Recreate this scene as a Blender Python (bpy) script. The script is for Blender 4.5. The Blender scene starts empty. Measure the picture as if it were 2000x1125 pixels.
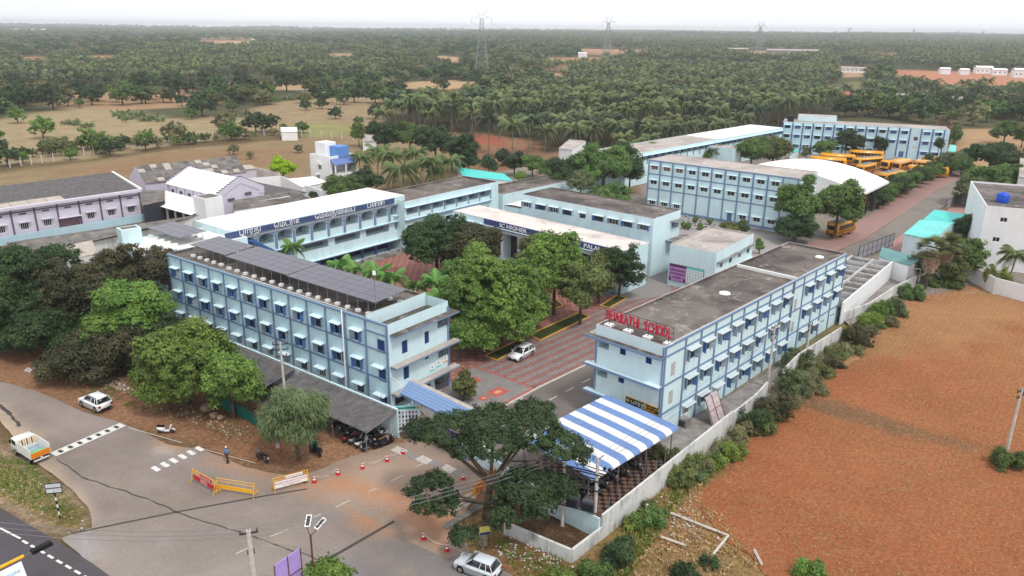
import bpy, bmesh, math, random
import numpy as np
from mathutils import Vector, Matrix
from mathutils.geometry import delaunay_2d_cdt
R = math.radians
SC = bpy.context.scene
COL = SC.collection
random.seed(7)
RNG = np.random.default_rng(7)

# ---------------------------------------------------------------- camera
FPX, PITCH, ROLL, CAMH = 1500.0, math.atan(509/1500.0), math.atan(21/2000.0), 40.0
_c, _s, _cp, _sp = math.cos(ROLL), math.sin(ROLL), math.cos(PITCH), math.sin(PITCH)
cam_d = bpy.data.cameras.new('camera')
cam = bpy.data.objects.new('camera', cam_d)
COL.objects.link(cam)
cam_d.sensor_width = 36.0
cam_d.lens = 27.0
cam_d.clip_start = 1.0
cam_d.clip_end = 30000
_right = Vector((_c, _s*_sp, _s*_cp)); _up = Vector((-_s, _c*_sp, _c*_cp)); _fw = Vector((0, _cp, -_sp))
M = Matrix((( _right.x, _up.x, -_fw.x, 0), (_right.y, _up.y, -_fw.y, 0), (_right.z, _up.z, -_fw.z, CAMH), (0, 0, 0, 1)))
cam.matrix_world = M
SC.camera = cam

# ---------------------------------------------------------------- sky, sun, exposure
SUN_EL, SUN_AZ = R(58), math.atan2(-0.80, 0.60)        # direction towards the sun, seen from above
w = bpy.data.worlds.new('World'); SC.world = w; w.use_nodes = True
nt = w.node_tree; nt.nodes.clear()
o_ = nt.nodes.new('ShaderNodeOutputWorld'); bg = nt.nodes.new('ShaderNodeBackground')
sky = nt.nodes.new('ShaderNodeTexSky'); sky.sky_type = 'NISHITA'; sky.sun_disc = False
sky.sun_elevation = SUN_EL; sky.sun_rotation = math.pi/2 - SUN_AZ; sky.dust_density = 3.0
tc = nt.nodes.new('ShaderNodeTexCoord'); mp = nt.nodes.new('ShaderNodeMapping'); mp.inputs['Scale'].default_value = (1, 1, 6)
nz = nt.nodes.new('ShaderNodeTexNoise'); nz.inputs['Scale'].default_value = 1.6; nz.inputs['Detail'].default_value = 6
cr = nt.nodes.new('ShaderNodeValToRGB')
cr.color_ramp.elements[0].position = 0.3; cr.color_ramp.elements[0].color = (0.77, 0.80, 0.86, 1)
cr.color_ramp.elements[1].position = 0.72; cr.color_ramp.elements[1].color = (0.95, 0.95, 0.96, 1)
mul = nt.nodes.new('ShaderNodeVectorMath'); mul.operation = 'SCALE'; mul.inputs[3].default_value = 10.3
mx = nt.nodes.new('ShaderNodeMix'); mx.data_type = 'RGBA'; mx.inputs[0].default_value = 0.93
L = nt.links.new
L(tc.outputs['Generated'], mp.inputs[0]); L(mp.outputs[0], nz.inputs[0]); L(nz.outputs[0], cr.inputs[0]); L(cr.outputs[0], mul.inputs[0])
L(sky.outputs[0], mx.inputs[6]); L(mul.outputs[0], mx.inputs[7]); L(mx.outputs[2], bg.inputs[0])
bg.inputs[1].default_value = 0.1
L(bg.outputs[0], o_.inputs[0])
sd = bpy.data.lights.new('sun', 'SUN'); sd.energy = 1.5; sd.angle = R(10); sd.color = (1, 0.965, 0.9)
sun = bpy.data.objects.new('sun', sd); COL.objects.link(sun)
_d = Vector((math.cos(SUN_AZ)*math.cos(SUN_EL), math.sin(SUN_AZ)*math.cos(SUN_EL), math.sin(SUN_EL)))
sun.rotation_euler = _d.to_track_quat('Z', 'Y').to_euler(); sun.location = (0, -50, 200)
SC.view_settings.view_transform = 'Standard'; SC.view_settings.look = 'None'
SC.view_settings.exposure = 0.38; SC.view_settings.gamma = 1.0; SC.view_settings.use_curve_mapping = False
SC.render.engine = 'CYCLES'
cy = SC.cycles
cy.max_bounces = 5; cy.diffuse_bounces = 2; cy.glossy_bounces = 2; cy.transmission_bounces = 2; cy.volume_bounces = 2
cy.use_denoising = True; cy.caustics_reflective = False; cy.caustics_refractive = False

# ---------------------------------------------------------------- geometry helpers
def ray(px, py):
    x = (px-1000)/FPX; y = -(py-562.5)/FPX
    x, y = _c*x-_s*y, _s*x+_c*y
    return np.array([x, _cp+y*_sp, -_sp+y*_cp])
def g(px, py, z=0.0):
    """where the sight line through a picture point meets the height z"""
    r = ray(px, py); t = (z-CAMH)/r[2]
    return np.array([r[0]*t, r[1]*t])
def dist(px, py, z=0.0):
    p = g(px, py, z); return p[1]*_cp+(CAMH-z)*_sp
def tag(o, label=None, cat=None, group=None, kind=None):
    if label: o['label'] = label
    if cat: o['category'] = cat
    if group: o['group'] = group
    if kind: o['kind'] = kind
    return o
def link(o, parent=None):
    COL.objects.link(o)
    if parent is not None: o.parent = parent
    return o
def empty(name, loc=(0, 0, 0), rz=0.0, label=None, cat=None, group=None):
    o = bpy.data.objects.new(name, None); o.location = loc; o.rotation_euler = (0, 0, rz); o.empty_display_size = 0.3
    return tag(link(o), label, cat, group)
def copy_tree(o, parent=None):
    c = o.copy(); COL.objects.link(c)
    if parent is not None: c.parent = parent
    for ch in KIDS.get(o.name, []):
        KIDS.setdefault(c.name, []).append(copy_tree(ch, c))
    return c
KIDS = {}
def reg(o, parent):
    if parent is not None: KIDS.setdefault(parent.name, []).append(o)
    return o
class MB:
    """collects simple solids, then links them as one mesh object"""
    def __init__(s): s.v = []; s.f = []; s.m = []; s.mats = []; s.sm = []
    def mi(s, m):
        if m not in s.mats: s.mats.append(m)
        return s.mats.index(m)
    def raw(s, vs, fs, m, smooth=False):
        b = len(s.v); s.v += [tuple(v) for v in vs]; k = s.mi(m)
        for f in fs: s.f.append([b+i for i in f]); s.m.append(k); s.sm.append(smooth)
        return s
    def box(s, x0, x1, y0, y1, z0, z1, m, rz=0.0, ctr=None, top=None):
        vs = [(x, y, z) for z in (z0, z1) for (x, y) in ((x0, y0), (x1, y0), (x1, y1), (x0, y1))]
        if rz:
            cx, cy_ = ctr if ctr else ((x0+x1)/2, (y0+y1)/2); c, n = math.cos(rz), math.sin(rz)
            vs = [(cx+(x-cx)*c-(y-cy_)*n, cy_+(x-cx)*n+(y-cy_)*c, z) for x, y, z in vs]
        s.raw(vs, [(3, 2, 1, 0), (0, 1, 5, 4), (1, 2, 6, 5), (2, 3, 7, 6), (3, 0, 4, 7)], m)
        return s.raw(vs, [(4, 5, 6, 7)], top or m)
    def hexa(s, pts, m):
        """eight points, bottom four then top four"""
        return s.raw(pts, [(3, 2, 1, 0), (4, 5, 6, 7), (0, 1, 5, 4), (1, 2, 6, 5), (2, 3, 7, 6), (3, 0, 4, 7)], m)
    def quad(s, a, b, c, d, m): return s.raw([a, b, c, d], [(0, 1, 2, 3)], m)
    def tube(s, pts, rad, m, n=6, smooth=True, cap=True):
        pts = [Vector(p) for p in pts]; k = len(pts)
        rr = rad if isinstance(rad, (list, tuple)) else [rad]*k
        vs = []
        for i, p in enumerate(pts):
            t = (pts[min(i+1, k-1)]-pts[max(i-1, 0)])
            if t.length < 1e-6: t = Vector((0, 0, 1))
            t.normalize(); a = Vector((1, 0, 0)) if abs(t.x) < 0.8 else Vector((0, 1, 0))
            u = t.cross(a).normalized(); v = t.cross(u)
            for j in range(n):
                an = 2*math.pi*j/n; vs.append(p+float(rr[i])*(math.cos(an)*u+math.sin(an)*v))
        fs = [(i*n+j, i*n+(j+1) % n, (i+1)*n+(j+1) % n, (i+1)*n+j) for i in range(k-1) for j in range(n)]
        s.raw(vs, fs, m, smooth)
        if cap: s.raw([vs[j] for j in range(n)], [tuple(range(n))], m); s.raw([vs[(k-1)*n+j] for j in range(n)], [tuple(reversed(range(n)))], m)
        return s
    def bar(s, a, b, t, m):
        return s.tube([a, b], t*0.6, m, n=4, smooth=False)
    def prism(s, poly, x0, x1, m, axis='x'):
        """polygon (a, z) extruded along an axis"""
        n = len(poly); f = (lambda q, t: (t, q[0], q[1])) if axis == 'x' else (lambda q, t: (q[0], t, q[1]))
        vs = [f(q, x0) for q in poly]+[f(q, x1) for q in poly]
        fs = [tuple(range(n)), tuple(reversed(range(n, 2*n)))]+[(i, i+n, (i+1) % n+n, (i+1) % n) for i in range(n)]
        return s.raw(vs, fs, m)
    def plate(s, poly, z0, z1, m, top=None):
        n = len(poly); vs = [(p[0], p[1], z0) for p in poly]+[(p[0], p[1], z1) for p in poly]
        s.raw(vs, [tuple(reversed(range(n)))]+[(i, (i+1) % n, (i+1) % n+n, i+n) for i in range(n)], m)
        return s.raw(vs, [tuple(range(n, 2*n))], top or m)
    def mesh(s, name):
        me = bpy.data.meshes.new(name); me.from_pydata(s.v, [], s.f)
        for m in s.mats: me.materials.append(m)
        me.polygons.foreach_set('material_index', s.m); me.polygons.foreach_set('use_smooth', s.sm)
        me.update(); return me
    def build(s, name, parent=None, loc=(0, 0, 0), rz=0.0, rot=None):
        return obj(name, s.mesh(name), parent, loc, rz, rot)
def fixn(me):
    bm = bmesh.new(); bm.from_mesh(me); bmesh.ops.recalc_face_normals(bm, faces=bm.faces); bm.to_mesh(me); bm.free(); return me
def obj(name, me, parent=None, loc=(0, 0, 0), rz=0.0, rot=None):
    o = bpy.data.objects.new(name, me); o.location = loc; o.rotation_euler = rot if rot else (0, 0, rz)
    return reg(link(o, parent), parent)

# ---------------------------------------------------------------- materials
def lin(c): return tuple(((v/255)/12.92 if v/255 <= 0.04045 else ((v/255+0.055)/1.055)**2.4) for v in c)
class NT:
    def __init__(s, name):
        s.m = bpy.data.materials.new(name); s.m.use_nodes = True; s.t = s.m.node_tree; s.b = s.t.nodes['Principled BSDF']
    def n(s, typ, **kw):
        x = s.t.nodes.new(typ)
        for k, v in kw.items():
            if k.startswith('i_'): x.inputs[k[2:].replace('_', ' ')].default_value = v
            elif k.startswith('n'): x.inputs[int(k[1:])].default_value = v
            else: setattr(x, k, v)
        return x
    def l(s, a, b): s.t.links.new(a, b)
    def mix(s, fac, a, b, mode='MIX'):
        x = s.t.nodes.new('ShaderNodeMix'); x.data_type = 'RGBA'; x.blend_type = mode
        for inp, v in ((0, fac), (6, a), (7, b)):
            if hasattr(v, 'links'): s.l(v, x.inputs[inp])
            elif inp and len(v) == 3: x.inputs[inp].default_value = (*v, 1)
            else: x.inputs[inp].default_value = v
        return x.outputs[2]
    def pos(s, scale=(1, 1, 1)):
        gm = s.n('ShaderNodeNewGeometry'); mp = s.n('ShaderNodeMapping'); mp.inputs['Scale'].default_value = scale
        s.l(gm.outputs['Position'], mp.inputs[0]); return mp.outputs[0]
    def noise(s, scale, detail=4, rough=0.55, sc=(1, 1, 1), lo=0.35, hi=0.65, dist=0.0):
        x = s.n('ShaderNodeTexNoise', i_Scale=scale, i_Detail=detail, i_Roughness=rough, i_Distortion=dist); s.l(s.pos(sc), x.inputs['Vector'])
        r = s.n('ShaderNodeMapRange', clamp=True); r.inputs[1].default_value = lo; r.inputs[2].default_value = hi
        s.l(x.outputs[0], r.inputs[0]); return r.outputs[0]
    def bump(s, h, strength=0.3, dist=0.02):
        b = s.n('ShaderNodeBump', i_Strength=strength, i_Distance=dist); s.l(h, b.inputs['Height']); s.l(b.outputs[0], s.b.inputs['Normal'])
    def done(s, col=None, rough=0.7, spec=0.3, metal=0.0):
        if col is not None:
            if hasattr(col, 'links'): s.l(col, s.b.inputs['Base Color'])
            else: s.b.inputs['Base Color'].default_value = (*col, 1)
        s.b.inputs['Roughness'].default_value = rough; s.b.inputs['Metallic'].default_value = metal
        s.b.inputs['Specular IOR Level'].default_value = spec
        return s.m
def muls(c, k): return tuple(min(1, v*k) for v in c)
def plain(name, c, rough=0.6, spec=0.3, metal=0.0, var=0.12, scale=3.0):
    t = NT(name); c = lin(c)
    f = t.noise(scale, 5, 0.6)
    return t.done(t.mix(f, muls(c, 1-var), muls(c, 1+var)), rough, spec, metal)
def wallpaint(name, c, dirt=(150, 140, 125), amt=0.35):
    t = NT(name); c = lin(c); d = lin(dirt)
    big = t.noise(0.25, 4, 0.6, lo=0.3, hi=0.75)
    streak = t.noise(1.0, 6, 0.7, sc=(1.7, 1.7, 0.2), lo=0.44, hi=0.72, dist=0.5)
    fine = t.noise(9, 5, 0.7, lo=0.3, hi=0.8)
    col = t.mix(big, muls(c, 0.93), muls(c, 1.05))
    pm = t.noise(0.35, 4, 0.7, lo=0.42, hi=0.62); m0 = t.n('ShaderNodeMath', operation='MULTIPLY'); t.l(streak, m0.inputs[0]); t.l(pm, m0.inputs[1])
    m = t.n('ShaderNodeMath', operation='MULTIPLY', use_clamp=True); t.l(m0.outputs[0], m.inputs[0]); m.inputs[1].default_value = amt
    col = t.mix(m.outputs[0], col, muls(c, 0.62) if dirt is None else tuple(0.5*a*0.8+0.5*b for a, b in zip(c, d)))
    m2 = t.n('ShaderNodeMath', operation='MULTIPLY'); t.l(fine, m2.inputs[0]); m2.inputs[1].default_value = 0.10
    col = t.mix(m2.outputs[0], col, muls(c, 0.7))
    t.bump(fine, 0.15, 0.01)
    return t.done(col, 0.75, 0.2)
def concrete(name, base, dark, light, big=0.16, lo=0.40, hi=0.6, lightamt=0.8):
    t = NT(name)
    a = t.noise(big, 7, 0.62, lo=lo, hi=hi, dist=0.6); b = t.noise(big*2.7, 7, 0.7, lo=0.56, hi=0.68, dist=1.0); c = t.noise(5, 6, 0.75, lo=0.3, hi=0.75)
    col = t.mix(a, lin(dark), lin(base))
    m = t.n('ShaderNodeMath', operation='MULTIPLY'); t.l(b, m.inputs[0]); m.inputs[1].default_value = lightamt
    col = t.mix(m.outputs[0], col, lin(light))
    m = t.n('ShaderNodeMath', operation='MULTIPLY'); t.l(c, m.inputs[0]); m.inputs[1].default_value = 0.28
    col = t.mix(m.outputs[0], col, muls(lin(dark), 0.7))
    t.bump(c, 0.3, 0.02)
    return t.done(col, 0.9, 0.1)
def ground_mat(name, fine=2.5, amt=0.35, rough=0.95, tuft=0.0, tuftc=(150, 130, 80), bump=0.5, dk=0.6):
    t = NT(name)
    at = t.n('ShaderNodeVertexColor', layer_name='Col').outputs[0]
    f1 = t.noise(fine, 8, 0.72, lo=0.36, hi=0.66); f2 = t.noise(0.13, 6, 0.65, lo=0.35, hi=0.65, dist=0.4)
    dark = t.mix(1.0, at, (dk, dk, dk), 'MULTIPLY'); lite = t.mix(1.0, at, (1.25, 1.25, 1.22), 'MULTIPLY')
    v = t.mix(f1, dark, lite)
    m = t.n('ShaderNodeMath', operation='MULTIPLY'); m.inputs[0].default_value = 1; m.inputs[1].default_value = amt
    col = t.mix(m.outputs[0], at, v)
    v2 = t.mix(f2, (0.88, 0.86, 0.84), (1.1, 1.1, 1.1)); col = t.mix(1.0, col, v2, 'MULTIPLY')
    if tuft:
        f3 = t.noise(1.4, 9, 0.85, lo=0.5, hi=0.64, dist=0.5); m = t.n('ShaderNodeMath', operation='MULTIPLY'); t.l(f3, m.inputs[0]); m.inputs[1].default_value = tuft
        col = t.mix(m.outputs[0], col, lin(tuftc))
    t.bump(f1, bump, 0.08)
    return t.done(col, rough, 0.1)
SKYB = (176, 221, 235)
m_blue = wallpaint('light blue wall paint', (208, 233, 238), amt=0.6)
m_bluea = wallpaint('sky blue wall paint', (196, 225, 234), amt=0.65)
m_pale = wallpaint('pale blue wall paint', (213, 234, 239), amt=0.5)
m_trim = wallpaint('slate blue trim paint', (118, 141, 172), amt=0.3)
m_trimd = wallpaint('dark blue trim paint', (66, 98, 158), amt=0.2)
m_white = wallpaint('white wall paint', (238, 239, 240), dirt=(130, 125, 115), amt=0.35)
m_dirtywhite = wallpaint('stained white lime wash', (214, 214, 212), dirt=(40, 38, 36), amt=1.6)
m_lav = wallpaint('lavender wall paint', (208, 202, 216), amt=0.3)
m_lavd = wallpaint('dark violet trim paint', (96, 86, 110), amt=0.2)
m_roofd = concrete('weathered roof concrete', (126, 117, 112), (84, 78, 75), (176, 168, 162))
m_roofl = concrete('pale roof concrete', (186, 176, 170), (140, 131, 126), (214, 208, 203), lo=0.3, hi=0.55)
m_roofw = concrete('white roof coating', (246, 242, 238), (226, 220, 214), (252, 250, 248), lo=0.2, hi=0.4)
m_roofe = concrete('lime washed roof', (222, 212, 206), (182, 170, 162), (240, 236, 232), lo=0.3, hi=0.5)
m_conc = concrete('bare concrete', (160, 155, 150), (112, 107, 103), (190, 186, 180), big=0.6)
m_asb = NT('asbestos sheet')
_w = m_asb.n('ShaderNodeTexWave', wave_type='BANDS', bands_direction='X', i_Scale=3.2, i_Distortion=0.2); m_asb.l(m_asb.pos(), _w.inputs[0])
_f = m_asb.noise(0.5, 6, 0.7); m_asb.bump(_w.outputs[1], 0.5, 0.05)
m_asb = m_asb.done(m_asb.mix(_f, lin((96, 92, 90)), lin((140, 134, 128))), 0.9, 0.1)
m_asbd = plain('dark corrugated sheet', (98, 95, 95), 0.85, 0.1, var=0.25, scale=1.2)
m_asbl = plain('light corrugated sheet', (176, 166, 156), 0.85, 0.1, var=0.15, scale=1.2)
m_glass = plain('dark window glass', (36, 42, 52), 0.12, 0.6, var=0.3, scale=1.0)
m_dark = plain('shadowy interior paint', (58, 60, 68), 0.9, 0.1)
m_grill = plain('dark window grille paint', (30, 34, 48), 0.6)
m_bluew = plain('blue painted shutter', (78, 114, 166), 0.5, var=0.2)
m_blued = plain('deep blue louvre', (34, 58, 120), 0.5, var=0.2)
m_greyw = plain('grey painted shutter', (150, 168, 184), 0.55, var=0.2)
m_wht = plain('white enamel', (238, 238, 236), 0.4, var=0.05)
m_brn = plain('brown curtain', (120, 88, 72), 0.8)
m_steel = plain('galvanised steel', (140, 142, 146), 0.45, 0.5, 0.4)
m_steeld = plain('dark steel', (58, 58, 62), 0.5, 0.4, 0.3)
m_rust = plain('rusty brown steel', (104, 66, 48), 0.8)
m_black = plain('black plastic', (22, 22, 24), 0.5)
m_tyre = plain('tyre rubber', (26, 26, 27), 0.85, 0.1)
m_teal = plain('teal roof sheet', (72, 198, 190), 0.5, var=0.10, scale=0.5)
m_teall = plain('pale teal roof sheet', (112, 206, 200), 0.5, var=0.08, scale=0.5)
m_tealdark = plain('dull green roof sheet', (98, 142, 140), 0.6, var=0.12, scale=0.5)
m_yel = plain('yellow paint', (238, 176, 40), 0.45, var=0.08)
m_red = plain('red paint', (196, 34, 44), 0.45, var=0.08)
m_orange = plain('orange paint', (222, 128, 30), 0.5, var=0.1)
m_letter = plain('crimson letter face', (196, 40, 66), 0.45, var=0.06)
m_sol = plain('solar panel glass', (84, 82, 96), 0.25, 0.6, var=0.06, scale=0.4)
m_navy = plain('navy signboard', (64, 82, 122), 0.6, var=0.08)
m_bark = concrete('bark', (112, 98, 84), (70, 60, 52), (140, 128, 114), big=1.5)
m_barkp = concrete('palm bark', (150, 140, 126), (108, 98, 86), (170, 160, 148), big=1.5)
def text(name, body, size, m, parent, loc, rot, ext=0.01, align='LEFT', sx=1.0, off=0.0):
    c = bpy.data.curves.new(name, 'FONT'); c.body = body; c.size = size; c.extrude = ext; c.align_x = align; c.resolution_u = 2
    t_ = bpy.data.objects.new(name, c); c.offset = off; COL.objects.link(t_)
    bpy.context.view_layer.update(); me = bpy.data.meshes.new_from_object(t_); bpy.data.objects.remove(t_); me.materials.clear(); me.materials.append(m)
    o = bpy.data.objects.new(name, me); o.location = loc; o.rotation_euler = rot; o.scale = (sx, 1, 1)
    return reg(link(o, parent), parent)
# ---------------------------------------------------------------- ground
def vnoise(x, y, scale, seed=0):
    """smooth value noise on arrays"""
    rs = np.random.default_rng(seed); T = rs.random((64, 64))
    x = x/scale+17.3; y = y/scale+5.1
    xi = np.floor(x).astype(int); yi = np.floor(y).astype(int); fx = x-xi; fy = y-yi
    fx = fx*fx*(3-2*fx); fy = fy*fy*(3-2*fy)
    a = T[xi % 64, yi % 64]; b = T[(xi+1) % 64, yi % 64]; c = T[xi % 64, (yi+1) % 64]; d = T[(xi+1) % 64, (yi+1) % 64]
    return (a*(1-fx)+b*fx)*(1-fy)+(c*(1-fx)+d*fx)*fy
def fbm(x, y, scale, seed=0, octv=4):
    v = 0; a = 0.5
    for i in range(octv): v = v+a*vnoise(x, y, scale/2**i, seed+i); a *= 0.5
    return v/(1-0.5**octv)
def sdist(P, poly):
    """signed distance of points to a polygon, positive inside"""
    poly = np.asarray(poly, float); n = len(poly); d = np.full(len(P), 1e9); ins = np.zeros(len(P), bool)
    for i in range(n):
        a = poly[i]; b = poly[(i+1) % n]; e = b-a; w = P-a
        t = np.clip((w@e)/max(e@e, 1e-9), 0, 1); q = w-t[:, None]*e
        d = np.minimum(d, (q*q).sum(1))
        c = ((a[1] > P[:, 1]) != (b[1] > P[:, 1]))
        with np.errstate(divide='ignore', invalid='ignore'):
            xs = (b[0]-a[0])*(P[:, 1]-a[1])/(b[1]-a[1])+a[0]
        ins ^= c & (P[:, 0] < xs)
    return np.where(ins, 1, -1)*np.sqrt(d)
def px(*pts, z=0.0): return [tuple(g(a, b, z)) for a, b in pts]
def axis(a, b, step, lo, hi, grow=1.06):
    c = list(np.arange(a, b+step, step)); s = step; v = c[-1]
    while v < hi: s *= grow; v += s; c.append(v)
    s = step; v = c[0]; pre = []
    while v > lo: s *= grow; v -= s; pre.append(v)
    return np.array(pre[::-1]+c)
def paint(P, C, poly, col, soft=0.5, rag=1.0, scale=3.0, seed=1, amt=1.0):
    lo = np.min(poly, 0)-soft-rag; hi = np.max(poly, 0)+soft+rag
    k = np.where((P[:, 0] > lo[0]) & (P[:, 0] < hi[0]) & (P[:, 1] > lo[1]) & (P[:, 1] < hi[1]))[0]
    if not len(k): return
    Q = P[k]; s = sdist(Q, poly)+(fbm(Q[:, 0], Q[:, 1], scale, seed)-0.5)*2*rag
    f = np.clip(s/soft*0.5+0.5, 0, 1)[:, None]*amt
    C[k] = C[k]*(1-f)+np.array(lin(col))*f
def colattr(me, C):
    a = me.color_attributes.new('Col', 'FLOAT_COLOR', 'POINT')
    a.data.foreach_set('color', np.concatenate([C, np.ones((len(C), 1))], 1).astype(np.float32).ravel())
def ell(cx, cy, rx, ry, n=20): return px(*[(cx+rx*math.cos(2*math.pi*i/n), cy+ry*math.sin(2*math.pi*i/n)) for i in range(n)])

xs = axis(-82, 108, 1.0, -7000, 7000, 1.07); ys = axis(40, 165, 1.0, -400, 10500, 1.03)
X, Y = np.meshgrid(xs, ys, indexing='ij'); P = np.stack([X.ravel(), Y.ravel()], 1)
far = np.clip((P[:, 1]-900)/2500, 0, 1)
Zg = far*(fbm(P[:, 0], P[:, 1], 1500, 3)-0.5)*34*np.clip((9500-P[:, 1])/4000, 0.2, 1)
Zg = np.where(P[:, 1] < 900, 0, Zg)
n1 = fbm(P[:, 0], P[:, 1], 90, 11)[:, None]; n2 = fbm(P[:, 0], P[:, 1], 14, 21)[:, None]; n3 = fbm(P[:, 0], P[:, 1], 350, 31)[:, None]
C = np.array(lin((112, 96, 70)))*(0.75+0.5*n2)*np.ones((len(P), 1))
wood = np.array(lin((78, 84, 58)))*(0.8+0.4*n2)
fw = np.clip((P[:, 1:2]-300)/60, 0, 1)*np.clip(0.4+n1*0.9, 0, 1)
C = C*(1-fw)+wood*fw
patch = np.clip((n3-0.60)/0.03, 0, 1)*np.clip((P[:, 1:2]-700)/300, 0, 1)
C = C*(1-patch)+np.array(lin((168, 128, 96)))*patch
FIELDS = []          # open ground that the woods keep clear of
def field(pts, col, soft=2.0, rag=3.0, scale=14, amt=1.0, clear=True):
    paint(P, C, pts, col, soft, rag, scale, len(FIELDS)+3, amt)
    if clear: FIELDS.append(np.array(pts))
# fields on the left, behind the factory
field(px((-500, 345), (0, 338), (330, 292), (600, 268), (640, 262), (700, 262), (900, 262), (900, 320), (610, 420), (0, 480), (-500, 560)), (148, 128, 98))
field(px((60, 345), (330, 300), (560, 285), (600, 300), (560, 320), (250, 345)), (150, 116, 88), 4, 5, clear=False, amt=0.6)
field(px((-60, 240), (90, 214), (200, 205), (330, 232), (420, 226), (560, 240), (560, 252), (330, 285), (170, 310), (0, 322), (-300, 350)), (164, 146, 114), 2, 3)
field(px((480, 215), (560, 196), (760, 186), (790, 215), (900, 240), (900, 262), (640, 258), (560, 246)), (158, 138, 108), 2, 3)
field(px((560, 240), (700, 244), (720, 262), (600, 268)), (150, 148, 96), 3, 3, clear=False)
field(px((100, 186), (200, 180), (330, 178), (400, 190), (420, 205), (250, 215), (100, 206)), (172, 140, 108), 2, 3)
field(px((240, 178), (330, 174), (380, 180), (240, 186)), (160, 124, 96), 2, 3)
field(px((790, 160), (860, 156), (940, 160), (920, 172), (840, 174), (780, 172)), (186, 156, 120), 2, 3)
field(px((450, 158), (560, 160), (640, 170), (560, 178), (450, 172)), (176, 150, 116), 2, 3)
field(px((35, 112), (80, 108), (100, 122), (45, 126)), (186, 128, 98), 2, 3)
field(px((170, 110), (240, 108), (235, 120), (180, 121)), (182, 126, 94), 2, 3)
field(px((385, 82), (500, 80), (490, 92), (400, 90)), (190, 150, 118), 2, 3)
field(px((850, 110), (910, 112), (900, 122), (850, 118)), (186, 150, 116), 2, 3)
field(px((1075, 142), (1115, 144), (1110, 152), (1070, 150)), (180, 150, 118), 2, 3)
field(px((1130, 96), (1280, 98), (1270, 104), (1140, 103)), (176, 138, 112), 2, 3)
field(px((640, 104), (700, 106), (690, 112), (640, 111)), (170, 140, 110), 2, 3)
field([tuple(v) for v in px((740, 262), (760, 225), (900, 212), (1040, 200), (1200, 185), (1560, 195), (1640, 225), (1530, 252), (1225, 310), (1060, 300), (1000, 262), (900, 258))], (74, 66, 50), 2, 2, clear=False)  # grove floor: shade beneath the palms is painted into the ground colour
# red earth near the palm grove and the boundary
field(px((925, 258), (990, 268), (1060, 280), (1060, 330), (960, 335), (900, 330), (880, 300), (900, 262)), (146, 108, 84), 2, 3)
field(px((920, 262), (985, 268), (985, 284), (925, 282)), (160, 92, 74), 1, 1.5)
field(px((1630, 128), (1680, 130), (1700, 150), (1640, 150)), (184, 150, 120), 2, 3)
field(px((1740, 136), (1900, 140), (2060, 146), (2060, 168), (1850, 166), (1740, 152)), (190, 132, 104), 2, 3)
field(px((1400, 100), (1540, 100), (1620, 108), (1500, 110)), (176, 146, 120), 2, 3)
field(px((1690, 104), (1760, 105), (1760, 112), (1690, 111)), (196, 132, 104), 2, 3)
field(px((1600, 168), (1690, 158), (1700, 172), (1610, 178)), (124, 120, 84), 2, 3)
# school ground: beaten earth and cement
field(px((600, 420), (1000, 330), (1100, 300), (1230, 300), (1530, 262), (1860, 290), (1880, 345), (1990, 400), (2100, 480), (2100, 620), (1900, 560), (1640, 640), (1230, 930), (1180, 1010), (950, 1010), (500, 900), (300, 700), (100, 480)), (150, 142, 134), 1.0, 0.6, 5)
field(px((1040, 300), (1160, 290), (1235, 330), (1260, 380), (1150, 380), (1050, 350)), (140, 112, 90), 1.5, 2)
field(px((1862, 252), (2100, 250), (2100, 300), (1900, 330), (1870, 300)), (178, 146, 112), 2, 2)
field(px((1640, 305), (1850, 330), (1880, 345), (1790, 420), (1600, 380), (1560, 310)), (172, 128, 98), 1.0, 1.2, 6)
# verge on the left of the road and the car park's dust
field(px((-400, 560), (0, 600), (300, 700), (520, 800), (700, 850), (790, 860), (800, 905), (760, 1000), (600, 930), (480, 910), (330, 850), (130, 790), (0, 745), (-400, 700)), (150, 110, 84), 0.8, 0.8, 3)
field(px((-300, 640), (0, 690), (220, 760), (400, 850), (300, 850), (130, 790), (0, 745), (-300, 690)), (166, 126, 98), 0.8, 0.9, 3, amt=0.6)
field(px((0, 685), (190, 700), (440, 790), (640, 860), (560, 880), (380, 830), (150, 735), (0, 710)), (140, 98, 74), 0.8, 1.2, 2.5, amt=0.6)
field(px((560, 870), (800, 850), (950, 900), (1020, 1000), (900, 1040), (700, 970)), (170, 130, 102), 0.8, 0.8, 3)
# lower right corner, scrub and the red field
field(px((900, 1000), (1100, 980), (1230, 930), (1640, 640), (1900, 560), (2300, 580), (2600, 1300), (900, 1300)), (150, 124, 84), 0.8, 1.2, 4)
field(px((1330, 985), (1400, 930), (1470, 840), (1560, 730), (1640, 690), (1740, 590), (1900, 556), (2300, 570), (2900, 1500), (1640, 1200), (1480, 1085), (1360, 1010)), (177, 114, 80), 0.8, 1.3, 4)
field(px((1640, 640), (1780, 590), (1900, 560), (2300, 590), (2300, 690), (2000, 680), (1750, 720), (1650, 720)), (180, 146, 108), 2, 3, 7, amt=0.8)
field(px((1900, 640), (2300, 700), (2300, 900), (2000, 820), (1900, 760)), (178, 142, 104), 3, 3, 7, amt=0.6)
field(px((1580, 800), (1900, 760), (2100, 900), (1950, 1050), (1600, 980)), (184, 134, 100), 4, 3, 6, amt=0.45)
field(px((1520, 750), (1650, 780), (1790, 835), (1920, 870), (1900, 880), (1770, 850), (1600, 805), (1500, 770)), (120, 100, 82), 0.7, 0.5, 3, amt=0.6)
field(px((1250, 985), (1330, 985), (1420, 1050), (1330, 1090), (1220, 1040)), (176, 128, 96), 1, 1, 3, amt=0.7)
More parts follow.
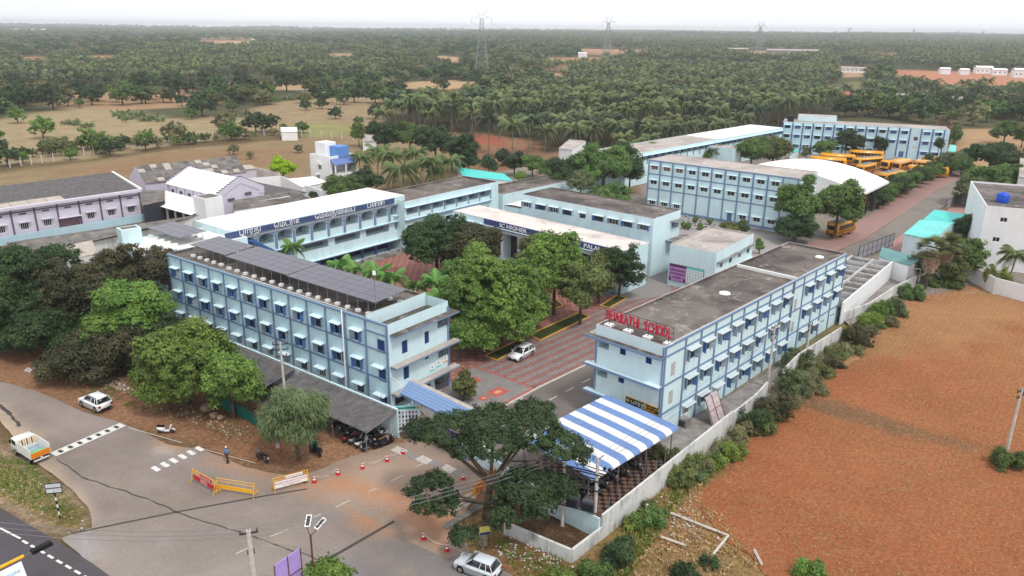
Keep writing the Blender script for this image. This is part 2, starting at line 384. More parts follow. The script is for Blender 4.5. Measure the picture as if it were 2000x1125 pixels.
field(px((1180, 1010), (1320, 860), (1480, 740), (1600, 640), (1660, 600), (1740, 590), (1680, 660), (1560, 740), (1460, 850), (1380, 930), (1250, 1060), (1190, 1090)), (122, 116, 66), 1, 1.5, 3, amt=0.7)
field(px((900, 1010), (1000, 1035), (1110, 1090), (1180, 1090), (1180, 1300), (960, 1300), (930, 1080)), (140, 108, 76), 1, 1.2, 3, amt=0.7)
# bottom left, verge with grass between highway and side road
field(px((-300, 760), (0, 870), (60, 900), (120, 960), (180, 1000), (170, 1030), (110, 1045), (0, 990), (-400, 860)), (176, 152, 128), 0.6, 0.5, 3)
field(px((-200, 850), (0, 895), (60, 915), (110, 965), (80, 985), (0, 960), (-200, 900)), (96, 110, 54), 0.8, 1.0, 2)
field(px((90, 985), (150, 985), (182, 1000), (160, 1030), (120, 1035), (70, 1000)), (118, 106, 66), 0.6, 0.6, 2)
field(px((700, 720), (880, 650), (1230, 540), (1230, 660), (1150, 760), (1150, 830), (900, 860), (780, 850)), (140, 120, 112), 0.6, 0.3, 3)
nx, ny = len(xs), len(ys)
idx = np.arange(nx*ny).reshape(nx, ny)
F4 = np.stack([idx[:-1, :-1], idx[1:, :-1], idx[1:, 1:], idx[:-1, 1:]], -1).reshape(-1, 4)
def npmesh(name, V, F, mat, Cc=None, smooth=False):
    me = bpy.data.meshes.new(name); k = F.shape[1]
    me.vertices.add(len(V)); me.vertices.foreach_set('co', V.astype(np.float32).ravel())
    me.loops.add(F.size); me.loops.foreach_set('vertex_index', F.astype(np.int32).ravel())
    me.polygons.add(len(F)); me.polygons.foreach_set('loop_start', np.arange(0, F.size, k, dtype=np.int32))
    me.polygons.foreach_set('use_smooth', np.full(len(F), smooth))
    me.materials.append(mat); me.update(calc_edges=True)
    if Cc is not None: colattr(me, Cc)
    return me
bumps = (fbm(P[:, 0], P[:, 1], 2.2, 77)-0.5)*0.16*np.clip(1-P[:, 1]/400, 0, 1)
near_build = np.clip(sdist(P, px((280, 480), (700, 380), (1000, 330), (1530, 262), (1870, 300), (1990, 400), (1640, 650), (1230, 920), (950, 1010), (560, 880)))*-1/6, 0, 1)
V = np.concatenate([P, (Zg+bumps*near_build-0.1)[:, None]], 1)
m_ground = ground_mat('earth and dry grass', 2.6, 0.95, tuft=0.4, tuftc=(126, 104, 72), bump=0.9, dk=0.5)
def sheet(name, poly, z, mat, base, paints=(), step=1.2, rag=0.0, parent=None, label=None):
    """a flat sheet with inner points that carry its colours; the border follows the polygon"""
    poly = np.array(poly); B = []
    n = len(poly)
    for i in range(n):
        a, b = poly[i], poly[(i+1) % n]; k = max(1, int(np.linalg.norm(b-a)/step))
        for t in range(k): B.append(a+(b-a)*t/k)
    B = np.array(B)
    if rag: B = B+np.stack([fbm(B[:, 0], B[:, 1], 2.5, 5)-0.5, fbm(B[:, 0], B[:, 1], 2.5, 9)-0.5], 1)*2*rag
    lo, hi = B.min(0), B.max(0)
    gx, gy = np.meshgrid(np.arange(lo[0], hi[0], step), np.arange(lo[1], hi[1], step)); Q = np.stack([gx.ravel(), gy.ravel()], 1)
    Q = Q+RNG.uniform(-0.1, 0.1, Q.shape)*step; Q = Q[sdist(Q, B) > step*0.45]
    A = np.concatenate([B, Q]); nb = len(B)
    r = delaunay_2d_cdt([Vector(p) for p in A], [(i, (i+1) % nb) for i in range(nb)], [tuple(range(nb))], 1, 1e-4)
    A = np.array([tuple(v) for v in r[0]]); me = bpy.data.meshes.new(name)
    fs = []
    for f in r[2]:
        q = [A[i] for i in f]; ar = sum(q[i][0]*q[(i+1) % len(q)][1]-q[(i+1) % len(q)][0]*q[i][1] for i in range(len(q)))
        fs.append(list(f) if ar > 0 else list(reversed(f)))
    me.from_pydata([(x, y, z) for x, y in A], [], fs); me.materials.append(mat)
    Cc = np.ones((len(A), 3))*np.array(lin(base))*(0.93+0.14*fbm(A[:, 0], A[:, 1], 6, 13))[:, None]
    for (pl, c, soft, rg, am) in paints: paint(A, Cc, pl, c, soft, rg, 3.0, 17, am)
    colattr(me, Cc)
    o = obj(name, me, parent)
    return tag(o, label, kind='structure' if parent is None else None)
def field_mat():
    t = NT('ploughed red earth'); at = t.n('ShaderNodeVertexColor', layer_name='Col').outputs[0]
    wv = t.n('ShaderNodeTexWave', wave_type='BANDS', bands_direction='X', i_Scale=0.55, i_Distortion=2.2, i_Detail=4); wv.inputs['Detail Scale'].default_value = 1.6
    mp = t.n('ShaderNodeMapping'); mp.inputs['Rotation'].default_value = (0, 0, R(38)); gm = t.n('ShaderNodeNewGeometry'); t.l(gm.outputs['Position'], mp.inputs[0]); t.l(mp.outputs[0], wv.inputs[0])
    clod = t.noise(3.2, 9, 0.8, lo=0.38, hi=0.66); big = t.noise(0.09, 6, 0.7, lo=0.3, hi=0.7, dist=0.8); straw = t.noise(1.1, 9, 0.85, lo=0.52, hi=0.63, dist=0.6)
    mult = lambda f, k: (lambda m: (t.l(f, m.inputs[0]), setattr(m.inputs[1], 'default_value', k), m.outputs[0])[-1])(t.n('ShaderNodeMath', operation='MULTIPLY'))
    c = t.mix(1.0, at, t.mix(clod, (0.52, 0.48, 0.45), (1.22, 1.2, 1.16)), 'MULTIPLY'); c = t.mix(mult(wv.outputs[1], 0.30), c, t.mix(1.0, at, (0.66, 0.6, 0.56), 'MULTIPLY'))
    c = t.mix(1.0, c, t.mix(big, (0.84, 0.83, 0.82), (1.12, 1.12, 1.14)), 'MULTIPLY'); c = t.mix(mult(straw, 0.42), c, lin((176, 146, 100)))
    t.bump(clod, 0.8, 0.09); return t.done(c, 0.95, 0.08)
sheet('red_field', px((1352, 1000), (1355, 965), (1420, 920), (1490, 840), (1570, 760), (1650, 710), (1760, 605), (1890, 572), (2200, 585), (2600, 700), (2700, 1300), (1700, 1250), (1500, 1120), (1400, 1040)), 0.0, field_mat(), (177, 113, 78),
    [(px((1640, 640), (1780, 590), (1900, 560), (2300, 590), (2300, 650), (2000, 640), (1750, 700), (1650, 710)), (186, 150, 108), 3, 4, 0.6), (px((1900, 640), (2300, 700), (2300, 860), (2000, 800), (1900, 740)), (186, 138, 96), 4, 4, 0.5),
     (px((1580, 800), (1900, 760), (2100, 900), (1950, 1050), (1600, 980)), (188, 128, 90), 4, 4, 0.4), (px((1500, 752), (1650, 785), (1790, 838), (1920, 872), (1900, 880), (1770, 852), (1600, 806), (1480, 768)), (128, 108, 84), 0.5, 0.5, 0.75)], 1.5, 1.4, label='ploughed red-brown field filling the right foreground')
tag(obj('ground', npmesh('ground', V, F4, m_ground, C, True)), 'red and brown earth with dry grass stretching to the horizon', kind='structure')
def gz(x, y):
    i = min(max(np.searchsorted(xs, x), 1), nx-1); j = min(max(np.searchsorted(ys, y), 1), ny-1)
    return float(V[idx[i, j], 2])

def stripmark(name, a, b, wdt, z, m, parent, h=0.004):
    a, b = np.array(a), np.array(b); d = (b-a)/np.linalg.norm(b-a); n = np.array([-d[1], d[0]])*wdt/2
    return MB().plate([tuple(a-n), tuple(b-n), tuple(b+n), tuple(a+n)], z, z+h, m).build(name, parent)
m_asph = ground_mat('worn asphalt', 3.5, 0.35, 0.9, bump=0.25, dk=0.72)
m_asphd = ground_mat('fresh asphalt', 4.0, 0.3, 0.85, bump=0.2, dk=0.75)
m_line = plain('white road paint', (216, 212, 208), 0.7, var=0.12, scale=4)
m_lineo = plain('worn road paint', (190, 182, 174), 0.8, var=0.22, scale=4)
m_tar = plain('tar seam', (70, 66, 64), 0.9)
road = sheet('side_road', px((-500, 600), (0, 745), (70, 762), (150, 800), (240, 825), (330, 868), (400, 880), (480, 912), (560, 930), (640, 960), (700, 975), (760, 1010), (830, 1060), (900, 1075), (1000, 1125), (1250, 1300), (600, 1500), (330, 1220), (200, 1125), (120, 1050), (180, 1030), (175, 990), (120, 940), (60, 895), (0, 820), (-500, 690)), 0.0, m_asph, (138, 127, 120),
    [(px((-100, 790), (0, 790), (40, 830), (130, 930), (180, 990), (182, 1040), (120, 1045), (0, 870), (-100, 820)), (186, 166, 146), 0.8, 0.6, 0.9),
     (ell(330, 868, 34, 12), (176, 136, 100), 0.6, 0.5, 0.7), (px((420, 885), (600, 915), (700, 970), (840, 1060), (770, 1060), (660, 985), (560, 950), (400, 900)), (172, 132, 104), 1.0, 0.8, 0.75),
     (ell(760, 1005, 70, 26), (172, 128, 98), 0.8, 0.8, 0.8), (px((120, 1044), (185, 1038), (200, 1090), (165, 1090)), (168, 168, 172), 0.3, 0.2, 0.9), (ell(330, 1067, 20, 6), (170, 172, 174), 0.2, 0.1, 1),
     (px((0, 985), (450, 1050), (800, 1125), (600, 1300), (300, 1200)), (142, 134, 128), 2, 1, 0.7), (px((720, 1070), (830, 1020), (930, 1090), (1100, 1200), (700, 1300), (600, 1120)), (120, 116, 116), 1, 0.4, 0.8),
     (ell(318, 878, 22, 9), (160, 152, 150), 0.4, 0.3, 0.7)]+
    [(px((-50, 760+k), (120, 830+k), (330, 905+k), (560, 990+k), (560, 996+k), (320, 912+k), (110, 838+k), (-50, 768+k)), (118, 110, 106), 0.5, 0.3, 0.35) for k in (0, 26, 62, 90)]+
    [(ell(random.Random(k).uniform(20, 820), random.Random(k+50).uniform(800, 1120), random.Random(k+9).uniform(8, 40), random.Random(k+5).uniform(3, 12)), random.Random(k+3).choice(((152, 142, 134), (118, 110, 106), (160, 140, 120), (112, 106, 104))), 0.6, 0.5, 0.4) for k in range(46)],
    1.0, 0.25, label='worn grey side road with patches of dust')
gate_road = sheet('gate_apron', px((600, 925), (660, 900), (760, 868), (820, 858), (880, 885), (960, 905), (935, 965), (900, 1010), (915, 1075), (870, 1092), (800, 1058), (740, 1020), (680, 990), (600, 962)), 0.004, m_asph, (152, 134, 120),
    [(px((600, 950), (700, 960), (860, 1060), (900, 1000), (800, 960), (680, 930)), (176, 130, 100), 1.0, 0.8, 0.9), (px((650, 900), (760, 870), (880, 900), (760, 960)), (160, 138, 122), 1, 0.5, 0.7)], 1.0, 0.25, label='dusty asphalt apron in front of the school gate')
hwy = sheet('highway', px((-300, 880), (0, 992), (100, 1050), (180, 1100), (260, 1160), (500, 1400), (-300, 1500), (-600, 1200)), 0.004, m_asphd, (84, 80, 84), [], 1.5, 0.05, label='dark asphalt highway with white edge line')
a, b = g(-60, 990), g(236, 1125+25)
stripmark('lane_line', g(-120, 970), g(40, 1052), 0.16, 0.009, m_line, hwy)
p0, p1 = np.array(g(44, 1056)), np.array(g(260, 1180))
n_ = int(np.linalg.norm(p1-p0)/1.15)
for i in range(n_):
    q0 = p0+(p1-p0)*(i/n_); q1 = p0+(p1-p0)*((i+0.62)/n_); stripmark('lane_dash', q0, q1, 0.2, 0.009, m_line, hwy)
for (a, b) in (((528, 1048), (563, 1034)), ((594, 1019), (627, 1004)), ((655, 991), (684, 977)), ((763, 940), (788, 928)), ((812, 912), (840, 899)), ((460, 1082), (490, 1068)), ((0, 1112), (25, 1098)), ((720, 960), (738, 953))):
    stripmark('centre_dash', g(*a), g(*b), 0.11, 0.009, m_lineo, road)
stripmark('tar_joint', g(140, 1042), g(345, 1000), 0.22, 0.005, m_tar, road); stripmark('tar_joint', g(345, 1000), g(520, 968), 0.22, 0.005, m_tar, road); stripmark('tar_joint', g(520, 968), g(600, 955), 0.2, 0.005, m_tar, road)
stripmark('tar_joint', g(610, 1110), g(770, 1018), 0.3, 0.005, m_tar, road)
def crack(pts, w_=0.1):
    for (a, b) in zip(pts[:-1], pts[1:]):
        k = 5; A0, B0 = np.array(g(*a)), np.array(g(*b)); last = A0
        for i in range(1, k+1):
            q = A0+(B0-A0)*i/k+(RNG.uniform(-0.1, 0.1, 2) if i < k else 0)
            stripmark('road_crack', last, q, w_*RNG.uniform(0.5, 1.4), 0.005, m_tar, road); last = q
crack([(110, 896), (160, 932), (230, 955), (300, 980), (350, 1002), (410, 1022), (490, 1046), (560, 1072), (630, 1095), (700, 1120)], 0.12)
crack([(0, 790), (25, 815), (38, 833)], 0.35)
stripmark('edge_line', g(400, 878), g(500, 905), 0.08, 0.005, m_lineo, road); stripmark('edge_line', g(250, 835), g(356, 865), 0.1, 0.005, m_lineo, road)
# two rumble strips painted in white and grey blocks
m_rum = plain('grey rumble paint', (140, 132, 128), 0.8)
def rumble(a, b, wdt, n, full):
    a, b = np.array(g(*a)), np.array(g(*b)); d = (b-a)/n
    L_ = np.linalg.norm(b-a); u = (b-a)/L_; v = np.array([-u[1], u[0]])
    for i in range(n):
        q = a+d*i
        if full: stripmark('rumble_block', q, q+d*0.97, wdt, 0.006, m_line if i % 2 == 0 else m_rum, road, 0.03)
        else:
            stripmark('rumble_block', q, q+d*(0.97), wdt, 0.006, m_line, road, 0.02)
            if i % 2: stripmark('rumble_block', q+d*0.12, q+d*0.85, wdt*0.62, 0.028, m_tar, road, 0.006)
rumble((104, 888), (240, 829), 1.1, 15, False)
rumble((300, 918), (394, 875), 1.1, 11, True)
# courtyard paving
def paver(name, kind):
    t = NT(name); gm = t.n('ShaderNodeNewGeometry'); mp = t.n('ShaderNodeMapping'); mp.inputs['Rotation'].default_value = (0, 0, -R(46.5))
    t.l(gm.outputs['Position'], mp.inputs[0]); sx = t.n('ShaderNodeSeparateXYZ'); t.l(mp.outputs[0], sx.inputs[0])
    red, grey, org = lin((154, 108, 102)), lin((144, 138, 136)), lin((204, 140, 98))
    def mth(op, a, b):
        m = t.n('ShaderNodeMath', operation=op)
        for i, v in enumerate((a, b)):
            if hasattr(v, 'links'): t.l(v, m.inputs[i])
            elif v is not None: m.inputs[i].default_value = v
        return m.outputs[0]
    X_, Y_ = sx.outputs[0], sx.outputs[1]
    fr = lambda v, s: mth('FRACT', mth('MULTIPLY', v, 1/s), None)
    ctr = lambda v, s, wd: mth('LESS_THAN', mth('ABSOLUTE', mth('SUBTRACT', fr(v, s), 0.5), None), wd)
    if kind == 'stripe':
        st = mth('LESS_THAN', fr(Y_, 1.5), 0.5)
        teeth = mth('MULTIPLY', ctr(X_, 1.2, 0.25), ctr(mth('ADD', Y_, 0.75*0.5), 0.75, 0.22))
        f = mth('ABSOLUTE', mth('SUBTRACT', st, teeth), None); col = t.mix(f, grey, red)
    elif kind == 'dots':
        dot = mth('MULTIPLY', ctr(mth('ADD', X_, Y_), 1.5, 0.17), ctr(mth('SUBTRACT', X_, Y_), 1.5, 0.17)); col = t.mix(dot, red, org)
    else: col = grey
    br = t.n('ShaderNodeTexBrick', i_Scale=1.0); br.inputs['Mortar Size'].default_value = 0.012; br.inputs['Brick Width'].default_value = 0.22; br.inputs['Row Height'].default_value = 0.11
    t.l(mp.outputs[0], br.inputs['Vector']); br.inputs['Color1'].default_value = (1.08, 1.08, 1.08, 1); br.inputs['Color2'].default_value = (0.86, 0.86, 0.86, 1); br.inputs['Mortar'].default_value = (0.6, 0.6, 0.6, 1)
    col = t.mix(1.0, col, br.outputs[0], 'MULTIPLY'); n = t.noise(0.7, 6, 0.7); col = t.mix(1.0, col, t.mix(n, (0.82, 0.8, 0.78), (1.08, 1.08, 1.08)), 'MULTIPLY')
    t.bump(br.outputs[1], -0.4, 0.01)
    return t.done(col, 0.85, 0.15)
m_pst, m_pdot, m_pgrey = paver('striped pavers', 'stripe'), paver('red pavers with orange dots', 'dots'), paver('grey pavers', 'grey')
m_kerb = plain('kerb stone', (186, 178, 168), 0.8, var=0.1)
m_kerby = plain('ochre kerb brick', (206, 156, 84), 0.8, var=0.2, scale=8)
def flat(name, poly, z, m, label=None, parent=None):
    o = MB().plate(poly, z-0.05, z, m).build(name, parent)
    return tag(o, label, kind='structure' if parent is None else None)
court = flat('courtyard_paving', px((640, 600), (760, 480), (820, 450), (1250, 520), (1330, 600), (940, 720), (860, 760), (800, 780)), 0.02, m_pdot, 'red paved courtyard with small orange dots')
flat('striped_paving', px((927, 720), (1010, 655), (1180, 600), (1270, 545), (1345, 560), (1240, 650), (1165, 700), (1048, 757)), 0.024, m_pst, 'red and grey striped paving beside the drive')
flat('grey_paving', px((880, 745), (925, 716), (1043, 758), (960, 812), (860, 850), (820, 800)), 0.028, m_pgrey, 'plain grey paving behind the gate')
for a, b in (((925, 716), (1043, 758)), ((1043, 758), (955, 803))): stripmark('border_course', g(*a), g(*b), 0.3, 0.03, plain('red border', (170, 90, 84)), court)
m_ros = plain('ochre inlay', (204, 150, 110)); m_rosr = plain('red inlay', (176, 92, 80))
for (cx_, cy_, s) in ((972, 766, 1.1), (945, 778, 0.6), (924, 744, 0.9)):
    q = g(cx_, cy_); MB().box(-s, s, -s*0.8, s*0.8, 0.03, 0.034, m_rosr).build('paving_inlay', court, (q[0], q[1], 0), R(46)); MB().box(-s*0.4, s*0.4, -s*0.3, s*0.3, 0.036, 0.04, m_ros).build('paving_inlay', court, (q[0], q[1], 0), R(46))
drive = sheet('drive', px((960, 812), (1048, 757), (1165, 700), (1190, 690), (1230, 800), (1180, 850), (1100, 900), (900, 900)), 0.022, m_asph, (116, 108, 104), [], 1.2, label='asphalt drive between the two front blocks')
for (a, b) in (((965, 806), (984, 795)), ((1002, 789), (1022, 778)), ((1072, 782), (1088, 774)), ((1105, 765), (1121, 757)), ((1137, 748), (1153, 740)), ((985, 838), (1003, 828)), ((1036, 803), (1055, 793))): stripmark('centre_dash', g(*a), g(*b), 0.1, 0.028, m_line, drive)
stripmark('drive_kerb', g(905, 838), g(1052, 758), 0.3, 0.02, m_kerb, drive, 0.1); stripmark('drive_kerb', g(1052, 758), g(1170, 701), 0.3, 0.02, m_kerb, drive, 0.1)
# rear drive
rd = sheet('rear_drive', px((1575, 528), (1640, 490), (1690, 470), (1760, 420), (1830, 370), (1880, 345), (1900, 360), (1880, 380), (1790, 440), (1730, 480), (1660, 530), (1600, 560)), 0.022, m_asph, (132, 124, 118),
    [(px((1640, 490), (1720, 450), (1760, 470), (1680, 510)), (118, 112, 106), 0.8, 0.5, 0.7)], 1.5, label='asphalt drive running back beside the bus park')
flat('pink_paving', px((1560, 480), (1640, 455), (1700, 420), (1790, 360), (1870, 335), (1880, 345), (1830, 370), (1760, 420), (1690, 466), (1640, 488), (1600, 505)), 0.02, plain('pink paving', (150, 118, 111), 0.85, var=0.22, scale=3), 'pink paved strip under the row of young trees')
flat('side_paving', px((1720, 500), (1745, 470), (1800, 430), (1880, 385), (1900, 400), (1850, 440), (1800, 480), (1790, 520)), 0.02, plain('dusty pink paving', (164, 128, 120), 0.85, var=0.15, scale=2), 'pink paving beside the teal shed')
flat('rear_court', px((1230, 420), (1330, 420), (1560, 470), (1600, 500), (1480, 520), (1240, 500)), 0.015, plain('grey cobble paving', (150, 144, 142), 0.9, var=0.25, scale=5), 'grey paved court between the class blocks')
flat('side_passage', px((1150, 560), (1260, 530), (1310, 530), (1310, 575), (1220, 590)), 0.05, plain('cement passage', (136, 130, 128), 0.9, var=0.15), 'cement passage between two blocks')
# grass beds with ochre kerbs
m_lawn = ground_mat('lawn', 9, 0.9, tuft=0.5, tuftc=(60, 80, 34), bump=1.0)
def bed(pts, label, inner=(72, 84, 44)):
    P_ = px(*pts); b = sheet('grass_bed', P_, 0.06, m_lawn, inner, [], 0.8); b['label'] = label
    for i in range(len(P_)):
        stripmark('kerb', P_[i], P_[(i+1) % len(P_)], 0.22, 0.02, m_kerby, b, 0.14)
bed([(1033, 655), (1130, 612), (1152, 619), (1055, 666)], 'long narrow lawn bed beside the striped paving')
bed([(947, 696), (1008, 667), (1030, 673), (971, 705)], 'short lawn bed beside the parked white hatchback')
bed([(1172, 598), (1205, 578), (1225, 583), (1190, 602)], 'lawn bed round the white-limed tree trunk')
bed([(1070, 592), (1085, 584), (1100, 598), (1076, 606)], 'bare earth bed under the courtyard trees', (120, 84, 60))
# ---------------------------------------------------------------- buildings
def wallquads(mb, W, H, holes, m, T, z0=0.0, dep=0.14, back=None):
    """one wall with real openings; T maps (u, z, inward) to a point"""
    us = sorted({0, W, *[v for h in holes for v in (h[0], h[1])]}); zs = sorted({z0, H, *[v for h in holes for v in (h[2], h[3])]})
    for i in range(len(us)-1):
        for j in range(len(zs)-1):
            cu, cz = (us[i]+us[i+1])/2, (zs[j]+zs[j+1])/2
            if any(h[0] < cu < h[1] and h[2] < cz < h[3] for h in holes): continue
            mb.quad(T(us[i], zs[j], 0), T(us[i+1], zs[j], 0), T(us[i+1], zs[j+1], 0), T(us[i], zs[j+1], 0), m)
    for (a, b, c, d, *r) in holes:
        dp = r[0] if r else dep; bk = r[1] if len(r) > 1 else back
        mb.quad(T(a, c, 0), T(b, c, 0), T(b, c, dp), T(a, c, dp), m); mb.quad(T(a, d, 0), T(a, d, dp), T(b, d, dp), T(b, d, 0), m)
        mb.quad(T(a, c, 0), T(a, c, dp), T(a, d, dp), T(a, d, 0), m); mb.quad(T(b, c, 0), T(b, d, 0), T(b, d, dp), T(b, c, dp), m)
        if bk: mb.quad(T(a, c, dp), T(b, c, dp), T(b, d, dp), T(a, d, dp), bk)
SIDE = {'F': 0, 'R': 1, 'B': 2, 'L': 3}
class Bld:
    def __init__(s, name, label, cat, l, r, h, D, ang=None, W=None, anchor='l', group=None, h0=None):
        pl, pr = g(*l, h0 or h), g(*r, h0 or h); d = pr-pl
        s.ang = math.atan2(d[1], d[0]) if ang is None else R(ang)
        s.W = W or float(np.linalg.norm(d)); s.D = D; s.h = h
        s.x = np.array([math.cos(s.ang), math.sin(s.ang)]); s.y = np.array([-s.x[1], s.x[0]])
        s.o = pl if anchor == 'l' else pr-s.x*s.W
        s.e = empty(name, (s.o[0], s.o[1], 0), s.ang, label, cat, group)
        s.holes = {k: [] for k in 'FRBL'}
    def T(s, side, u, z, inn=0.0):
        if side == 'F': return (u, inn, z)
        if side == 'R': return (s.W-inn, u, z)
        if side == 'B': return (s.W-u, s.D-inn, z)
        return (inn, s.D-u, z)
    def uz(s, side, px_, py_, off=0.0):
        o, n, u = (s.o, s.y, s.x) if side == 'F' else (s.o+s.x*s.W, s.x, s.y)
        o = o+n*off*(1 if side == 'R' else -1); r = ray(px_, py_); t = (n@o)/(n@r[:2]); P_ = r*t
        return float((P_[:2]-o)@u), float(P_[2]+CAMH)
    def hole(s, side, *h): s.holes[side].append(h)
    def put(s, name, me, side, u, z, out=0.0, parent=None):
        o = bpy.data.objects.new(name, me); o.location = s.T(side, u, z, -out); o.rotation_euler = (0, 0, SIDE[side]*math.pi/2)
        return reg(link(o, parent or s.e), parent or s.e)
    def length(s, side): return s.W if side in 'FB' else s.D
    def walls(s, m, ms=None, z0=-0.1, top=None, inner=None, skip=''):
        """outer skin, parapet back face and core floors"""
        for k in 'FRBL':
            if k in skip: continue
            mb = MB(); wallquads(mb, s.length(k), top or s.h, s.holes[k], (ms or {}).get(k, m), lambda u, z, i, k=k: s.T(k, u, z, i), z0)
            mb.build('wall', s.e)
    def roof(s, m, z=None, par=0.35, pt=0.16, mp=None, mpi=None):
        """roof slab set down behind a parapet"""
        z = z if z is not None else s.h-par; mb = MB()
        mb.quad((pt, pt, z), (s.W-pt, pt, z), (s.W-pt, s.D-pt, z), (pt, s.D-pt, z), m); mb.build('roof', s.e)
        if par > 0.02:
            mb = MB(); mp = mp or m_conc; mi_ = mpi or mp
            for (x0, x1, y0, y1) in ((0, s.W, 0, pt), (0, s.W, s.D-pt, s.D), (0, pt, pt, s.D-pt), (s.W-pt, s.W, pt, s.D-pt)):
                mb.box(x0+0.004, x1-0.004, y0+0.004, y1-0.004, z, s.h, mi_, top=mp)
            mb.build('parapet', s.e)
    def ledge(s, side, u0, u1, z, out, th=0.12, m=None, mt=None, name='ledge', lip=0.0):
        mb = MB(); mb.box(0, u1-u0, -out, 0.0, -th, 0, m or m_trim, top=mt or m or m_trim)
        if lip: mb.box(0, u1-u0, -out, -out+0.08, 0.003, lip, m or m_trim)
        return s.put(name, mb.mesh(name), side, u0, z)
def grid_windows(b, side, us, zs, wme, w, h, shade=None, shu=None, skip=(), alt=None, sill=0.0, shade_dz=0.25):
    i = 0
    for j, z in enumerate(zs):
        for k, u in enumerate(us):
            i += 1
            if (k, j) in skip: continue
            b.hole(side, u-w/2, u+w/2, z, z+h)
            me = alt[(k, j)] if alt and (k, j) in alt else wme[(k*7+j*3) % len(wme)]
            o = b.put('window', me, side, u, z)
            if shu:
                for sg, m_ in ((-1, shu[(k*5+j) % len(shu)]), (1, shu[(k*5+j+1) % len(shu)])):
                    c = bpy.data.objects.new('shutter', m_); c.location = (sg*w/2, 0.0, 0); an = R(90+((k*37+j*53+sg*11) % 50))
                    c.rotation_euler = (0, 0, (-an if sg < 0 else an-math.pi)); reg(link(c, o), o)
            if shade: b.put('sunshade', shade, side, u, z+h+shade_dz)
def win_mesh(w, h, panes=2, mp=None, mf=None, dep=0.1, bars=0, rows=1, curtain=None):
    mb = MB(); mp = mp or m_glass; mf = mf or m_wht; t = 0.05
    mb.quad((-w/2, dep, 0), (w/2, dep, 0), (w/2, dep, h), (-w/2, dep, h), mp)
    for (x0, x1, z0, z1) in ((-w/2, w/2, 0, t), (-w/2, w/2, h-t, h), (-w/2, -w/2+t, t, h-t), (w/2-t, w/2, t, h-t)): mb.box(x0, x1, dep-0.05, dep-0.002, z0, z1, mf)
    for i in range(1, panes): x = -w/2+w*i/panes; mb.box(x-0.025, x+0.025, dep-0.045, dep-0.003, t, h-t, mf)
    for i in range(1, rows): z = h*i/rows; mb.box(-w/2+t, w/2-t, dep-0.04, dep-0.004, z-0.02, z+0.02, mf)
    for i in range(bars): x = -w/2+w*(i+0.5)/bars; mb.box(x-0.012, x+0.012, dep-0.06, dep-0.055, t, h-t, m_grill)
    if curtain: mb.quad((-w/2+t, dep-0.006, t), (w*0.05, dep-0.006, t), (w*0.05, dep-0.006, h-t), (-w/2+t, dep-0.006, h-t), curtain)
    return mb.mesh('window')
def shutter_mesh(w, h, m):
    mb = MB(); mb.box(0, w, -0.02, 0.02, 0.03, h-0.03, m); mb.box(w*0.15, w*0.85, -0.028, -0.021, h*0.1, h*0.9, m); return mb.mesh('shutter')
def shade_mesh(w, out, m=None, th=0.07, drop=0.06):
    mb = MB(); m = m or m_pale
    mb.hexa([(-w/2, -out, -th-drop), (w/2, -out, -th-drop), (w/2, 0, -th), (-w/2, 0, -th), (-w/2, -out, -drop), (w/2, -out, -drop), (w/2, 0, 0), (-w/2, 0, 0)], m)
    return mb.mesh('sunshade')
def louvre_mesh(w, h, m=None, n=9, frame=None):
    mb = MB(); m = m or m_blued; mb.quad((-w/2, 0.1, 0), (w/2, 0.1, 0), (w/2, 0.1, h), (-w/2, 0.1, h), m_grill)
    for i in range(n):
        z = h*(i+0.5)/n; mb.hexa([(-w/2, 0.01, z-h*0.45/n), (w/2, 0.01, z-h*0.45/n), (w/2, 0.07, z), (-w/2, 0.07, z), (-w/2, 0.01, z-h*0.3/n), (w/2, 0.01, z-h*0.3/n), (w/2, 0.07, z+h*0.15/n), (-w/2, 0.07, z+h*0.15/n)], m)
    mb.box(-0.02, 0.02, -0.005, 0.03, 0, h, frame or m); return mb.mesh('louvre_window')
def grille_mesh(w, h, nx_=8, nz=4, mb=None, m=None):
    mb = MB(); m = m or m_steel
    for i in range(nz): z = h*(i+0.5)/nz; mb.box(-w/2, w/2, 0.05, 0.08, z-0.02, z+0.02, m)
    for i in range(nx_): x = -w/2+w*(i+0.5)/nx_; mb.box(x-0.015, x+0.015, 0.03, 0.048, 0, h, m)
    return mb.mesh('grille')
def colmesh(w, h, p, m): return MB().box(-w/2, w/2, -p, 0.0, 0, h, m).mesh('pilaster')
def bandmesh(L_, h, p, m): return MB().box(0, L_, -p, 0.0, -h/2, h/2, m).mesh('band')
def bands(b, side, zs, h=0.22, p=0.07, m=None, u0=0.0, u1=None):
    me = bandmesh((u1 or b.length(side))-u0, h, p, m or m_trim)
    for z in zs: b.put('band', me, side, u0, z)
def pilasters(b, side, us, z0, z1, w=0.24, p=0.12, m=None):
    me = colmesh(w, z1-z0, p, m or m_trim)
    for u in us: b.put('pilaster', me, side, u, z0)
W2 = [win_mesh(1.1, 1.25, 2, m_glass, m_bluew, bars=5), win_mesh(1.1, 1.25, 2, m_dark, m_bluew, bars=5)]
SHU = [shutter_mesh(0.5, 1.25, m_bluew), shutter_mesh(0.5, 1.25, m_greyw), shutter_mesh(0.5, 1.25, m_bluew)]
SHUB = [shutter_mesh(0.55, 1.2, m_greyw), shutter_mesh(0.55, 1.2, m_greyw), shutter_mesh(0.55, 1.2, m_bluew)]
SH1 = shade_mesh(1.75, 0.62)

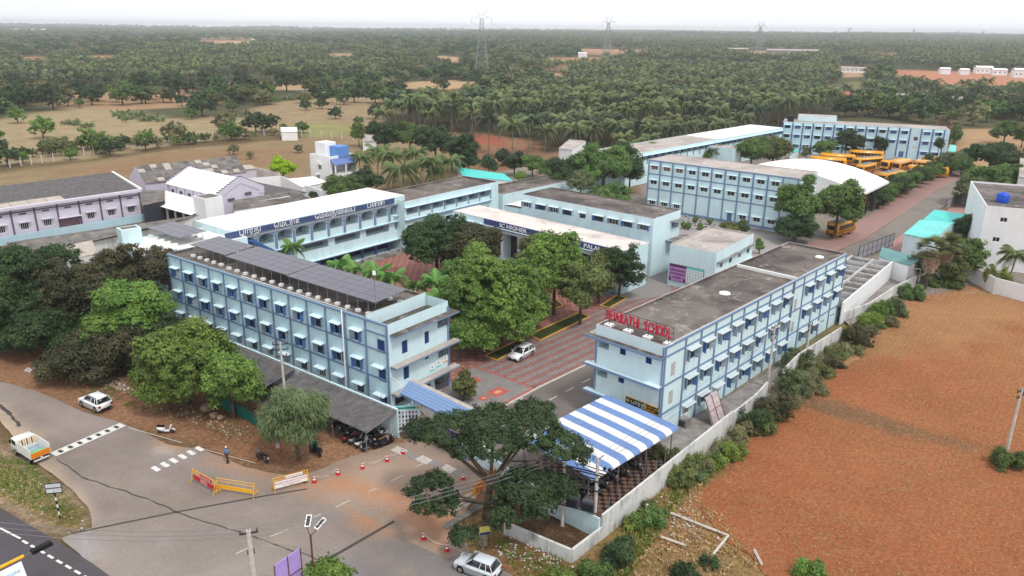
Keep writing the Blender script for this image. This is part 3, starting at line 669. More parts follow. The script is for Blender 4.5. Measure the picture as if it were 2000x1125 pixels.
# --- block A: long front block with solar tables
A = Bld('classroom_block', 'three-storey sky-blue block with solar panels on its roof, front left', 'school building', (326.4, 494.4), (757, 634), 10.6, 9.4, ang=-36.93)
bayA = 38.9/12; usA = [bayA*(i+0.58) for i in range(12)]
grid_windows(A, 'F', usA+[41.2], (7.55, 4.3), W2, 1.1, 1.25, SH1, SHU, skip={(12, 0), (12, 1)})
W1g = [win_mesh(1.1, 1.1, 3, m_dark, m_wht, bars=0), win_mesh(1.1, 1.1, 2, m_greyw, m_bluew), win_mesh(1.1, 1.1, 2, m_glass, m_bluew, bars=5)]
grid_windows(A, 'F', usA, (1.35,), W1g, 1.1, 1.1, SH1, None)
LV = louvre_mesh(1.15, 1.5, n=8)
for z in (7.1, 3.75, 0.75): A.hole('F', 40.6, 41.75, z, z+(1.5 if z > 1 else 1.2)); A.put('louvre_window', LV if z > 1 else louvre_mesh(1.15, 1.2, n=7), 'F', 41.175, z)
for z in (5.6, 2.25): A.put('sunshade', SH1, 'F', 40.9, z)
pilasters(A, 'F', [0.14]+[bayA*i for i in range(1, 13)]+[42.18], 0.0, 10.5, 0.2, 0.12)
bands(A, 'F', (4.0, 7.3), 0.2, 0.07); bands(A, 'F', (10.42,), 0.2, 0.16); bands(A, 'F', (9.2,), 0.2, 0.09, u0=39.05, u1=42.05)
# end wall: louvres, grilled corridor ends, slabs
for (u, z, w_, h_) in ((2.35, 6.6, 0.85, 1.45), (5.8, 6.6, 0.7, 1.4), (2.45, 3.5, 0.85, 1.65), (5.75, 4.7, 0.65, 0.8), (5.9, 0.9, 0.6, 0.7)):
    A.hole('R', u-w_/2, u+w_/2, z, z+h_); A.put('louvre_window', louvre_mesh(w_, h_, n=max(4, int(h_*6))), 'R', u, z)
GR = grille_mesh(1.75, 1.15, 6, 5)
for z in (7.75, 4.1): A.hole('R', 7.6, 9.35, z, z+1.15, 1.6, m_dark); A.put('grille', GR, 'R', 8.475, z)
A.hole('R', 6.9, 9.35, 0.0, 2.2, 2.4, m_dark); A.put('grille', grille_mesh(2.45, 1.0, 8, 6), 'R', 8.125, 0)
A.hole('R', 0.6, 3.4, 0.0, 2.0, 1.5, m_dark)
A.walls(m_bluea, {'R': m_blue, 'B': m_blue})
mb = MB(); mb.quad((0.16, 0.16, 10.3), (38.8, 0.16, 10.3), (38.8, 9.24, 10.3), (0.16, 9.24, 10.3), m_roofd); mb.build('roof', A.e)
mb = MB()
for q in ((0.01, 38.9, 0.01, 0.16), (0.01, 38.9, 9.24, 9.39), (0.01, 0.16, 0.17, 9.23)): mb.box(*q, 10.28, 10.62, m_roofd, top=m_conc)
mb.build('parapet', A.e)
MB().box(38.8, 38.98, 0.17, 9.3, 9.3, 10.9, m_pale, top=m_conc).build('roof_step_wall', A.e)
mb = MB(); mb.box(39.0, 42.3, 0.01, 0.2, 9.3, 10.45, m_blue, top=m_conc); mb.box(42.12, 42.31, 0.21, 1.0, 9.3, 10.1, m_blue, top=m_conc); mb.build('parapet', A.e)
MB().box(39.0, 43.3, 0.22, 10.3, 9.18, 9.36, m_trim, top=m_roofd).build('roof_slab', A.e)
for (z, th) in ((5.72, 0.16), (2.55, 0.16)):
    mb = MB(); mb.box(42.32, 43.3, 0.1, 10.3, z-th, z, m_trim, top=m_roofl); mb.box(42.4, 42.32+0.97, 0.1, 10.3, z+0.004, z+0.09, m_roofl); mb.build('floor_slab', A.e)
pilasters(A, 'R', [9.3], 0.0, 10.0, 0.25, 0.1)
for i, (u, z) in enumerate(((6.5, 2.9), (7.6, 3.05), (8.75, 3.2))):
    mb = MB(); mb.box(-0.42, 0.42, -0.04, 0, 0, 0.85, m_wht); mb.box(-0.38, 0.38, -0.046, -0.041, 0.04, 0.22, m_teal if i < 2 else m_kerby); mb.box(-0.12, 0.12, -0.046, -0.041, 0.42, 0.66, m_greyw if i < 2 else m_kerby)
    A.put('wall_notice', mb.mesh('wall_notice'), 'R', u, z)
# white rain pipe running over the roof and down
mb = MB(); mb.tube([(16, 0.6, 10.42), (35.4, 0.6, 10.42), (35.4, -0.2, 10.72), (35.4, -0.2, 0.2)], 0.07, m_wht, 6); mb.build('pipe', A.e)
mb = MB(); mb.tube([(42.2, -0.2, 10.2), (42.2, -0.2, 0.2)], 0.08, m_trim, 6); mb.build('pipe', A.e)
mb = MB(); mb.tube([(38.75, -0.2, 4.2), (38.75, -0.2, 0.2)], 0.07, m_greyw, 6); mb.build('pipe', A.e)

# --- solar tables
m_frame = plain('aluminium frame', (128, 126, 134), 0.4, 0.5, 0.5)
def panel_mesh(w, d):
    mb = MB(); mb.box(0.015, w-0.015, 0.015, d-0.015, 0, 0.035, m_frame); mb.box(0.035, w-0.035, 0.035, d-0.035, 0.0355, 0.04, m_sol)
    return mb.mesh('solar_panel')
def solar(b, u0, u1, v0, v1, z, nu, nv, label, zr, rows=2, tilt=0.0):
    e = empty('solar_table', (0, 0, 0), 0, label, 'solar panels', 'solar tables on the flat roofs')
    base = Matrix.Translation((b.o[0], b.o[1], 0)) @ Matrix.Rotation(b.ang, 4, 'Z'); e.matrix_world = base @ Matrix.Translation((u0, v0, z))
    W_, D_ = u1-u0, v1-v0; pm = panel_mesh(W_/nu, D_/nv)
    for i in range(nu):
        for j in range(nv):
            o = obj('solar_panel', pm, e, (W_*i/nu, D_*j/nv, tilt*j/nv)); o.rotation_euler = (math.atan2(tilt, D_), 0, 0)
    rail = MB(); rail.box(-0.1, W_+0.1, 0.0, 0.06, -0.09, -0.01, m_steel); rm = rail.mesh('rail')
    for j in (0.02, 0.35, 0.65, 0.97): obj('rail', rm, e, (0, D_*j, tilt*j))
    n = max(3, round(W_/1.7)); leg = MB().tube([(0, 0, zr-z), (0, 0, -0.05)], 0.035, m_steel, 5).mesh('post'); leg2 = MB().tube([(0, 0, zr-z), (0, 0, tilt-0.05)], 0.035, m_steel, 5).mesh('post')
    blk = MB().box(-0.24, 0.24, -0.24, 0.24, zr-z, zr-z+0.3, m_wht).mesh('footing')
    for i in range(n):
        for yy, lm in ((0.02, leg), (D_-0.05, leg2)):
            obj('post', lm, e, (W_*(i+0.3)/n, yy, 0)); obj('footing', blk, e, (W_*(i+0.3)/n, yy, 0), (i*37 % 7)*0.1)
solar(A, 24.1, 39.2, 1.3, 6.2, 11.9, 9, 4, 'solar table nearest the stepped end of the long blue block', 10.3, tilt=0.25)
solar(A, 11.4, 23.9, 1.5, 6.4, 11.9, 8, 4, 'middle solar table of the three on the long blue block', 10.3, tilt=0.25)
solar(A, 2.8, 10.9, 1.8, 6.3, 11.9, 5, 4, 'solar table at the far end of the long blue block', 10.3, tilt=0.25)
mb = MB(); mb.tube([(0, 0, 10.3), (0, 0, 14.6)], 0.035, m_steel, 5); mb.build('mast', A.e, (37.8, 2.6, 0)); MB().tube([(37.8, 2.6, 14.5), (37.8, 2.6, 14.9)], [0.22, 0.16], m_wht, 8).build('mast_lamp', A.e)

# --- block B: front right block with the red roof lettering
B_ = Bld('classroom_block', 'three-storey blue block under the red BHARATHI SCHOOL roof sign', 'school building', (1164.1, 633.8), (1299.5, 676.1), 10.4, 45.0, ang=-43.0, W=8.5, anchor='r')
B_.uc = []
cutB = [660, 795, 895, 990, 1090, 1170, 1258, 1340, 1420, 1490, 1560, 1635, 1700, 1765, 1828]; cyB = [715, 655, 607, 565, 512, 475, 430, 385, 350, 300, 268, 230, 195, 165, 135]
uB = [B_.uz('R', 1100+x/3.308, 460+y/3.308)[0] for x, y in zip(cutB, cyB)]; B_.D = uB[-1]; uB[0] = 0.12; uB[-1] -= 0.12
midB = [(a*0.55+b*0.45) for a, b in zip(uB[:-1], uB[1:])]
winu = [midB[i] for i in range(1, 8)]+[midB[8]*0+uB[8]*0.5+uB[9]*0.5]+[midB[i] for i in range(10, 14)]
WB = [win_mesh(1.35, 1.2, 3, m_glass, m_bluew, bars=6), win_mesh(1.35, 1.2, 3, m_dark, m_greyw, bars=6)]
SHB = shade_mesh(2.1, 0.6, m_greyw if False else wallpaint('grey-white shade slab', (206, 216, 218), amt=0.7))
grid_windows(B_, 'R', winu, (7.35, 4.15, 1.0), WB, 1.35, 1.2, SHB, SHUB, skip={(0, 2), (10, 2), (11, 2), (2, 2)})
m_vent = plain('white grille block', (214, 210, 206), 0.7)
def vent_mesh(w_, h_, nx_=4, nz=8):
    mb = MB(); mb.box(-w_/2, w_/2, 0.01, 0.05, 0, h_, m_vent)
    for i in range(nx_):
        for j in range(nz): mb.box(-w_/2+w_*(i+0.2)/nx_, -w_/2+w_*(i+0.8)/nx_, -0.012, 0.008, h_*(j+0.25)/nz, h_*(j+0.75)/nz, m_brn if (i+j) % 2 else m_greyw)
    return mb.mesh('vent_block')
VM = vent_mesh(0.8, 1.5)
for (u, z) in ((midB[0], 6.6), (midB[0], 3.4), (midB[9], 6.0), (midB[9], 2.9)): B_.hole('R', u-0.4, u+0.4, z, z+1.5); B_.put('vent_block', VM, 'R', u, z)
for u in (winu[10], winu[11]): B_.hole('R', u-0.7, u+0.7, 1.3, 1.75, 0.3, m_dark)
for i in (0, 2): B_.hole('R', winu[i]-0.6, winu[i]+0.6, 0.9, 1.7); B_.put('window', win_mesh(1.2, 0.8, 3, m_brn if i == 0 else m_greyw, m_wht), 'R', winu[i], 0.9); B_.put('sunshade', SHB, 'R', winu[i], 2.3)
pilasters(B_, 'R', uB, 0.0, 10.25, 0.2, 0.12)
bands(B_, 'R', (2.75, 5.95, 9.15), 0.2, 0.07); bands(B_, 'R', (10.22,), 0.18, 0.14)
for (u, z) in ((3.55, 7.95), (6.72, 7.95), (3.55, 4.75)): B_.hole('F', u-0.36, u+0.36, z, z+0.9); B_.put('louvre_window', louvre_mesh(0.72, 0.9, n=6), 'F', u, z)
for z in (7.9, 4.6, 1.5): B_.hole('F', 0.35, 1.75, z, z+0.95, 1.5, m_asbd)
for z, u1 in ((9.25, 8.5), (6.0, 8.5), (2.85, 2.3)):
    B_.ledge('F', -0.9, u1, z, 0.85, 0.2, m_trim, m_pale if z < 9 else m_roofd, 'floor_slab', 0.06)
pilasters(B_, 'F', [0.13], 0, 9.2, 0.25, 0.05); pilasters(B_, 'F', [8.37], 0, 10.2, 0.2, 0.05)
B_.walls(m_blue, {'F': m_pale, 'L': m_pale})
B_.roof(m_roofd, par=0.3, mp=m_roofl, mpi=m_roofd)
MB().box(0.2, B_.W-0.1, 30.4, 30.65, 10.1, 10.5, m_wht).build('roof_strip', B_.e)
for (x, y, r_) in ((4.4, 19.5, 0.7), (6.2, 43.0, 0.6)): MB().tube([(x, y, 10.1), (x, y, 10.22)], [r_, r_*0.9], m_wht, 16).build('roof_cap', B_.e)
MB().plate([(-0.9, 0), (0.0, 0), (0.0, B_.D), (-0.9, B_.D)], 9.1, 9.25, m_trim, m_roofl).build('side_eave', B_.e)
mb = MB(); mb.tube([(B_.W+0.2, uB[9], 10.3), (B_.W+0.2, uB[9], 0.2)], 0.07, m_trim, 6); mb.build('pipe', B_.e)
# sign on the end wall
mb = MB(); mb.box(0, 3.9, -0.12, -0.02, 0, 0.75, plain('dark green signboard', (28, 48, 44), 0.5), top=m_kerby)
for (x0, x1, z0, z1) in ((0, 3.9, -0.05, 0), (0, 3.9, 0.75, 0.8)): mb.box(x0, x1, -0.14, -0.02, z0, z1, m_kerby)
sb = B_.put('wall_sign', mb.mesh('wall_sign'), 'F', 4.35, 2.75)
text('lettering', 'பாரதி', 0.62, m_wht, sb, (0.62, -0.13, 0.22), (R(90), 0, 0)); text('lettering', 'மெட்ரிக் பள்ளி'.replace('மெ', 'ெம'), 0.26, m_yel, sb, (2.2, -0.13, 0.42), (R(90), 0, 0)); text('lettering', 'மேல்நிலைப்'.replace('மே', 'ேம').replace('லை', 'ைல'), 0.22, m_yel, sb, (2.2, -0.13, 0.12), (R(90), 0, 0))
MB().tube([(0.3, -0.125, 0.4), (0.3, -0.14, 0.4)], 0.2, m_kerby, 14).build('emblem', sb)
# roof lettering
sg = empty('roof_sign', (0, 0, 0), 0, 'red BHARATHI SCHOOL letters on a steel frame along the roof edge', 'sign'); sg.matrix_world = Matrix.Translation((B_.o[0], B_.o[1], 0)) @ Matrix.Rotation(B_.ang, 4, 'Z') @ Matrix.Translation((0.35, 1.1, 10.1))
mb = MB(); L_ = 8.3
for z in (0.75, 1.35, 1.95): mb.box(0, L_, 0.0, 0.04, z-0.02, z+0.02, m_steeld)
for i in range(9): x = L_*i/8; mb.box(x-0.02, x+0.02, 0.0, 0.04, 0.75, 1.97, m_steeld)
mb.build('frame', sg)
for i in range(4):
    x = 0.5+i*(L_-1.0)/3; MB().box(x-0.03, x+0.03, 0.0, 0.06, 0.2, 0.8, m_steeld).build('post', sg); MB().box(x-0.42, x+0.42, -0.35, 0.4, 0, 0.24, m_wht).build('footing', sg)
xx = 0.12
for ch in 'BHARATHI SCHOOL':
    if ch == ' ': xx += 0.42; continue
    wd = 0.22 if ch == 'I' else 0.575
    t_ = text('letter', ch, 1.5, m_letter, sg, (xx+wd/2, -0.1, 0.8), (R(90), 0, 0), 0.05, 'CENTER', sx=0.56, off=0.03); xx += wd

# --- block C: main block with the Tamil name board and arches
C_ = Bld('main_school_block', 'main three-storey block with arches and the Tamil name board', 'school building', (452, 452), (763, 386), 10.2, 10.4, ang=51.0)
C_.W = 35.85
ar0, ab = 7.6, 3.46
m_arch = wallpaint('pale arch spandrel', (190, 216, 228))
def arch_mesh(w, h, rise):
    """filling between a round-shouldered arch and a square head"""
    mb = MB(); n = 8; pts = []
    for i in range(n+1):
        a = math.pi*i/n; pts.append((-w/2*math.cos(a), h-rise+rise*min(1, math.sin(a)**0.6)))
    for i in range(n):
        (x0, z0), (x1, z1) = pts[i], pts[i+1]; mb.quad((x0, -0.02, z0), (x1, -0.02, z1), (x1, -0.02, h+0.02), (x0, -0.02, h+0.02), m_arch); mb.quad((x0, -0.02, z0), (x1, -0.02, z1), (x1, 0.3, z1), (x0, 0.3, z0), m_arch)
    return mb.mesh('arch')
AM = arch_mesh(2.75, 1.65, 0.9); GRC = grille_mesh(2.75, 1.5, 3, 6, m=m_greyw)
for i in range(-2, 8):
    u = ar0+ab*(i+0.5)
    if u < 1.6: continue
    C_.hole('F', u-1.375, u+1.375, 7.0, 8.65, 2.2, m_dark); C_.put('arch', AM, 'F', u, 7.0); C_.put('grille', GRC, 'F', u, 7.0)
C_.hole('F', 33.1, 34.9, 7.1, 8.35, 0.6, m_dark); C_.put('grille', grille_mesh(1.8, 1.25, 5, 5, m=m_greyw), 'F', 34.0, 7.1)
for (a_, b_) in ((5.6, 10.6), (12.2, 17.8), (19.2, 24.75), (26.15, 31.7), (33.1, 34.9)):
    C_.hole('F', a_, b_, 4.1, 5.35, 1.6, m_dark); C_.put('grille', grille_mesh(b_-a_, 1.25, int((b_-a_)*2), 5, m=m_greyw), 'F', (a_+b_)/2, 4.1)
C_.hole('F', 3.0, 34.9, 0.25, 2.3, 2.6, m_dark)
C_.walls(m_blue); C_.roof(m_roofw, par=0.05, mp=m_roofw)
for i in range(-1, 9): C_.put('pilaster', MB().box(-0.2, 0.2, -0.16, 0, 0, 2.3, m_trim).mesh('pilaster'), 'F', ar0+ab*i, 5.9)
for i in range(0, 11): C_.put('column', MB().box(-0.18, 0.18, 0.1, 0.5, 0, 2.05, m_trimd).mesh('column'), 'F', 3.2+i*3.16, 0.25)
C_.ledge('F', 0.0, 36.0, 8.95, 0.5, 0.15, m_trim, m_roofl, 'eave'); C_.ledge('F', 0.0, 36.0, 5.75, 0.55, 0.13, m_trim, m_pale, 'sunshade_slab'); C_.ledge('F', 0.0, 36.0, 2.45, 0.9, 0.15, m_trim, m_pale, 'sunshade_slab')
C_.ledge('F', 32.9, 35.9, 6.7, 0.5, 0.12, m_trim, m_pale, 'sunshade_slab')
mb = MB(); mb.box(0, 34.2, -0.3, -0.05, 0.05, 0.95, m_navy); nb = C_.put('name_board', mb.mesh('name_board'), 'F', -1.2, 9.15)
tam = 'பாரதி ெமட்ரிக் ேமல்நிைலப் பள்ளி'
text('lettering', 'பாரதி', 1.25, m_wht, nb, (2.2, -0.33, 0.22), (R(90), 0, 0), 0.03, sx=1.0); text('lettering', 'ெமட்ரிக்', 1.2, m_wht, nb, (8.4, -0.33, 0.22), (R(90), 0, 0), 0.03, sx=1.0)
text('lettering', 'ேமல்நிைலப்', 1.2, m_wht, nb, (16.3, -0.33, 0.22), (R(90), 0, 0), 0.03, sx=1.1); text('lettering', 'பள்ளி', 1.2, m_wht, nb, (27.6, -0.33, 0.22), (R(90), 0, 0), 0.03, sx=1.1)
for i in range(4): MB().box(24, 34, -1.4-0.35*i, -0.95-0.35*i+0.1, 0, 0.6-0.15*i, m_conc).build('step', C_.e)
mb = MB()
for i in range(10): mb.box(34.6, 36.2, -0.4-0.35*(10-i), -0.4-0.35*(9-i), 0.0, 0.28*(i+1), m_red if False else m_conc)
mb.build('stair', C_.e)
mb = MB(); mb.hexa([(6.0, -0.9, 5.8), (6.9, -0.9, 5.8), (6.9, -0.2, 5.8), (6.0, -0.2, 5.8), (2.2, -0.9, 8.4), (3.1, -0.9, 8.4), (3.1, -0.2, 8.4), (2.2, -0.2, 8.4)], m_trimd); mb.build('stair_flight', C_.e)
# wing behind A, white roof with a small solar table
Lw = Bld('side_wing', 'low wing with white roof and one solar table behind the long block', 'school building', (290, 495), (392, 466), 9.4, 10.4, ang=43.0, W=15.5)
Lw.o = g(275, 500, 9.4); Lw.e.location = (Lw.o[0], Lw.o[1], 0)
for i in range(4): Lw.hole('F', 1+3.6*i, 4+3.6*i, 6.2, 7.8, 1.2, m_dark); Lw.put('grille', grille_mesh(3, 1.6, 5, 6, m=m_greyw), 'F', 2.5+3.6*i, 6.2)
Lw.walls(m_blue); Lw.roof(m_roofw, par=0.3, mp=m_roofw, mpi=m_pale); Lw.ledge('F', 0, 15.5, 8.4, 0.8, 0.15, m_trim, m_greyw, 'eave')
mb = MB(); mb.box(0, 2.8, 7.5, 9.6, 9.0, 11.6, m_blue); mb.box(0.3, 2.5, 7.8, 9.3, 11.604, 11.61, m_roofd); mb.build('stair_head', Lw.e)
p_ = g(345, 447, 10.6); Lw2 = type('o', (), {})(); Lw2.o = p_; Lw2.ang = R(-38)
solar(Lw2, -4.6, 4.6, -2.2, 2.2, 10.4, 5, 3, 'small solar table on the white roof of the side wing', 9.12, tilt=0.2)
# --- block D: wing continuing to the right, brown roof
D_ = Bld('rear_wing', 'brown-roofed classroom wing joined to the arcaded main block', 'school building', (789.5, 394), (959, 357.6), 9.6, 9.8, ang=50.7)
D_.W = 26.5
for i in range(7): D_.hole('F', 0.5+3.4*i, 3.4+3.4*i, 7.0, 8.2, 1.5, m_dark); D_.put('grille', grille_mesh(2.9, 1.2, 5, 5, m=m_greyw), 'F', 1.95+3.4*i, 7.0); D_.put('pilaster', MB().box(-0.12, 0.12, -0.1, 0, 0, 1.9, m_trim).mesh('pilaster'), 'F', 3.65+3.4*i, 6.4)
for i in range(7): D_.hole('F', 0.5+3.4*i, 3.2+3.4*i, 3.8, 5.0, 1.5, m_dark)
D_.walls(m_blue); D_.roof(m_roofd, par=0.4, mp=m_roofl, mpi=m_roofd)
D_.ledge('F', 0, 24, 8.45, 0.5, 0.12, m_trim, m_pale, 'eave'); D_.ledge('F', 0, 24, 6.15, 0.4, 0.3, m_trim, m_pale, 'ledge')
D2 = Bld('rear_wing', 'long low brown-roofed block behind the two wings, beside the big trees', 'school building', (982, 380), (1160, 336), 5.5, 9.0, ang=47.0, W=46)
D2.walls(m_blue); D2.roof(m_roofd, par=0.4, mp=m_roofl, mpi=m_roofd)
# --- block E: low verandah block with the English name board
E_ = Bld('verandah_block', 'white-roofed verandah block with blue English name board, mid courtyard', 'school building', (910, 405), (1218, 490), 7.2, 7.0, ang=-42.8, W=39.0, anchor='r')
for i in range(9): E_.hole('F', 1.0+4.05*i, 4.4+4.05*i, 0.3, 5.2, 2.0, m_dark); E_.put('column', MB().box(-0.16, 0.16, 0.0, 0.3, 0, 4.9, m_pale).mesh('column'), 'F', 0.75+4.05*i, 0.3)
E_.walls(m_blue); E_.roof(m_roofe, par=0.05, mp=m_roofe)
mb = MB(); mb.box(0, 29, -0.3, -0.05, 0, 0.98, plain('deep blue name board', (62, 76, 126), 0.6)); nb = E_.put('name_board', mb.mesh('name_board'), 'F', 8.5, 6.2)
text('lettering', 'IC HIGHER', 1.0, m_wht, nb, (4.0, -0.33, 0.14), (R(90), 0, 0), 0.03, sx=1.35, off=0.015); text('lettering', 'PALAI', 0.95, m_wht, nb, (22.9, -0.33, 0.14), (R(90), 0, 0), 0.03, sx=1.3, off=0.015)
E_.ledge('F', 0, 39, 6.1, 0.6, 0.15, m_trim, m_pale, 'eave')
for i in range(4): MB().box(33.5, 37.8, -0.6-0.35*i, -0.25-0.35*i, 0, 0.7-0.17*i, m_trim).build('step', E_.e)
# --- block F
F_ = Bld('mid_classroom_block', 'pale blue block with a weathered roof and one row of windows', 'school building', (1019, 379), (1277, 427), 10.2, 9.06, ang=-40.73)
WF = [win_mesh(1.8, 1.05, 3, m_glass, m_wht, bars=6), win_mesh(1.8, 1.05, 3, m_dark, m_bluew, bars=6)]
SHF = shade_mesh(2.3, 0.5); SHW = [shutter_mesh(0.5, 1.05, m_greyw), shutter_mesh(0.5, 1.05, m_bluew)]
usF = [1.4, 4.8, 7.8, 11.0, 14.3, 17.7, 20.8, 23.8, 27.0]
grid_windows(F_, 'F', usF, (7.9,), WF, 1.8, 1.05, SHF, SHW, skip={(4, 0)}, shade_dz=0.12)
F_.hole('F', 13.6, 14.9, 7.9, 8.9); F_.put('window', win_mesh(1.3, 1.0, 2, m_glass, m_grill), 'F', 14.25, 7.9); F_.put('sunshade', shade_mesh(1.8, 0.5), 'F', 14.25, 9.0)
for z in (4.75, 1.6): F_.hole('F', 26.7, 27.9, z, z+1.05); F_.put('window', win_mesh(1.2, 1.05, 3, m_glass, m_bluew, bars=5), 'F', 27.3, z); F_.put('sunshade', shade_mesh(1.7, 0.5), 'F', 27.3, z+1.2)
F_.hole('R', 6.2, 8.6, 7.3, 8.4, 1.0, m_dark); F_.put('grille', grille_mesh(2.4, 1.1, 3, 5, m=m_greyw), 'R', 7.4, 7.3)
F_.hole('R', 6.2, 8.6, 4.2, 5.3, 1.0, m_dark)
F_.walls(m_pale); F_.roof(m_roofd, par=0.18, mp=m_roofd, mpi=m_roofd)
F_.ledge('R', 5.6, 10.2, 8.75, 1.1, 0.12, m_trim, m_conc, 'canopy_slab'); F_.ledge('R', 4.4, 10.6, 5.6, 1.6, 0.12, m_trim, m_conc, 'canopy_slab')
wt = Bld('water_tank', 'small pale tank house with a domed lid beside the mid block', 'tank', (985, 402), (1030, 402), 6.8, 5.0, ang=-38, W=5.5)
wt.walls(m_blue); mb = MB()
for i in range(6):
    a0, a1 = math.pi*i/6, math.pi*(i+1)/6; mb.quad((2.75-2.9*math.cos(a0), -0.1, 6.8+0.5*math.sin(a0)), (2.75-2.9*math.cos(a1), -0.1, 6.8+0.5*math.sin(a1)), (2.75-2.9*math.cos(a1), 5.1, 6.8+0.5*math.sin(a1)), (2.75-2.9*math.cos(a0), 5.1, 6.8+0.5*math.sin(a0)), m_roofw)
mb.quad((0, 0, 6.79), (5.5, 0, 6.79), (5.5, 5, 6.79), (0, 5, 6.79), m_roofw); mb.build('lid', wt.e)
# --- block G with the poster
G_ = Bld('office_block', 'small two-storey pale block with a purple poster on its wall', 'school building', (1309, 476), (1401, 491.5), 7.0, 15.3, ang=-38.0, W=8.0)
SHG = shade_mesh(1.5, 0.4)
for i, u in enumerate((2.4, 6.0, 9.8, 13.4)): G_.hole('R', u-0.6, u+0.6, 3.9, 4.9); G_.put('window', win_mesh(1.2, 1.0, 2, m_glass, m_greyw if i % 2 else m_wht), 'R', u, 3.9)
G_.walls(m_pale, {'R': m_pale}); G_.roof(m_roofl, par=0.25, mp=m_roofl)
G_.ledge('R', 0.4, 15.3, 5.25, 0.5, 0.12, m_trim, m_conc, 'ledge'); G_.ledge('R', 0.2, 15.3, 2.9, 0.4, 0.12, m_pale, m_pale, 'ledge')
m_pur = plain('purple poster print', (176, 130, 186), 0.6, var=0.15, scale=1.5); m_mau = plain('dark mauve print', (104, 46, 96), 0.6); m_pwht = plain('poster white', (214, 222, 222), 0.6, var=0.08)
mb = MB(); mb.box(0, 6.0, -0.1, -0.02, 0, 2.9, m_steeld); mb.box(0.05, 3.0, -0.11, -0.101, 0.05, 2.85, m_pur); mb.box(3.02, 5.95, -0.11, -0.101, 0.05, 2.85, m_pwht); mb.box(0.05, 3.0, -0.114, -0.111, 2.45, 2.85, m_mau); mb.box(3.02, 5.95, -0.114, -0.111, 2.5, 2.85, m_teall)
for r_ in range(3):
    for c_ in range(9 if r_ < 2 else 5): mb.box(0.2+c_*0.3+(0.5 if r_ == 2 else 0), 0.4+c_*0.3+(0.5 if r_ == 2 else 0), -0.116, -0.112, 1.75-r_*0.6, 2.1-r_*0.6, m_mau)
for r_ in range(5):
    for c_ in range(6): mb.box(3.25+c_*0.45, 3.4+c_*0.45, -0.116, -0.112, 0.25+r_*0.45, 0.5+r_*0.45, m_greyw)
mb.box(0.05, 0.4, -0.117, -0.112, 0.1, 0.7, m_mau); mb.box(2.6, 2.95, -0.117, -0.112, 0.1, 0.7, m_mau)
po = G_.put('wall_poster', mb.mesh('wall_poster'), 'F', 0.25, 0.9)
tag(po, 'purple and white')
# --- block H: grid front
H_ = Bld('rear_classroom_block', 'three-storey pale blue block with a grid of slate trims, rear centre', 'school building', (1267.2, 311.2), (1531, 344.8), 11.6, 10.7, ang=-39.5)
H_.W = 34.9
WH = [win_mesh(1.65, 1.05, 2, m_glass, m_wht), win_mesh(1.65, 1.05, 2, m_dark, m_wht), win_mesh(1.65, 1.05, 2, m_glass, m_wht, curtain=m_dark)]
WHb = win_mesh(1.65, 1.05, 2, m_brn, m_wht)
SHH = shade_mesh(2.3, 0.5); usH = [3.155*(i+0.52) for i in range(10)]
grid_windows(H_, 'F', usH, (9.4, 6.05), WH, 1.65, 1.05, SHH, alt={(0, 0): WHb, (1, 0): WHb, (2, 0): WHb}, shade_dz=0.1)
for k in (0, 1, 2, 7, 8, 9): H_.hole('F', usH[k]-0.75, usH[k]+0.75, 1.3, 2.3); H_.put('window', win_mesh(1.5, 1.0, 2 if k > 2 else 3, m_glass, m_wht), 'F', usH[k], 1.3); H_.put('sunshade', SHH, 'F', usH[k], 2.45)
H_.hole('F', 20.2, 21.3, 0.3, 2.3, 0.1, m_bluew); H_.put('door', MB().box(-0.5, 0.5, 0.03, 0.08, 0, 1.95, m_bluew).mesh('door'), 'F', 20.75, 0.32); H_.put('sunshade', shade_mesh(1.8, 0.5), 'F', 20.75, 2.55)
H_.hole('F', 32.9, 33.7, 9.6, 10.3); H_.put('window', win_mesh(0.8, 0.7, 2, m_glass, m_wht), 'F', 33.3, 9.6)
pilasters(H_, 'F', [0.16]+[3.155*i for i in range(1, 11)]+[34.74], 0, 11.35, 0.3, 0.1); bands(H_, 'F', (5.0, 8.4), 0.24, 0.06); bands(H_, 'F', (11.45,), 0.26, 0.14); bands(H_, 'F', (0.35,), 0.5, 0.07)
H_.walls(m_blue); H_.roof(m_roofl, par=0.12, mp=m_roofl)
# --- block J: far block with blue columns
J_ = Bld('far_classroom_block', 'farthest three-storey block with dark blue columns behind the buses', 'school building', (1529.5, 237.6), (1860.4, 253.7), 10.3, 11.0, ang=-21.0)
J_.W = 51.0
usJ = [3.3*(i+0.5) for i in range(15)]
WJ = [win_mesh(1.85, 1.15, 3, m_glass, m_bluew), win_mesh(1.85, 1.15, 3, m_bluew, m_bluew), win_mesh(1.85, 1.15, 3, m_glass, m_bluew, curtain=m_bluew)]
grid_windows(J_, 'F', usJ, (8.2, 5.1, 1.8), WJ, 1.85, 1.15, shade_mesh(2.5, 0.5), skip={(12, 0), (12, 1), (12, 2), (11, 2), (10, 2)}, shade_dz=0.1)
J_.hole('F', 41.5-0.6, 41.5+0.6, 6.3, 7.5); J_.put('window', win_mesh(1.2, 1.2, 3, m_dark, m_kerby), 'F', 41.5, 6.3); J_.hole('F', 40.9, 42.1, 3.2, 4.3); J_.put('window', win_mesh(1.2, 1.1, 1, m_vent, m_wht), 'F', 41.5, 3.2)
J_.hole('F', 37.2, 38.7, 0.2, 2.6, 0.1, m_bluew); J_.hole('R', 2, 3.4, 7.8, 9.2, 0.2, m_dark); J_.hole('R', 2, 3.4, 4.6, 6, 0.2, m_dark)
pilasters(J_, 'F', [0.15]+[3.3*i for i in range(1, 16)], 0, 10.2, 0.3, 0.14, m_trimd)
J_.walls(m_bluea); J_.roof(m_roofl, par=0.1, mp=m_roofl)
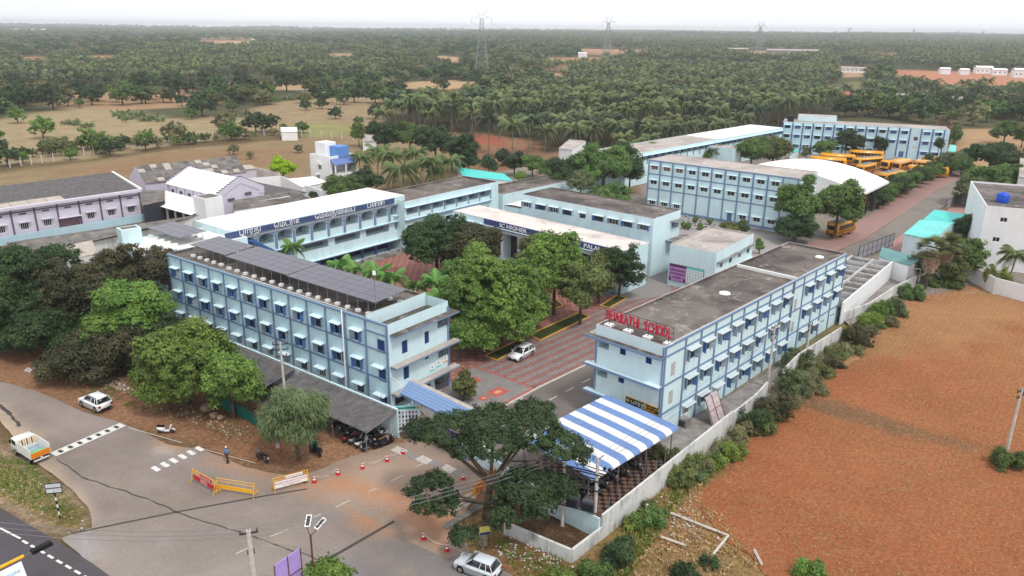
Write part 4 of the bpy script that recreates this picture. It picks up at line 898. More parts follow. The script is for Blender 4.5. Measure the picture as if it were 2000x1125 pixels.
mb = MB(); mb.box(4.5, 17, 5.0, 10.8, 10.31, 12.2, m_pale, top=m_roofl); mb.build('roof_room', J_.e)
tk = J_.put('tank', MB().tube([(0, 0, 0), (0, 0, 1.9)], 1.1, m_black, 12).mesh('tank'), 'F', 2.3, 10.21, -3.0)
# --- block K: long two-storey wing leading to J
K_ = Bld('long_wing', 'very long two-storey wing with part white roof leading to the far block', 'school building', (1221, 304), (1528, 249), 8.5, 12.0, ang=45.95)
for i in range(27): K_.hole('F', 0.4+3.35*i, 3.3+3.35*i, 6.4, 7.4, 1.3, m_dark); K_.put('pilaster', MB().box(-0.14, 0.14, -0.1, 0, 0, 2.3, m_trimd).mesh('pilaster'), 'F', 3.5+3.35*i, 5.2)
K_.walls(m_blue)
K_.ledge('F', 0, K_.W, 7.65, 0.8, 0.15, m_trimd, m_pale, 'eave')
mb = MB(); mb.quad((0.1, 0.1, 8.4), (48, 0.1, 8.4), (48, 11.9, 8.4), (0.1, 11.9, 8.4), m_roofl); mb.quad((48, 0.1, 8.41), (K_.W, 0.1, 8.41), (K_.W, 11.9, 8.41), (48, 11.9, 8.41), m_roofw); mb.build('roof', K_.e)
MB().box(41, 46, -9, -0.05, 0, 7.2, m_blue, top=m_roofl).build('stair_block', K_.e)

# --- arched white shelter
pA, pB, pC = g(1520, 340, 8.0), g(1726, 352, 6.0), g(1684, 374, 6.0)
hall = empty('arched_shelter', (0, 0, 0), 0, 'open shelter with a broad arched white sheet roof beside the buses', 'shelter')
dirn = np.array([math.cos(R(-40)), math.sin(R(-40))]); dep = np.array([-dirn[1], dirn[0]])
r0 = g(1686, 379, 5.6); hl = 34.0; hw = 20.0
hall.location = (r0[0]-dirn[0]*hl, r0[1]-dirn[1]*hl, 0); hall.rotation_euler = (0, 0, R(-40))
mb = MB(); n = 16
for i in range(n):
    y0, y1 = hl*i/n, hl*(i+1)/n; z0, z1 = 5.6+3.4*math.sin(math.pi*i/n)**0.9, 5.6+3.4*math.sin(math.pi*(i+1)/n)**0.9
    if True: mb.quad((y0, 0, z0), (y1, 0, z1), (y1, hw, z1), (y0, hw, z0), m_roofw); mb.quad((y0, 0, z0-0.5), (y1, 0, z1-0.5), (y1, 0, z1), (y0, 0, z0), m_wht)
    mb.quad((y0, hw, z0-0.4), (y1, hw, z1-0.4), (y1, hw, z1), (y0, hw, z0), m_wht)
    if i < 14: mb.quad((y0, 0.05, 3.2), (y1, 0.05, 3.2), (y1, 0.05, z1-0.45), (y0, 0.05, z0-0.45), m_roofw)
mb.quad((hl, 0, 5.1), (hl, hw, 5.1), (hl, hw, 5.62), (hl, 0, 5.62), m_wht); mb.build('roof', hall)
for i in range(5):
    for x in (0.3, hl-0.3): MB().box(x-0.22, x+0.22, hw*i/4*0.96+0.2, hw*i/4*0.96+0.6, 0, 5.5, m_steeld).build('column', hall)
def ordn(i): i += 1; return f"{i}{'th' if 10 <= i % 100 <= 20 else {1: 'st', 2: 'nd', 3: 'rd'}.get(i % 10, 'th')}"
KW = {'scrub': 'dusty grey', 'mid': 'mid green', 'olive': 'olive', 'bright': 'bright green', 'dark': 'dark green', 'deep': 'blackish green'}
# ---------------------------------------------------------------- vegetation
def leafmat(name, dark, lite, trans=0.25, rough=0.55):
    t = NT(name); at = t.n('ShaderNodeVertexColor', layer_name='Col').outputs[0]
    sp = t.n('ShaderNodeSeparateColor'); t.l(at, sp.inputs[0])
    oi = t.n('ShaderNodeObjectInfo'); 
    c = t.mix(sp.outputs[0], lin(dark), lin(lite)); 
    hv = t.n('ShaderNodeHueSaturation'); t.l(c, hv.inputs['Color']); mr = t.n('ShaderNodeMapRange'); mr.inputs[3].default_value = 0.82; mr.inputs[4].default_value = 1.2
    t.l(oi.outputs['Random'], mr.inputs[0]); t.l(mr.outputs[0], hv.inputs['Value'])
    m2 = t.n('ShaderNodeMapRange'); m2.inputs[3].default_value = 0.485; m2.inputs[4].default_value = 0.512; t.l(oi.outputs['Random'], m2.inputs[0]); t.l(m2.outputs[0], hv.inputs['Hue'])
    t.done(hv.outputs[0], rough, 0.25)
    tr = t.n('ShaderNodeBsdfTranslucent'); t.l(hv.outputs[0], tr.inputs[0]); ms = t.n('ShaderNodeMixShader'); ms.inputs[0].default_value = trans
    t.l(t.b.outputs[0], ms.inputs[1]); t.l(tr.outputs[0], ms.inputs[2]); t.l(ms.outputs[0], t.t.nodes['Material Output'].inputs[0])
    return t.m
LM = {
 'dark': leafmat('dark green leaves', (42, 60, 39), (81, 106, 59)),
 'deep': leafmat('deep green leaves', (36, 56, 38), (82, 104, 62)),
 'brown': leafmat('bronze tinged leaves', (42, 56, 36), (108, 102, 70)),
 'bright': leafmat('fresh green leaves', (58, 90, 38), (136, 164, 76)),
 'mid': leafmat('mid green leaves', (54, 80, 42), (118, 144, 74)),
 'olive': leafmat('olive green leaves', (70, 84, 49), (131, 138, 79)),
 'lime': leafmat('lime green leaves', (116, 155, 19), (199, 233, 41)),
 'grey': leafmat('grey green leaves', (72, 88, 58), (133, 147, 99)),
 'scrub': leafmat('dusty scrub leaves', (93, 95, 65), (151, 147, 104)),
 'palm': leafmat('palm leaves', (60, 81, 51), (127, 142, 86), 0.2, 0.4),
 'palmd': leafmat('grove palm leaves', (38, 58, 38), (126, 138, 88), 0.2, 0.45),
 'palmg': leafmat('dark grove palm leaves', (34, 50, 38), (84, 100, 70), 0.2, 0.45), 'palmo': leafmat('yellowing grove palm leaves', (50, 66, 42), (128, 136, 86), 0.2, 0.45),  # two further leaf tints that vary the grove, one darker green
 'royal': leafmat('royal palm leaves', (58, 97, 46), (127, 169, 88), 0.2, 0.4),
 'dry': leafmat('dry palm leaves', (134, 112, 94), (197, 170, 148), 0.1, 0.8),
 'grass': leafmat('dry grass', (168, 148, 98), (214, 192, 142), 0.2, 0.8),
 'ggrass': leafmat('green weeds', (77, 97, 39), (142, 158, 72), 0.2, 0.7),
}
def unit(v): return v/np.maximum(np.linalg.norm(v, axis=1, keepdims=True), 1e-9)
def leaves_mesh(name, Cn, Nn, size, tint, mat, asp=0.55, up=None):
    """one rhombic leaf spray per centre"""
    n = len(Cn); Nn = unit(Nn); a = unit(np.cross(Nn, RNG.normal(size=(n, 3)))) if up is None else unit(up-Nn*(up*Nn).sum(1, keepdims=True)); b = np.cross(Nn, a)
    s = (size*RNG.uniform(0.65, 1.3, n))[:, None]
    V = np.stack([Cn-a*s*0.9-b*s*asp, Cn+a*s*1.1, Cn-a*s*0.5+b*s*asp*1.1], 1).reshape(-1, 3)
    F = np.arange(3*n).reshape(n, 3); C_c = np.repeat(np.stack([tint]*3, 1), 3, 0)
    return npmesh(name, V, F, mat, C_c)
def crown_pts(lobes, nclump, per, cr, seed=0, flat=0.6, low=-0.35):
    rg = np.random.default_rng(seed); lobes = np.array(lobes, float)
    ar = lobes[:, 3]*lobes[:, 4]+lobes[:, 3]*lobes[:, 5]; pick = rg.choice(len(lobes), nclump*2, p=ar/ar.sum())
    d = unit(rg.normal(size=(nclump*2, 3))); d = d[(d[:, 2] > low) | (rg.random(len(d)) < 0.25)]; pick = pick[:len(d)]
    rad = rg.uniform(0.72, 1.06, len(d))[:, None]; c = lobes[pick, :3]+d*rad*lobes[pick, 3:6]
    keep = np.ones(len(c), bool)
    for l in lobes: keep &= (((c-l[:3])/l[3:6])**2).sum(1) > 0.42
    c, d, rad = c[keep][:nclump], d[keep][:nclump], rad[keep][:nclump]; n = len(c)
    csz = cr*rg.uniform(0.5, 1.35, n); lt = rg.random(len(lobes)); near = np.argmin(((c[:, None, :]-lobes[None, :, :3])**2).sum(2), 1); ct = np.clip(rg.random(n)*0.65+lt[near]*0.45, 0, 1)
    off = rg.normal(size=(n, per, 3)); off = off/np.maximum(np.linalg.norm(off, axis=2, keepdims=True), 1e-6)*rg.uniform(0.35, 1, (n, per, 1))
    off[:, :, 2] *= flat; off *= csz[:, None, None]
    Cn = (c[:, None]+off).reshape(-1, 3); Nn = (off/csz[:, None, None]*1.2+d[:, None]*0.5+np.array([0, 0, 0.55])+rg.normal(size=off.shape)*0.45).reshape(-1, 3)
    t = np.clip(ct[:, None]*0.75+rg.random((n, per))*0.45-0.12, 0, 1).ravel()
    return Cn, Nn, t, c
def limbs(mb, base, h, r, lobes, m, k=2.6, bend=0.0, seed=0):
    rg = random.Random(seed); bx, by, bz = base; fork = bz+h
    mb.tube([(bx, by, bz-0.2), (bx+bend*0.3, by, bz+h*0.5), (bx+bend, by, fork)], [r*1.25, r, r*0.85], m, 8)
    for l in sorted(lobes, key=lambda q: -q[3])[:9]:
        x, y, z = l[0], l[1], l[2]; q = (bx+bend+(x-bx-bend)*0.45+rg.uniform(-.3, .3), by+(y-by)*0.45+rg.uniform(-.3, .3), fork+(z-fork)*0.35)
        mb.tube([(bx+bend, by, fork-0.15), q, (x, y, z)], [r*0.62, r*0.42, r*0.12], m, 5)
        for _ in range(3):
            e = (x+rg.uniform(-.8, .8)*l[3], y+rg.uniform(-.8, .8)*l[4], z+rg.uniform(-.2, .8)*l[5]); mb.tube([q, ((q[0]+e[0])/2+.2, (q[1]+e[1])/2, (q[2]+e[2])/2), e], [r*0.24, r*0.15, r*0.05], m, 4)
def auto_lobes(rx, ry, rz, n, seed, zc=0.0):
    rg = random.Random(seed); L_ = [(0, 0, zc, rx*0.62, ry*0.62, rz*0.7)]
    for i in range(n):
        a = 2*math.pi*(i+rg.uniform(-.4, .4))/n; t = rg.uniform(0.42, 0.72); s = rg.uniform(0.3, 0.46)
        L_.append((rx*t*math.cos(a), ry*t*math.sin(a), zc+rz*rg.uniform(-0.5, 0.5), rx*s, ry*s, rz*s*0.95))
    for i in range(n):
        a = rg.uniform(0, 6.28); t = rg.uniform(0.5, 0.9); s = rg.uniform(0.15, 0.27); v = rg.uniform(-0.5, 0.85)
        L_.append((rx*t*math.cos(a)*(1-max(0, v)*.4), ry*t*math.sin(a)*(1-max(0, v)*.4), zc+rz*v, rx*s, ry*s, rz*s*1.1))
    return L_
def tree(x, y, rx, rz, zc, kind, label, name='tree', seed=0, ry=None, leaf=0.24, dens=1.0, trunk=True, lobes=None, group=None, cat='tree', tr=None, cr=0.85, asp=0.55, flat=0.6, nl=7, bark=None, low=-0.35, droop=False):
    """one leafy tree with its own trunk and crown; sizes in metres"""
    ry = ry or rx; lb = lobes or auto_lobes(rx, ry, rz, nl, seed, zc)
    area = 4*math.pi*((rx*ry+rx*rz+ry*rz)/3); per = 58; leaf = leaf*0.76; ncl = max(14, int(area*dens*1.25/(cr*cr)))
    Cn, Nn, t, c = crown_pts(lb, ncl, per, cr, seed, flat, low)
    e = empty(name, (x, y, 0), 0, label, cat, group)
    up = None
    if droop: up = np.tile(np.array([[0.15, 0, -1.0]]), (len(Cn), 1))+RNG.normal(size=(len(Cn), 3))*0.25
    o = obj('crown', leaves_mesh('crown', Cn, Nn, leaf, t, LM[kind], asp, up), e)
    if trunk:
        mb = MB(); h = max(0.8, (zc-rz*0.55)); limbs(mb, (0, 0, 0), h, tr or max(0.12, rx*0.055), lb, bark or m_bark, seed=seed); obj('trunk', mb.mesh('trunk'), e)
    return e
def tpx(cx, cy, rpx, rpy, zc, kind, label, **kw):
    p = g(cx, cy, zc); s = dist(cx, cy, zc)/FPX; seed = kw.pop('seed', int(cx*7+cy) % 999)
    return tree(p[0], p[1], rpx*s, rpy*s*0.95, zc, kind, label, seed=seed, **kw)
# roadside group, left
G1 = 'trees along the road verge'
tpx(55, 562, 103.04, 96.32, 6.0, 'dark', 'large dark green tree at the left end of the roadside row', group=G1, leaf=0.27, nl=10)
tpx(-40, 602, 100.8, 89.6, 5.5, 'dark', 'dark tree cut by the edge of the view beside the road', group=G1, leaf=0.27)
tpx(165, 587, 80.64, 100.8, 5.5, 'brown', 'dark bronze-tinged tree second in the roadside row', group=G1, leaf=0.25, nl=9)
tpx(250, 547, 87.36, 73.92, 6.4, 'brown', 'bronze-tinged spreading tree close to the end of the long block', group=G1, leaf=0.25, nl=10)
tpx(80, 642, 96.32, 62.72, 3.2, 'dark', 'low dark growth of the tree over the rubble by the verge', group=G1, leaf=0.25, trunk=True)
tpx(190, 682, 103.04, 64.96, 3.0, 'brown', 'low brownish tree over the white rubble of the verge', group=G1, leaf=0.25)
tpx(255, 600, 73.92, 56, 7.0, 'bright', 'light green tree rising out of the darker roadside trees', group=G1, leaf=0.27, nl=8)
tpx(200, 647, 40.32, 47.04, 5.2, 'bright', 'small light green tree at the front of the bronze trees', group=G1, leaf=0.25)
tpx(300, 662, 67.2, 56, 3.4, 'deep', 'dark understorey tree behind the big yellow-green tree', group=G1)
tpx(352, 692, 96.32, 80.64, 5.8, 'bright', 'big yellow-green tree in front of the long blue block', group=G1, leaf=0.27, nl=12, dens=1.1)
tpx(322, 750, 51.52, 40.32, 3.2, 'bright', 'low front part of the yellow-green trees above the stony verge', group=G1, leaf=0.25)
tpx(448, 737, 60.48, 73.92, 4.6, 'bright', 'upright fresh green tree left of the bike shed', group=G1, leaf=0.25, nl=9)
tpx(575, 814, 69.44, 62.72, 4.6, 'grey', 'grey-green drooping tree in front of the bike shed', leaf=0.34, asp=0.16, flat=1.0, droop=True, nl=9, dens=1.5, cr=0.8)
# courtyard
G2 = 'courtyard trees'
tpx(852, 464, 69.44, 58.24, 7.2, 'dark', 'dark dense tree left of the blue English name board', group=G2, low=-0.75, leaf=0.28, nl=9)
tpx(922, 480, 62, 60, 6.4, 'brown', 'bronze-brown tree in front of the English name board', group=G2, low=-0.75, leaf=0.27, nl=9)
tpx(905, 542, 56, 51.52, 4.6, 'mid', 'mid green tree between the bronze tree and the big light tree', group=G2, low=-0.75, leaf=0.26)
tpx(975, 572, 109.76, 91.84, 7.0, 'bright', 'largest light green tree in the middle of the courtyard', group=G2, low=-0.75, leaf=0.28, nl=14, dens=1.1)
tpx(930, 642, 67.2, 51.52, 3.6, 'bright', 'low light green crown over the grey end of the drive paving', group=G2, low=-0.75, leaf=0.26)
tpx(1062, 502, 56, 48, 8.2, 'olive', 'olive tree at the back of the courtyard before the white roof', group=G2, low=-0.75, leaf=0.26)
tpx(1084, 518, 62, 72, 7.6, 'bright', 'tall light green tree right of the big courtyard tree', group=G2, low=-0.75, leaf=0.27, nl=10)
tpx(1038, 592, 38.08, 67.2, 4.0, 'mid', 'narrow green tree in the shade of the big courtyard tree', group=G2, low=-0.75, leaf=0.25)
tpx(1136, 556, 46, 50, 6.0, 'olive', 'olive brown tree between the light tree and the steps', group=G2, leaf=0.26, low=-0.8)
tpx(1172, 532, 29.12, 56, 5.0, 'olive', 'thin yellowish tree in front of the verandah steps', group=G2, low=-0.75, leaf=0.25)
tpx(1212, 524, 42.56, 49.28, 5.0, 'dark', 'small dark tree by the verandah end wall', group=G2, low=-0.75, leaf=0.24)
tpx(905, 754, 22.4, 29.12, 1.8, 'olive', 'small orange-flowering shrub behind the gate roof', leaf=0.22, cat='shrub', name='shrub', cr=0.5)
# behind the gate & near the gate
def lob(*rows): return [(a, b, c, d, e, f) for a, b, c, d, e, f in rows]
tb = g(948, 1035, 0.0)
def rel(cx, cy, z, rx, rz, base, ry=None):
    p = g(cx, cy, z); s = dist(cx, cy, z)/FPX; return (p[0]-base[0], p[1]-base[1], z, rx*s, (ry or rx)*s, rz*s)
LG = [rel(965, 826, 8.4, 62, 26, tb), rel(880, 838, 8.0, 56, 24, tb), rel(822, 838, 7.4, 34, 14, tb), rel(1040, 838, 8.2, 56, 24, tb), rel(1098, 868, 7.6, 44, 18, tb), rel(1135, 885, 7.0, 22, 12, tb), rel(960, 862, 7.8, 52, 20, tb), rel(905, 868, 7.4, 36, 14, tb), rel(1045, 805, 8.2, 40, 16, tb),
      rel(842, 955, 5.0, 46, 30, tb), rel(868, 985, 4.2, 26, 20, tb), rel(830, 985, 4.2, 26, 14, tb), rel(1030, 950, 5.2, 58, 30, tb), rel(1000, 985, 4.4, 40, 26, tb), rel(1060, 985, 4.2, 36, 26, tb), rel(1095, 950, 5.0, 30, 20, tb), rel(985, 1010, 3.4, 30, 20, tb), rel(905, 1045, 2.4, 26, 14, tb)]
eg = empty('gate_tree', (tb[0], tb[1], 0), 0, 'spreading dark green tree beside the school gate, forked trunk showing', 'tree')
Cn, Nn, t_, _ = crown_pts(LG, 1150, 60, 0.5, 5, 0.75, -0.6); obj('crown', leaves_mesh('crown', Cn, Nn, 0.125, t_, LM['deep']), eg)
mb = MB(); f1 = g(958, 935, 5.0)-tb
mb.tube([(0, 0, -0.2), (0.1, 0.1, 1.6), (f1[0]*0.5, f1[1]*0.5, 3.0), (f1[0], f1[1], 4.6)], [0.42, 0.36, 0.3, 0.26], m_bark, 9)
for l in LG[:9]: mb.tube([(f1[0], f1[1], 4.5), (f1[0]+(l[0]-f1[0])*.4, f1[1]+(l[1]-f1[1])*.4, 5.8), (l[0], l[1], l[2]-0.3)], [0.2, 0.13, 0.05], m_bark, 6)
for l in LG[9:17]: mb.tube([(f1[0]*0.4, f1[1]*0.4, 2.6), (f1[0]*.4+(l[0]-f1[0]*.4)*.5, f1[1]*.4+(l[1]-f1[1]*.4)*.5, 3.8), (l[0], l[1], l[2])], [0.16, 0.1, 0.04], m_bark, 6)
mb.tube([(0, 0, 1.0), (LG[17][0]*.5, LG[17][1]*.5, 1.9), LG[17][:3]], [0.12, 0.08, 0.03], m_bark, 5)
obj('trunk', mb.mesh('trunk'), eg)

# rear trees, each its own
G3 = 'big trees behind the classroom blocks'
tpx(1180, 322, 62, 42, 8.0, 'mid', 'big green tree at the corner of the long wing roof', group=G3, leaf=0.36, nl=12, cr=1.3)
tpx(1232, 320, 32, 44, 7.5, 'dark', 'dark tree against the left end of the grid-fronted block', group=G3, leaf=0.34, cr=1.2)
tpx(1110, 335, 50, 30, 6.0, 'dark', 'dark tree behind the low brown roof', group=G3, leaf=0.34, cr=1.2)
tpx(1135, 352, 26, 24, 6.5, 'grey', 'pale grey-green tree at the end of the low brown roof', group=G3, leaf=0.3, cr=1.0)
tpx(1190, 378, 40, 24, 4.5, 'mid', 'low green tree behind the mid block roof', group=G3, leaf=0.32, cr=1.1)
tpx(1270, 300, 30, 22, 5.0, 'mid', 'small tree behind the grid-fronted block on the left', group=G3, leaf=0.34, cr=1.1)
tpx(1392, 297, 30, 20, 5.0, 'mid', 'rounded tree between the grid-fronted block and the long wing', group=G3, leaf=0.38, cr=1.2)
tpx(1470, 290, 34, 28, 7.0, 'mid', 'left half of the tree pair by the arched white roof', group=G3, leaf=0.38, cr=1.3)
tpx(1512, 290, 36, 26, 6.0, 'olive', 'right tree of the pair by the arched white roof', group=G3, leaf=0.38, cr=1.3)
G4 = 'trees in front of the far block'
for (a, b, r1, r2, z, k, lb) in ((1655, 274, 18, 22, 6, 'deep', 'tall dark tree before the far block, sixth bay'), (1676, 280, 13, 16, 5, 'deep', 'smaller dark tree touching the tall one before the far block'), (1610, 287, 20, 18, 4.5, 'mid', 'pair-like green tree before the far block left of the buses'), (1720, 282, 13, 18, 4.5, 'deep', 'slim dark tree over the long orange bus'), (1835, 280, 7, 12, 7, 'deep', 'small young tree before the last bays of the far block'), (1815, 305, 6, 8, 4, 'deep', 'sapling before the blue ground windows of the far block'), (1576, 297, 8, 10, 2.5, 'grey', 'small grey-green tree at the corner where wing and far block meet')):
    tpx(a, b, r1, r2, z, k, lb, group=G4, leaf=0.34, cr=1.0)
# tree by the single bus and the shrub row
tpx(1560, 395, 44, 50, 7.5, 'mid', 'left crown of the large tree in front of the grid-fronted block', leaf=0.28, nl=9, group='large trees beside the single bus')
tpx(1640, 395, 46, 48, 7.5, 'mid', 'large green tree standing over the single parked bus', leaf=0.28, nl=10, group='large trees beside the single bus', tr=0.28)
tpx(1555, 445, 38, 28, 3.0, 'deep', 'dark bushy tree at the foot of the grid-fronted block corner', leaf=0.26, group='large trees beside the single bus')
G5 = 'row of young trees along the bus park'
for i in range(11):
    f = i/10.0; cx = 1706+(1846-1706)*f; cy_ = 383-62*f**0.95; r_ = 24-8*f
    tpx(cx, cy_, r_*1.15, r_, 2.8, 'mid' if i % 3 else 'deep', ['first young tree of the bus-park row, nearest the arched roof', 'second young tree of the bus-park row', 'third young tree of the bus-park row', 'fourth young tree of the bus-park row', 'fifth young tree of the bus-park row', 'sixth young tree of the bus-park row, mid way', 'seventh young tree of the bus-park row', 'eighth young tree of the bus-park row', 'ninth young tree of the bus-park row', 'tenth young tree of the bus-park row', 'last young tree of the bus-park row, before the far road bend'][i], group=G5, leaf=0.26, asp=0.3, cr=0.8, nl=6, tr=0.09)
tpx(1862, 312, 26, 20, 4.0, 'grey', 'grey-green feathery tree at the far corner of the bus park', leaf=0.3, asp=0.3, cr=1.0)
tpx(1880, 322, 20, 18, 3.5, 'mid', 'green tree at the far road bend', leaf=0.3, cr=1.0)
tpx(1868, 265, 9, 22, 3, 'mid', 'narrow tree at the right end of the far block', leaf=0.34, cr=1.0)
G6 = 'trees right of the rear drive'
for (a, b, r1, r2, z, k, lb) in ((1938, 300, 48, 26, 6, 'dark', 'wide dark tree at the top right beside the open field'), (1985, 315, 34, 30, 6, 'dark', 'dark tree cut by the right edge above the white building'), (1965, 255, 24, 20, 5, 'mid', 'round tree standing in the open field behind the far block'), (2000, 262, 18, 18, 5, 'mid', 'tree in the open field cut by the right edge'), (1920, 355, 42, 32, 5.5, 'mid', 'big green tree right of the rear drive with orange flowers'), (1895, 368, 26, 30, 4.5, 'grey', 'grey-green tree right of the rear drive'), (1962, 345, 30, 28, 5.5, 'mid', 'green tree behind the blue water tank'), (1925, 405, 26, 24, 4, 'deep', 'dark tree between the mesh fence and the white building'), (1890, 440, 26, 30, 4, 'deep', 'dark tree at the right end of the teal roof'), (1920, 430, 20, 30, 4, 'deep', 'dark narrow tree along the white building'), (1885, 500, 36, 40, 4, 'mid', 'bushy green tree behind the two fan palms'), (1860, 520, 30, 36, 3, 'olive', 'olive bushy tree right of the fan palm trunks'), (1790, 520, 18, 26, 2.5, 'dark', 'dark bush left of the fan palm trunk')):
    tpx(a, b, r1, r2, z, k, lb, group=G6, leaf=0.3, cr=1.0)
# behind the factory
tpx(551, 324, 25, 17, 4.5, 'lime', 'bright lime green round tree by the white boundary wall', leaf=0.28, cr=0.9, dens=1.4)
tpx(672, 362, 42, 26, 5, 'mid', 'green tree in front of the white house', leaf=0.3, cr=1.0, nl=9)
tpx(712, 350, 34, 24, 5, 'deep', 'dark green tree at the foot of the yard palms', leaf=0.3, cr=1.0)
tpx(617, 381, 13, 9, 2, 'deep', 'small dark shrub against the white wall', leaf=0.22, cr=0.6, cat='shrub', name='shrub')
G7 = 'dark broad trees between the yard and the red earth'
for (a, b, r1, r2, z, k, lb) in ((750, 262, 32, 26, 7, 'deep', 'dark tree at the left of the clump behind the yard palms'), (800, 262, 34, 26, 7, 'mid', 'mid green tree of the clump behind the yard palms'), (850, 272, 38, 30, 8, 'deep', 'tallest deep green tree of the clump behind the yard palms'), (905, 290, 34, 28, 7, 'deep', 'right deep green tree of the clump before the red earth'), (915, 310, 22, 18, 4, 'deep', 'low tree at the right foot of the clump'), (700, 258, 14, 16, 5, 'mid', 'round green tree right of the white house tank'), (955, 318, 16, 16, 4, 'deep', 'small dark tree on the red earth'), (980, 305, 12, 14, 3, 'deep', 'little dark tree by the red earth path'), (1005, 315, 22, 18, 4, 'deep', 'dark tree before the tiled sheet pile'), (1040, 318, 24, 18, 4, 'mid', 'green tree behind the low brown roof end'), (1018, 345, 14, 8, 3, 'bright', 'small bright green tree beside the teal roof'), (1075, 330, 20, 16, 4, 'mid', 'leafy tree left of the small white roof room')):
    tpx(a, b, r1, r2, z, k, lb, group=G7, leaf=0.36, cr=1.2)
# individual trees in the left fields: shared shapes, own objects
PROT = []
for i in range(5):
    lb = auto_lobes(1.0, 1.0, 0.78, 7, 40+i, 0.0); lb = [(a, b, c+0.92, d, e, f) for a, b, c, d, e, f in lb]
    Cn, Nn, t_, _ = crown_pts(lb, 90, 22, 0.2, 50+i); mb = MB(); limbs(mb, (0, 0, 0), 0.5, 0.05, lb, m_bark, seed=i)
    PROT.append((Cn, Nn, t_, mb.mesh('trunk')))
PM = {}
def ptree(cx, cyb, rpx, kind, label, group=None, hk=1.0, name='tree'):
    """cyb: picture row of the trunk foot"""
    i = int(cx*3+cyb) % 5; key = (i, kind)
    if key not in PM: PM[key] = leaves_mesh('crown', PROT[i][0], PROT[i][1], 0.085, PROT[i][2], LM[kind])
    p = g(cx, cyb); s = dist(cx, cyb)/FPX*rpx*0.92; e = empty(name, (p[0], p[1], gz(p[0], p[1])), (cx*13 % 6.28), label, 'tree', group); e.scale = (s, s, s*hk)
    obj('crown', PM[key], e); obj('trunk', PROT[i][3], e); return e
def nth(i): return ['first', 'second', 'third', 'fourth', 'fifth', 'sixth', 'seventh', 'eighth', 'ninth', 'tenth', 'eleventh', 'twelfth', 'thirteenth', 'fourteenth', 'fifteenth', 'sixteenth', 'seventeenth', 'eighteenth', 'nineteenth', 'twentieth'][i]
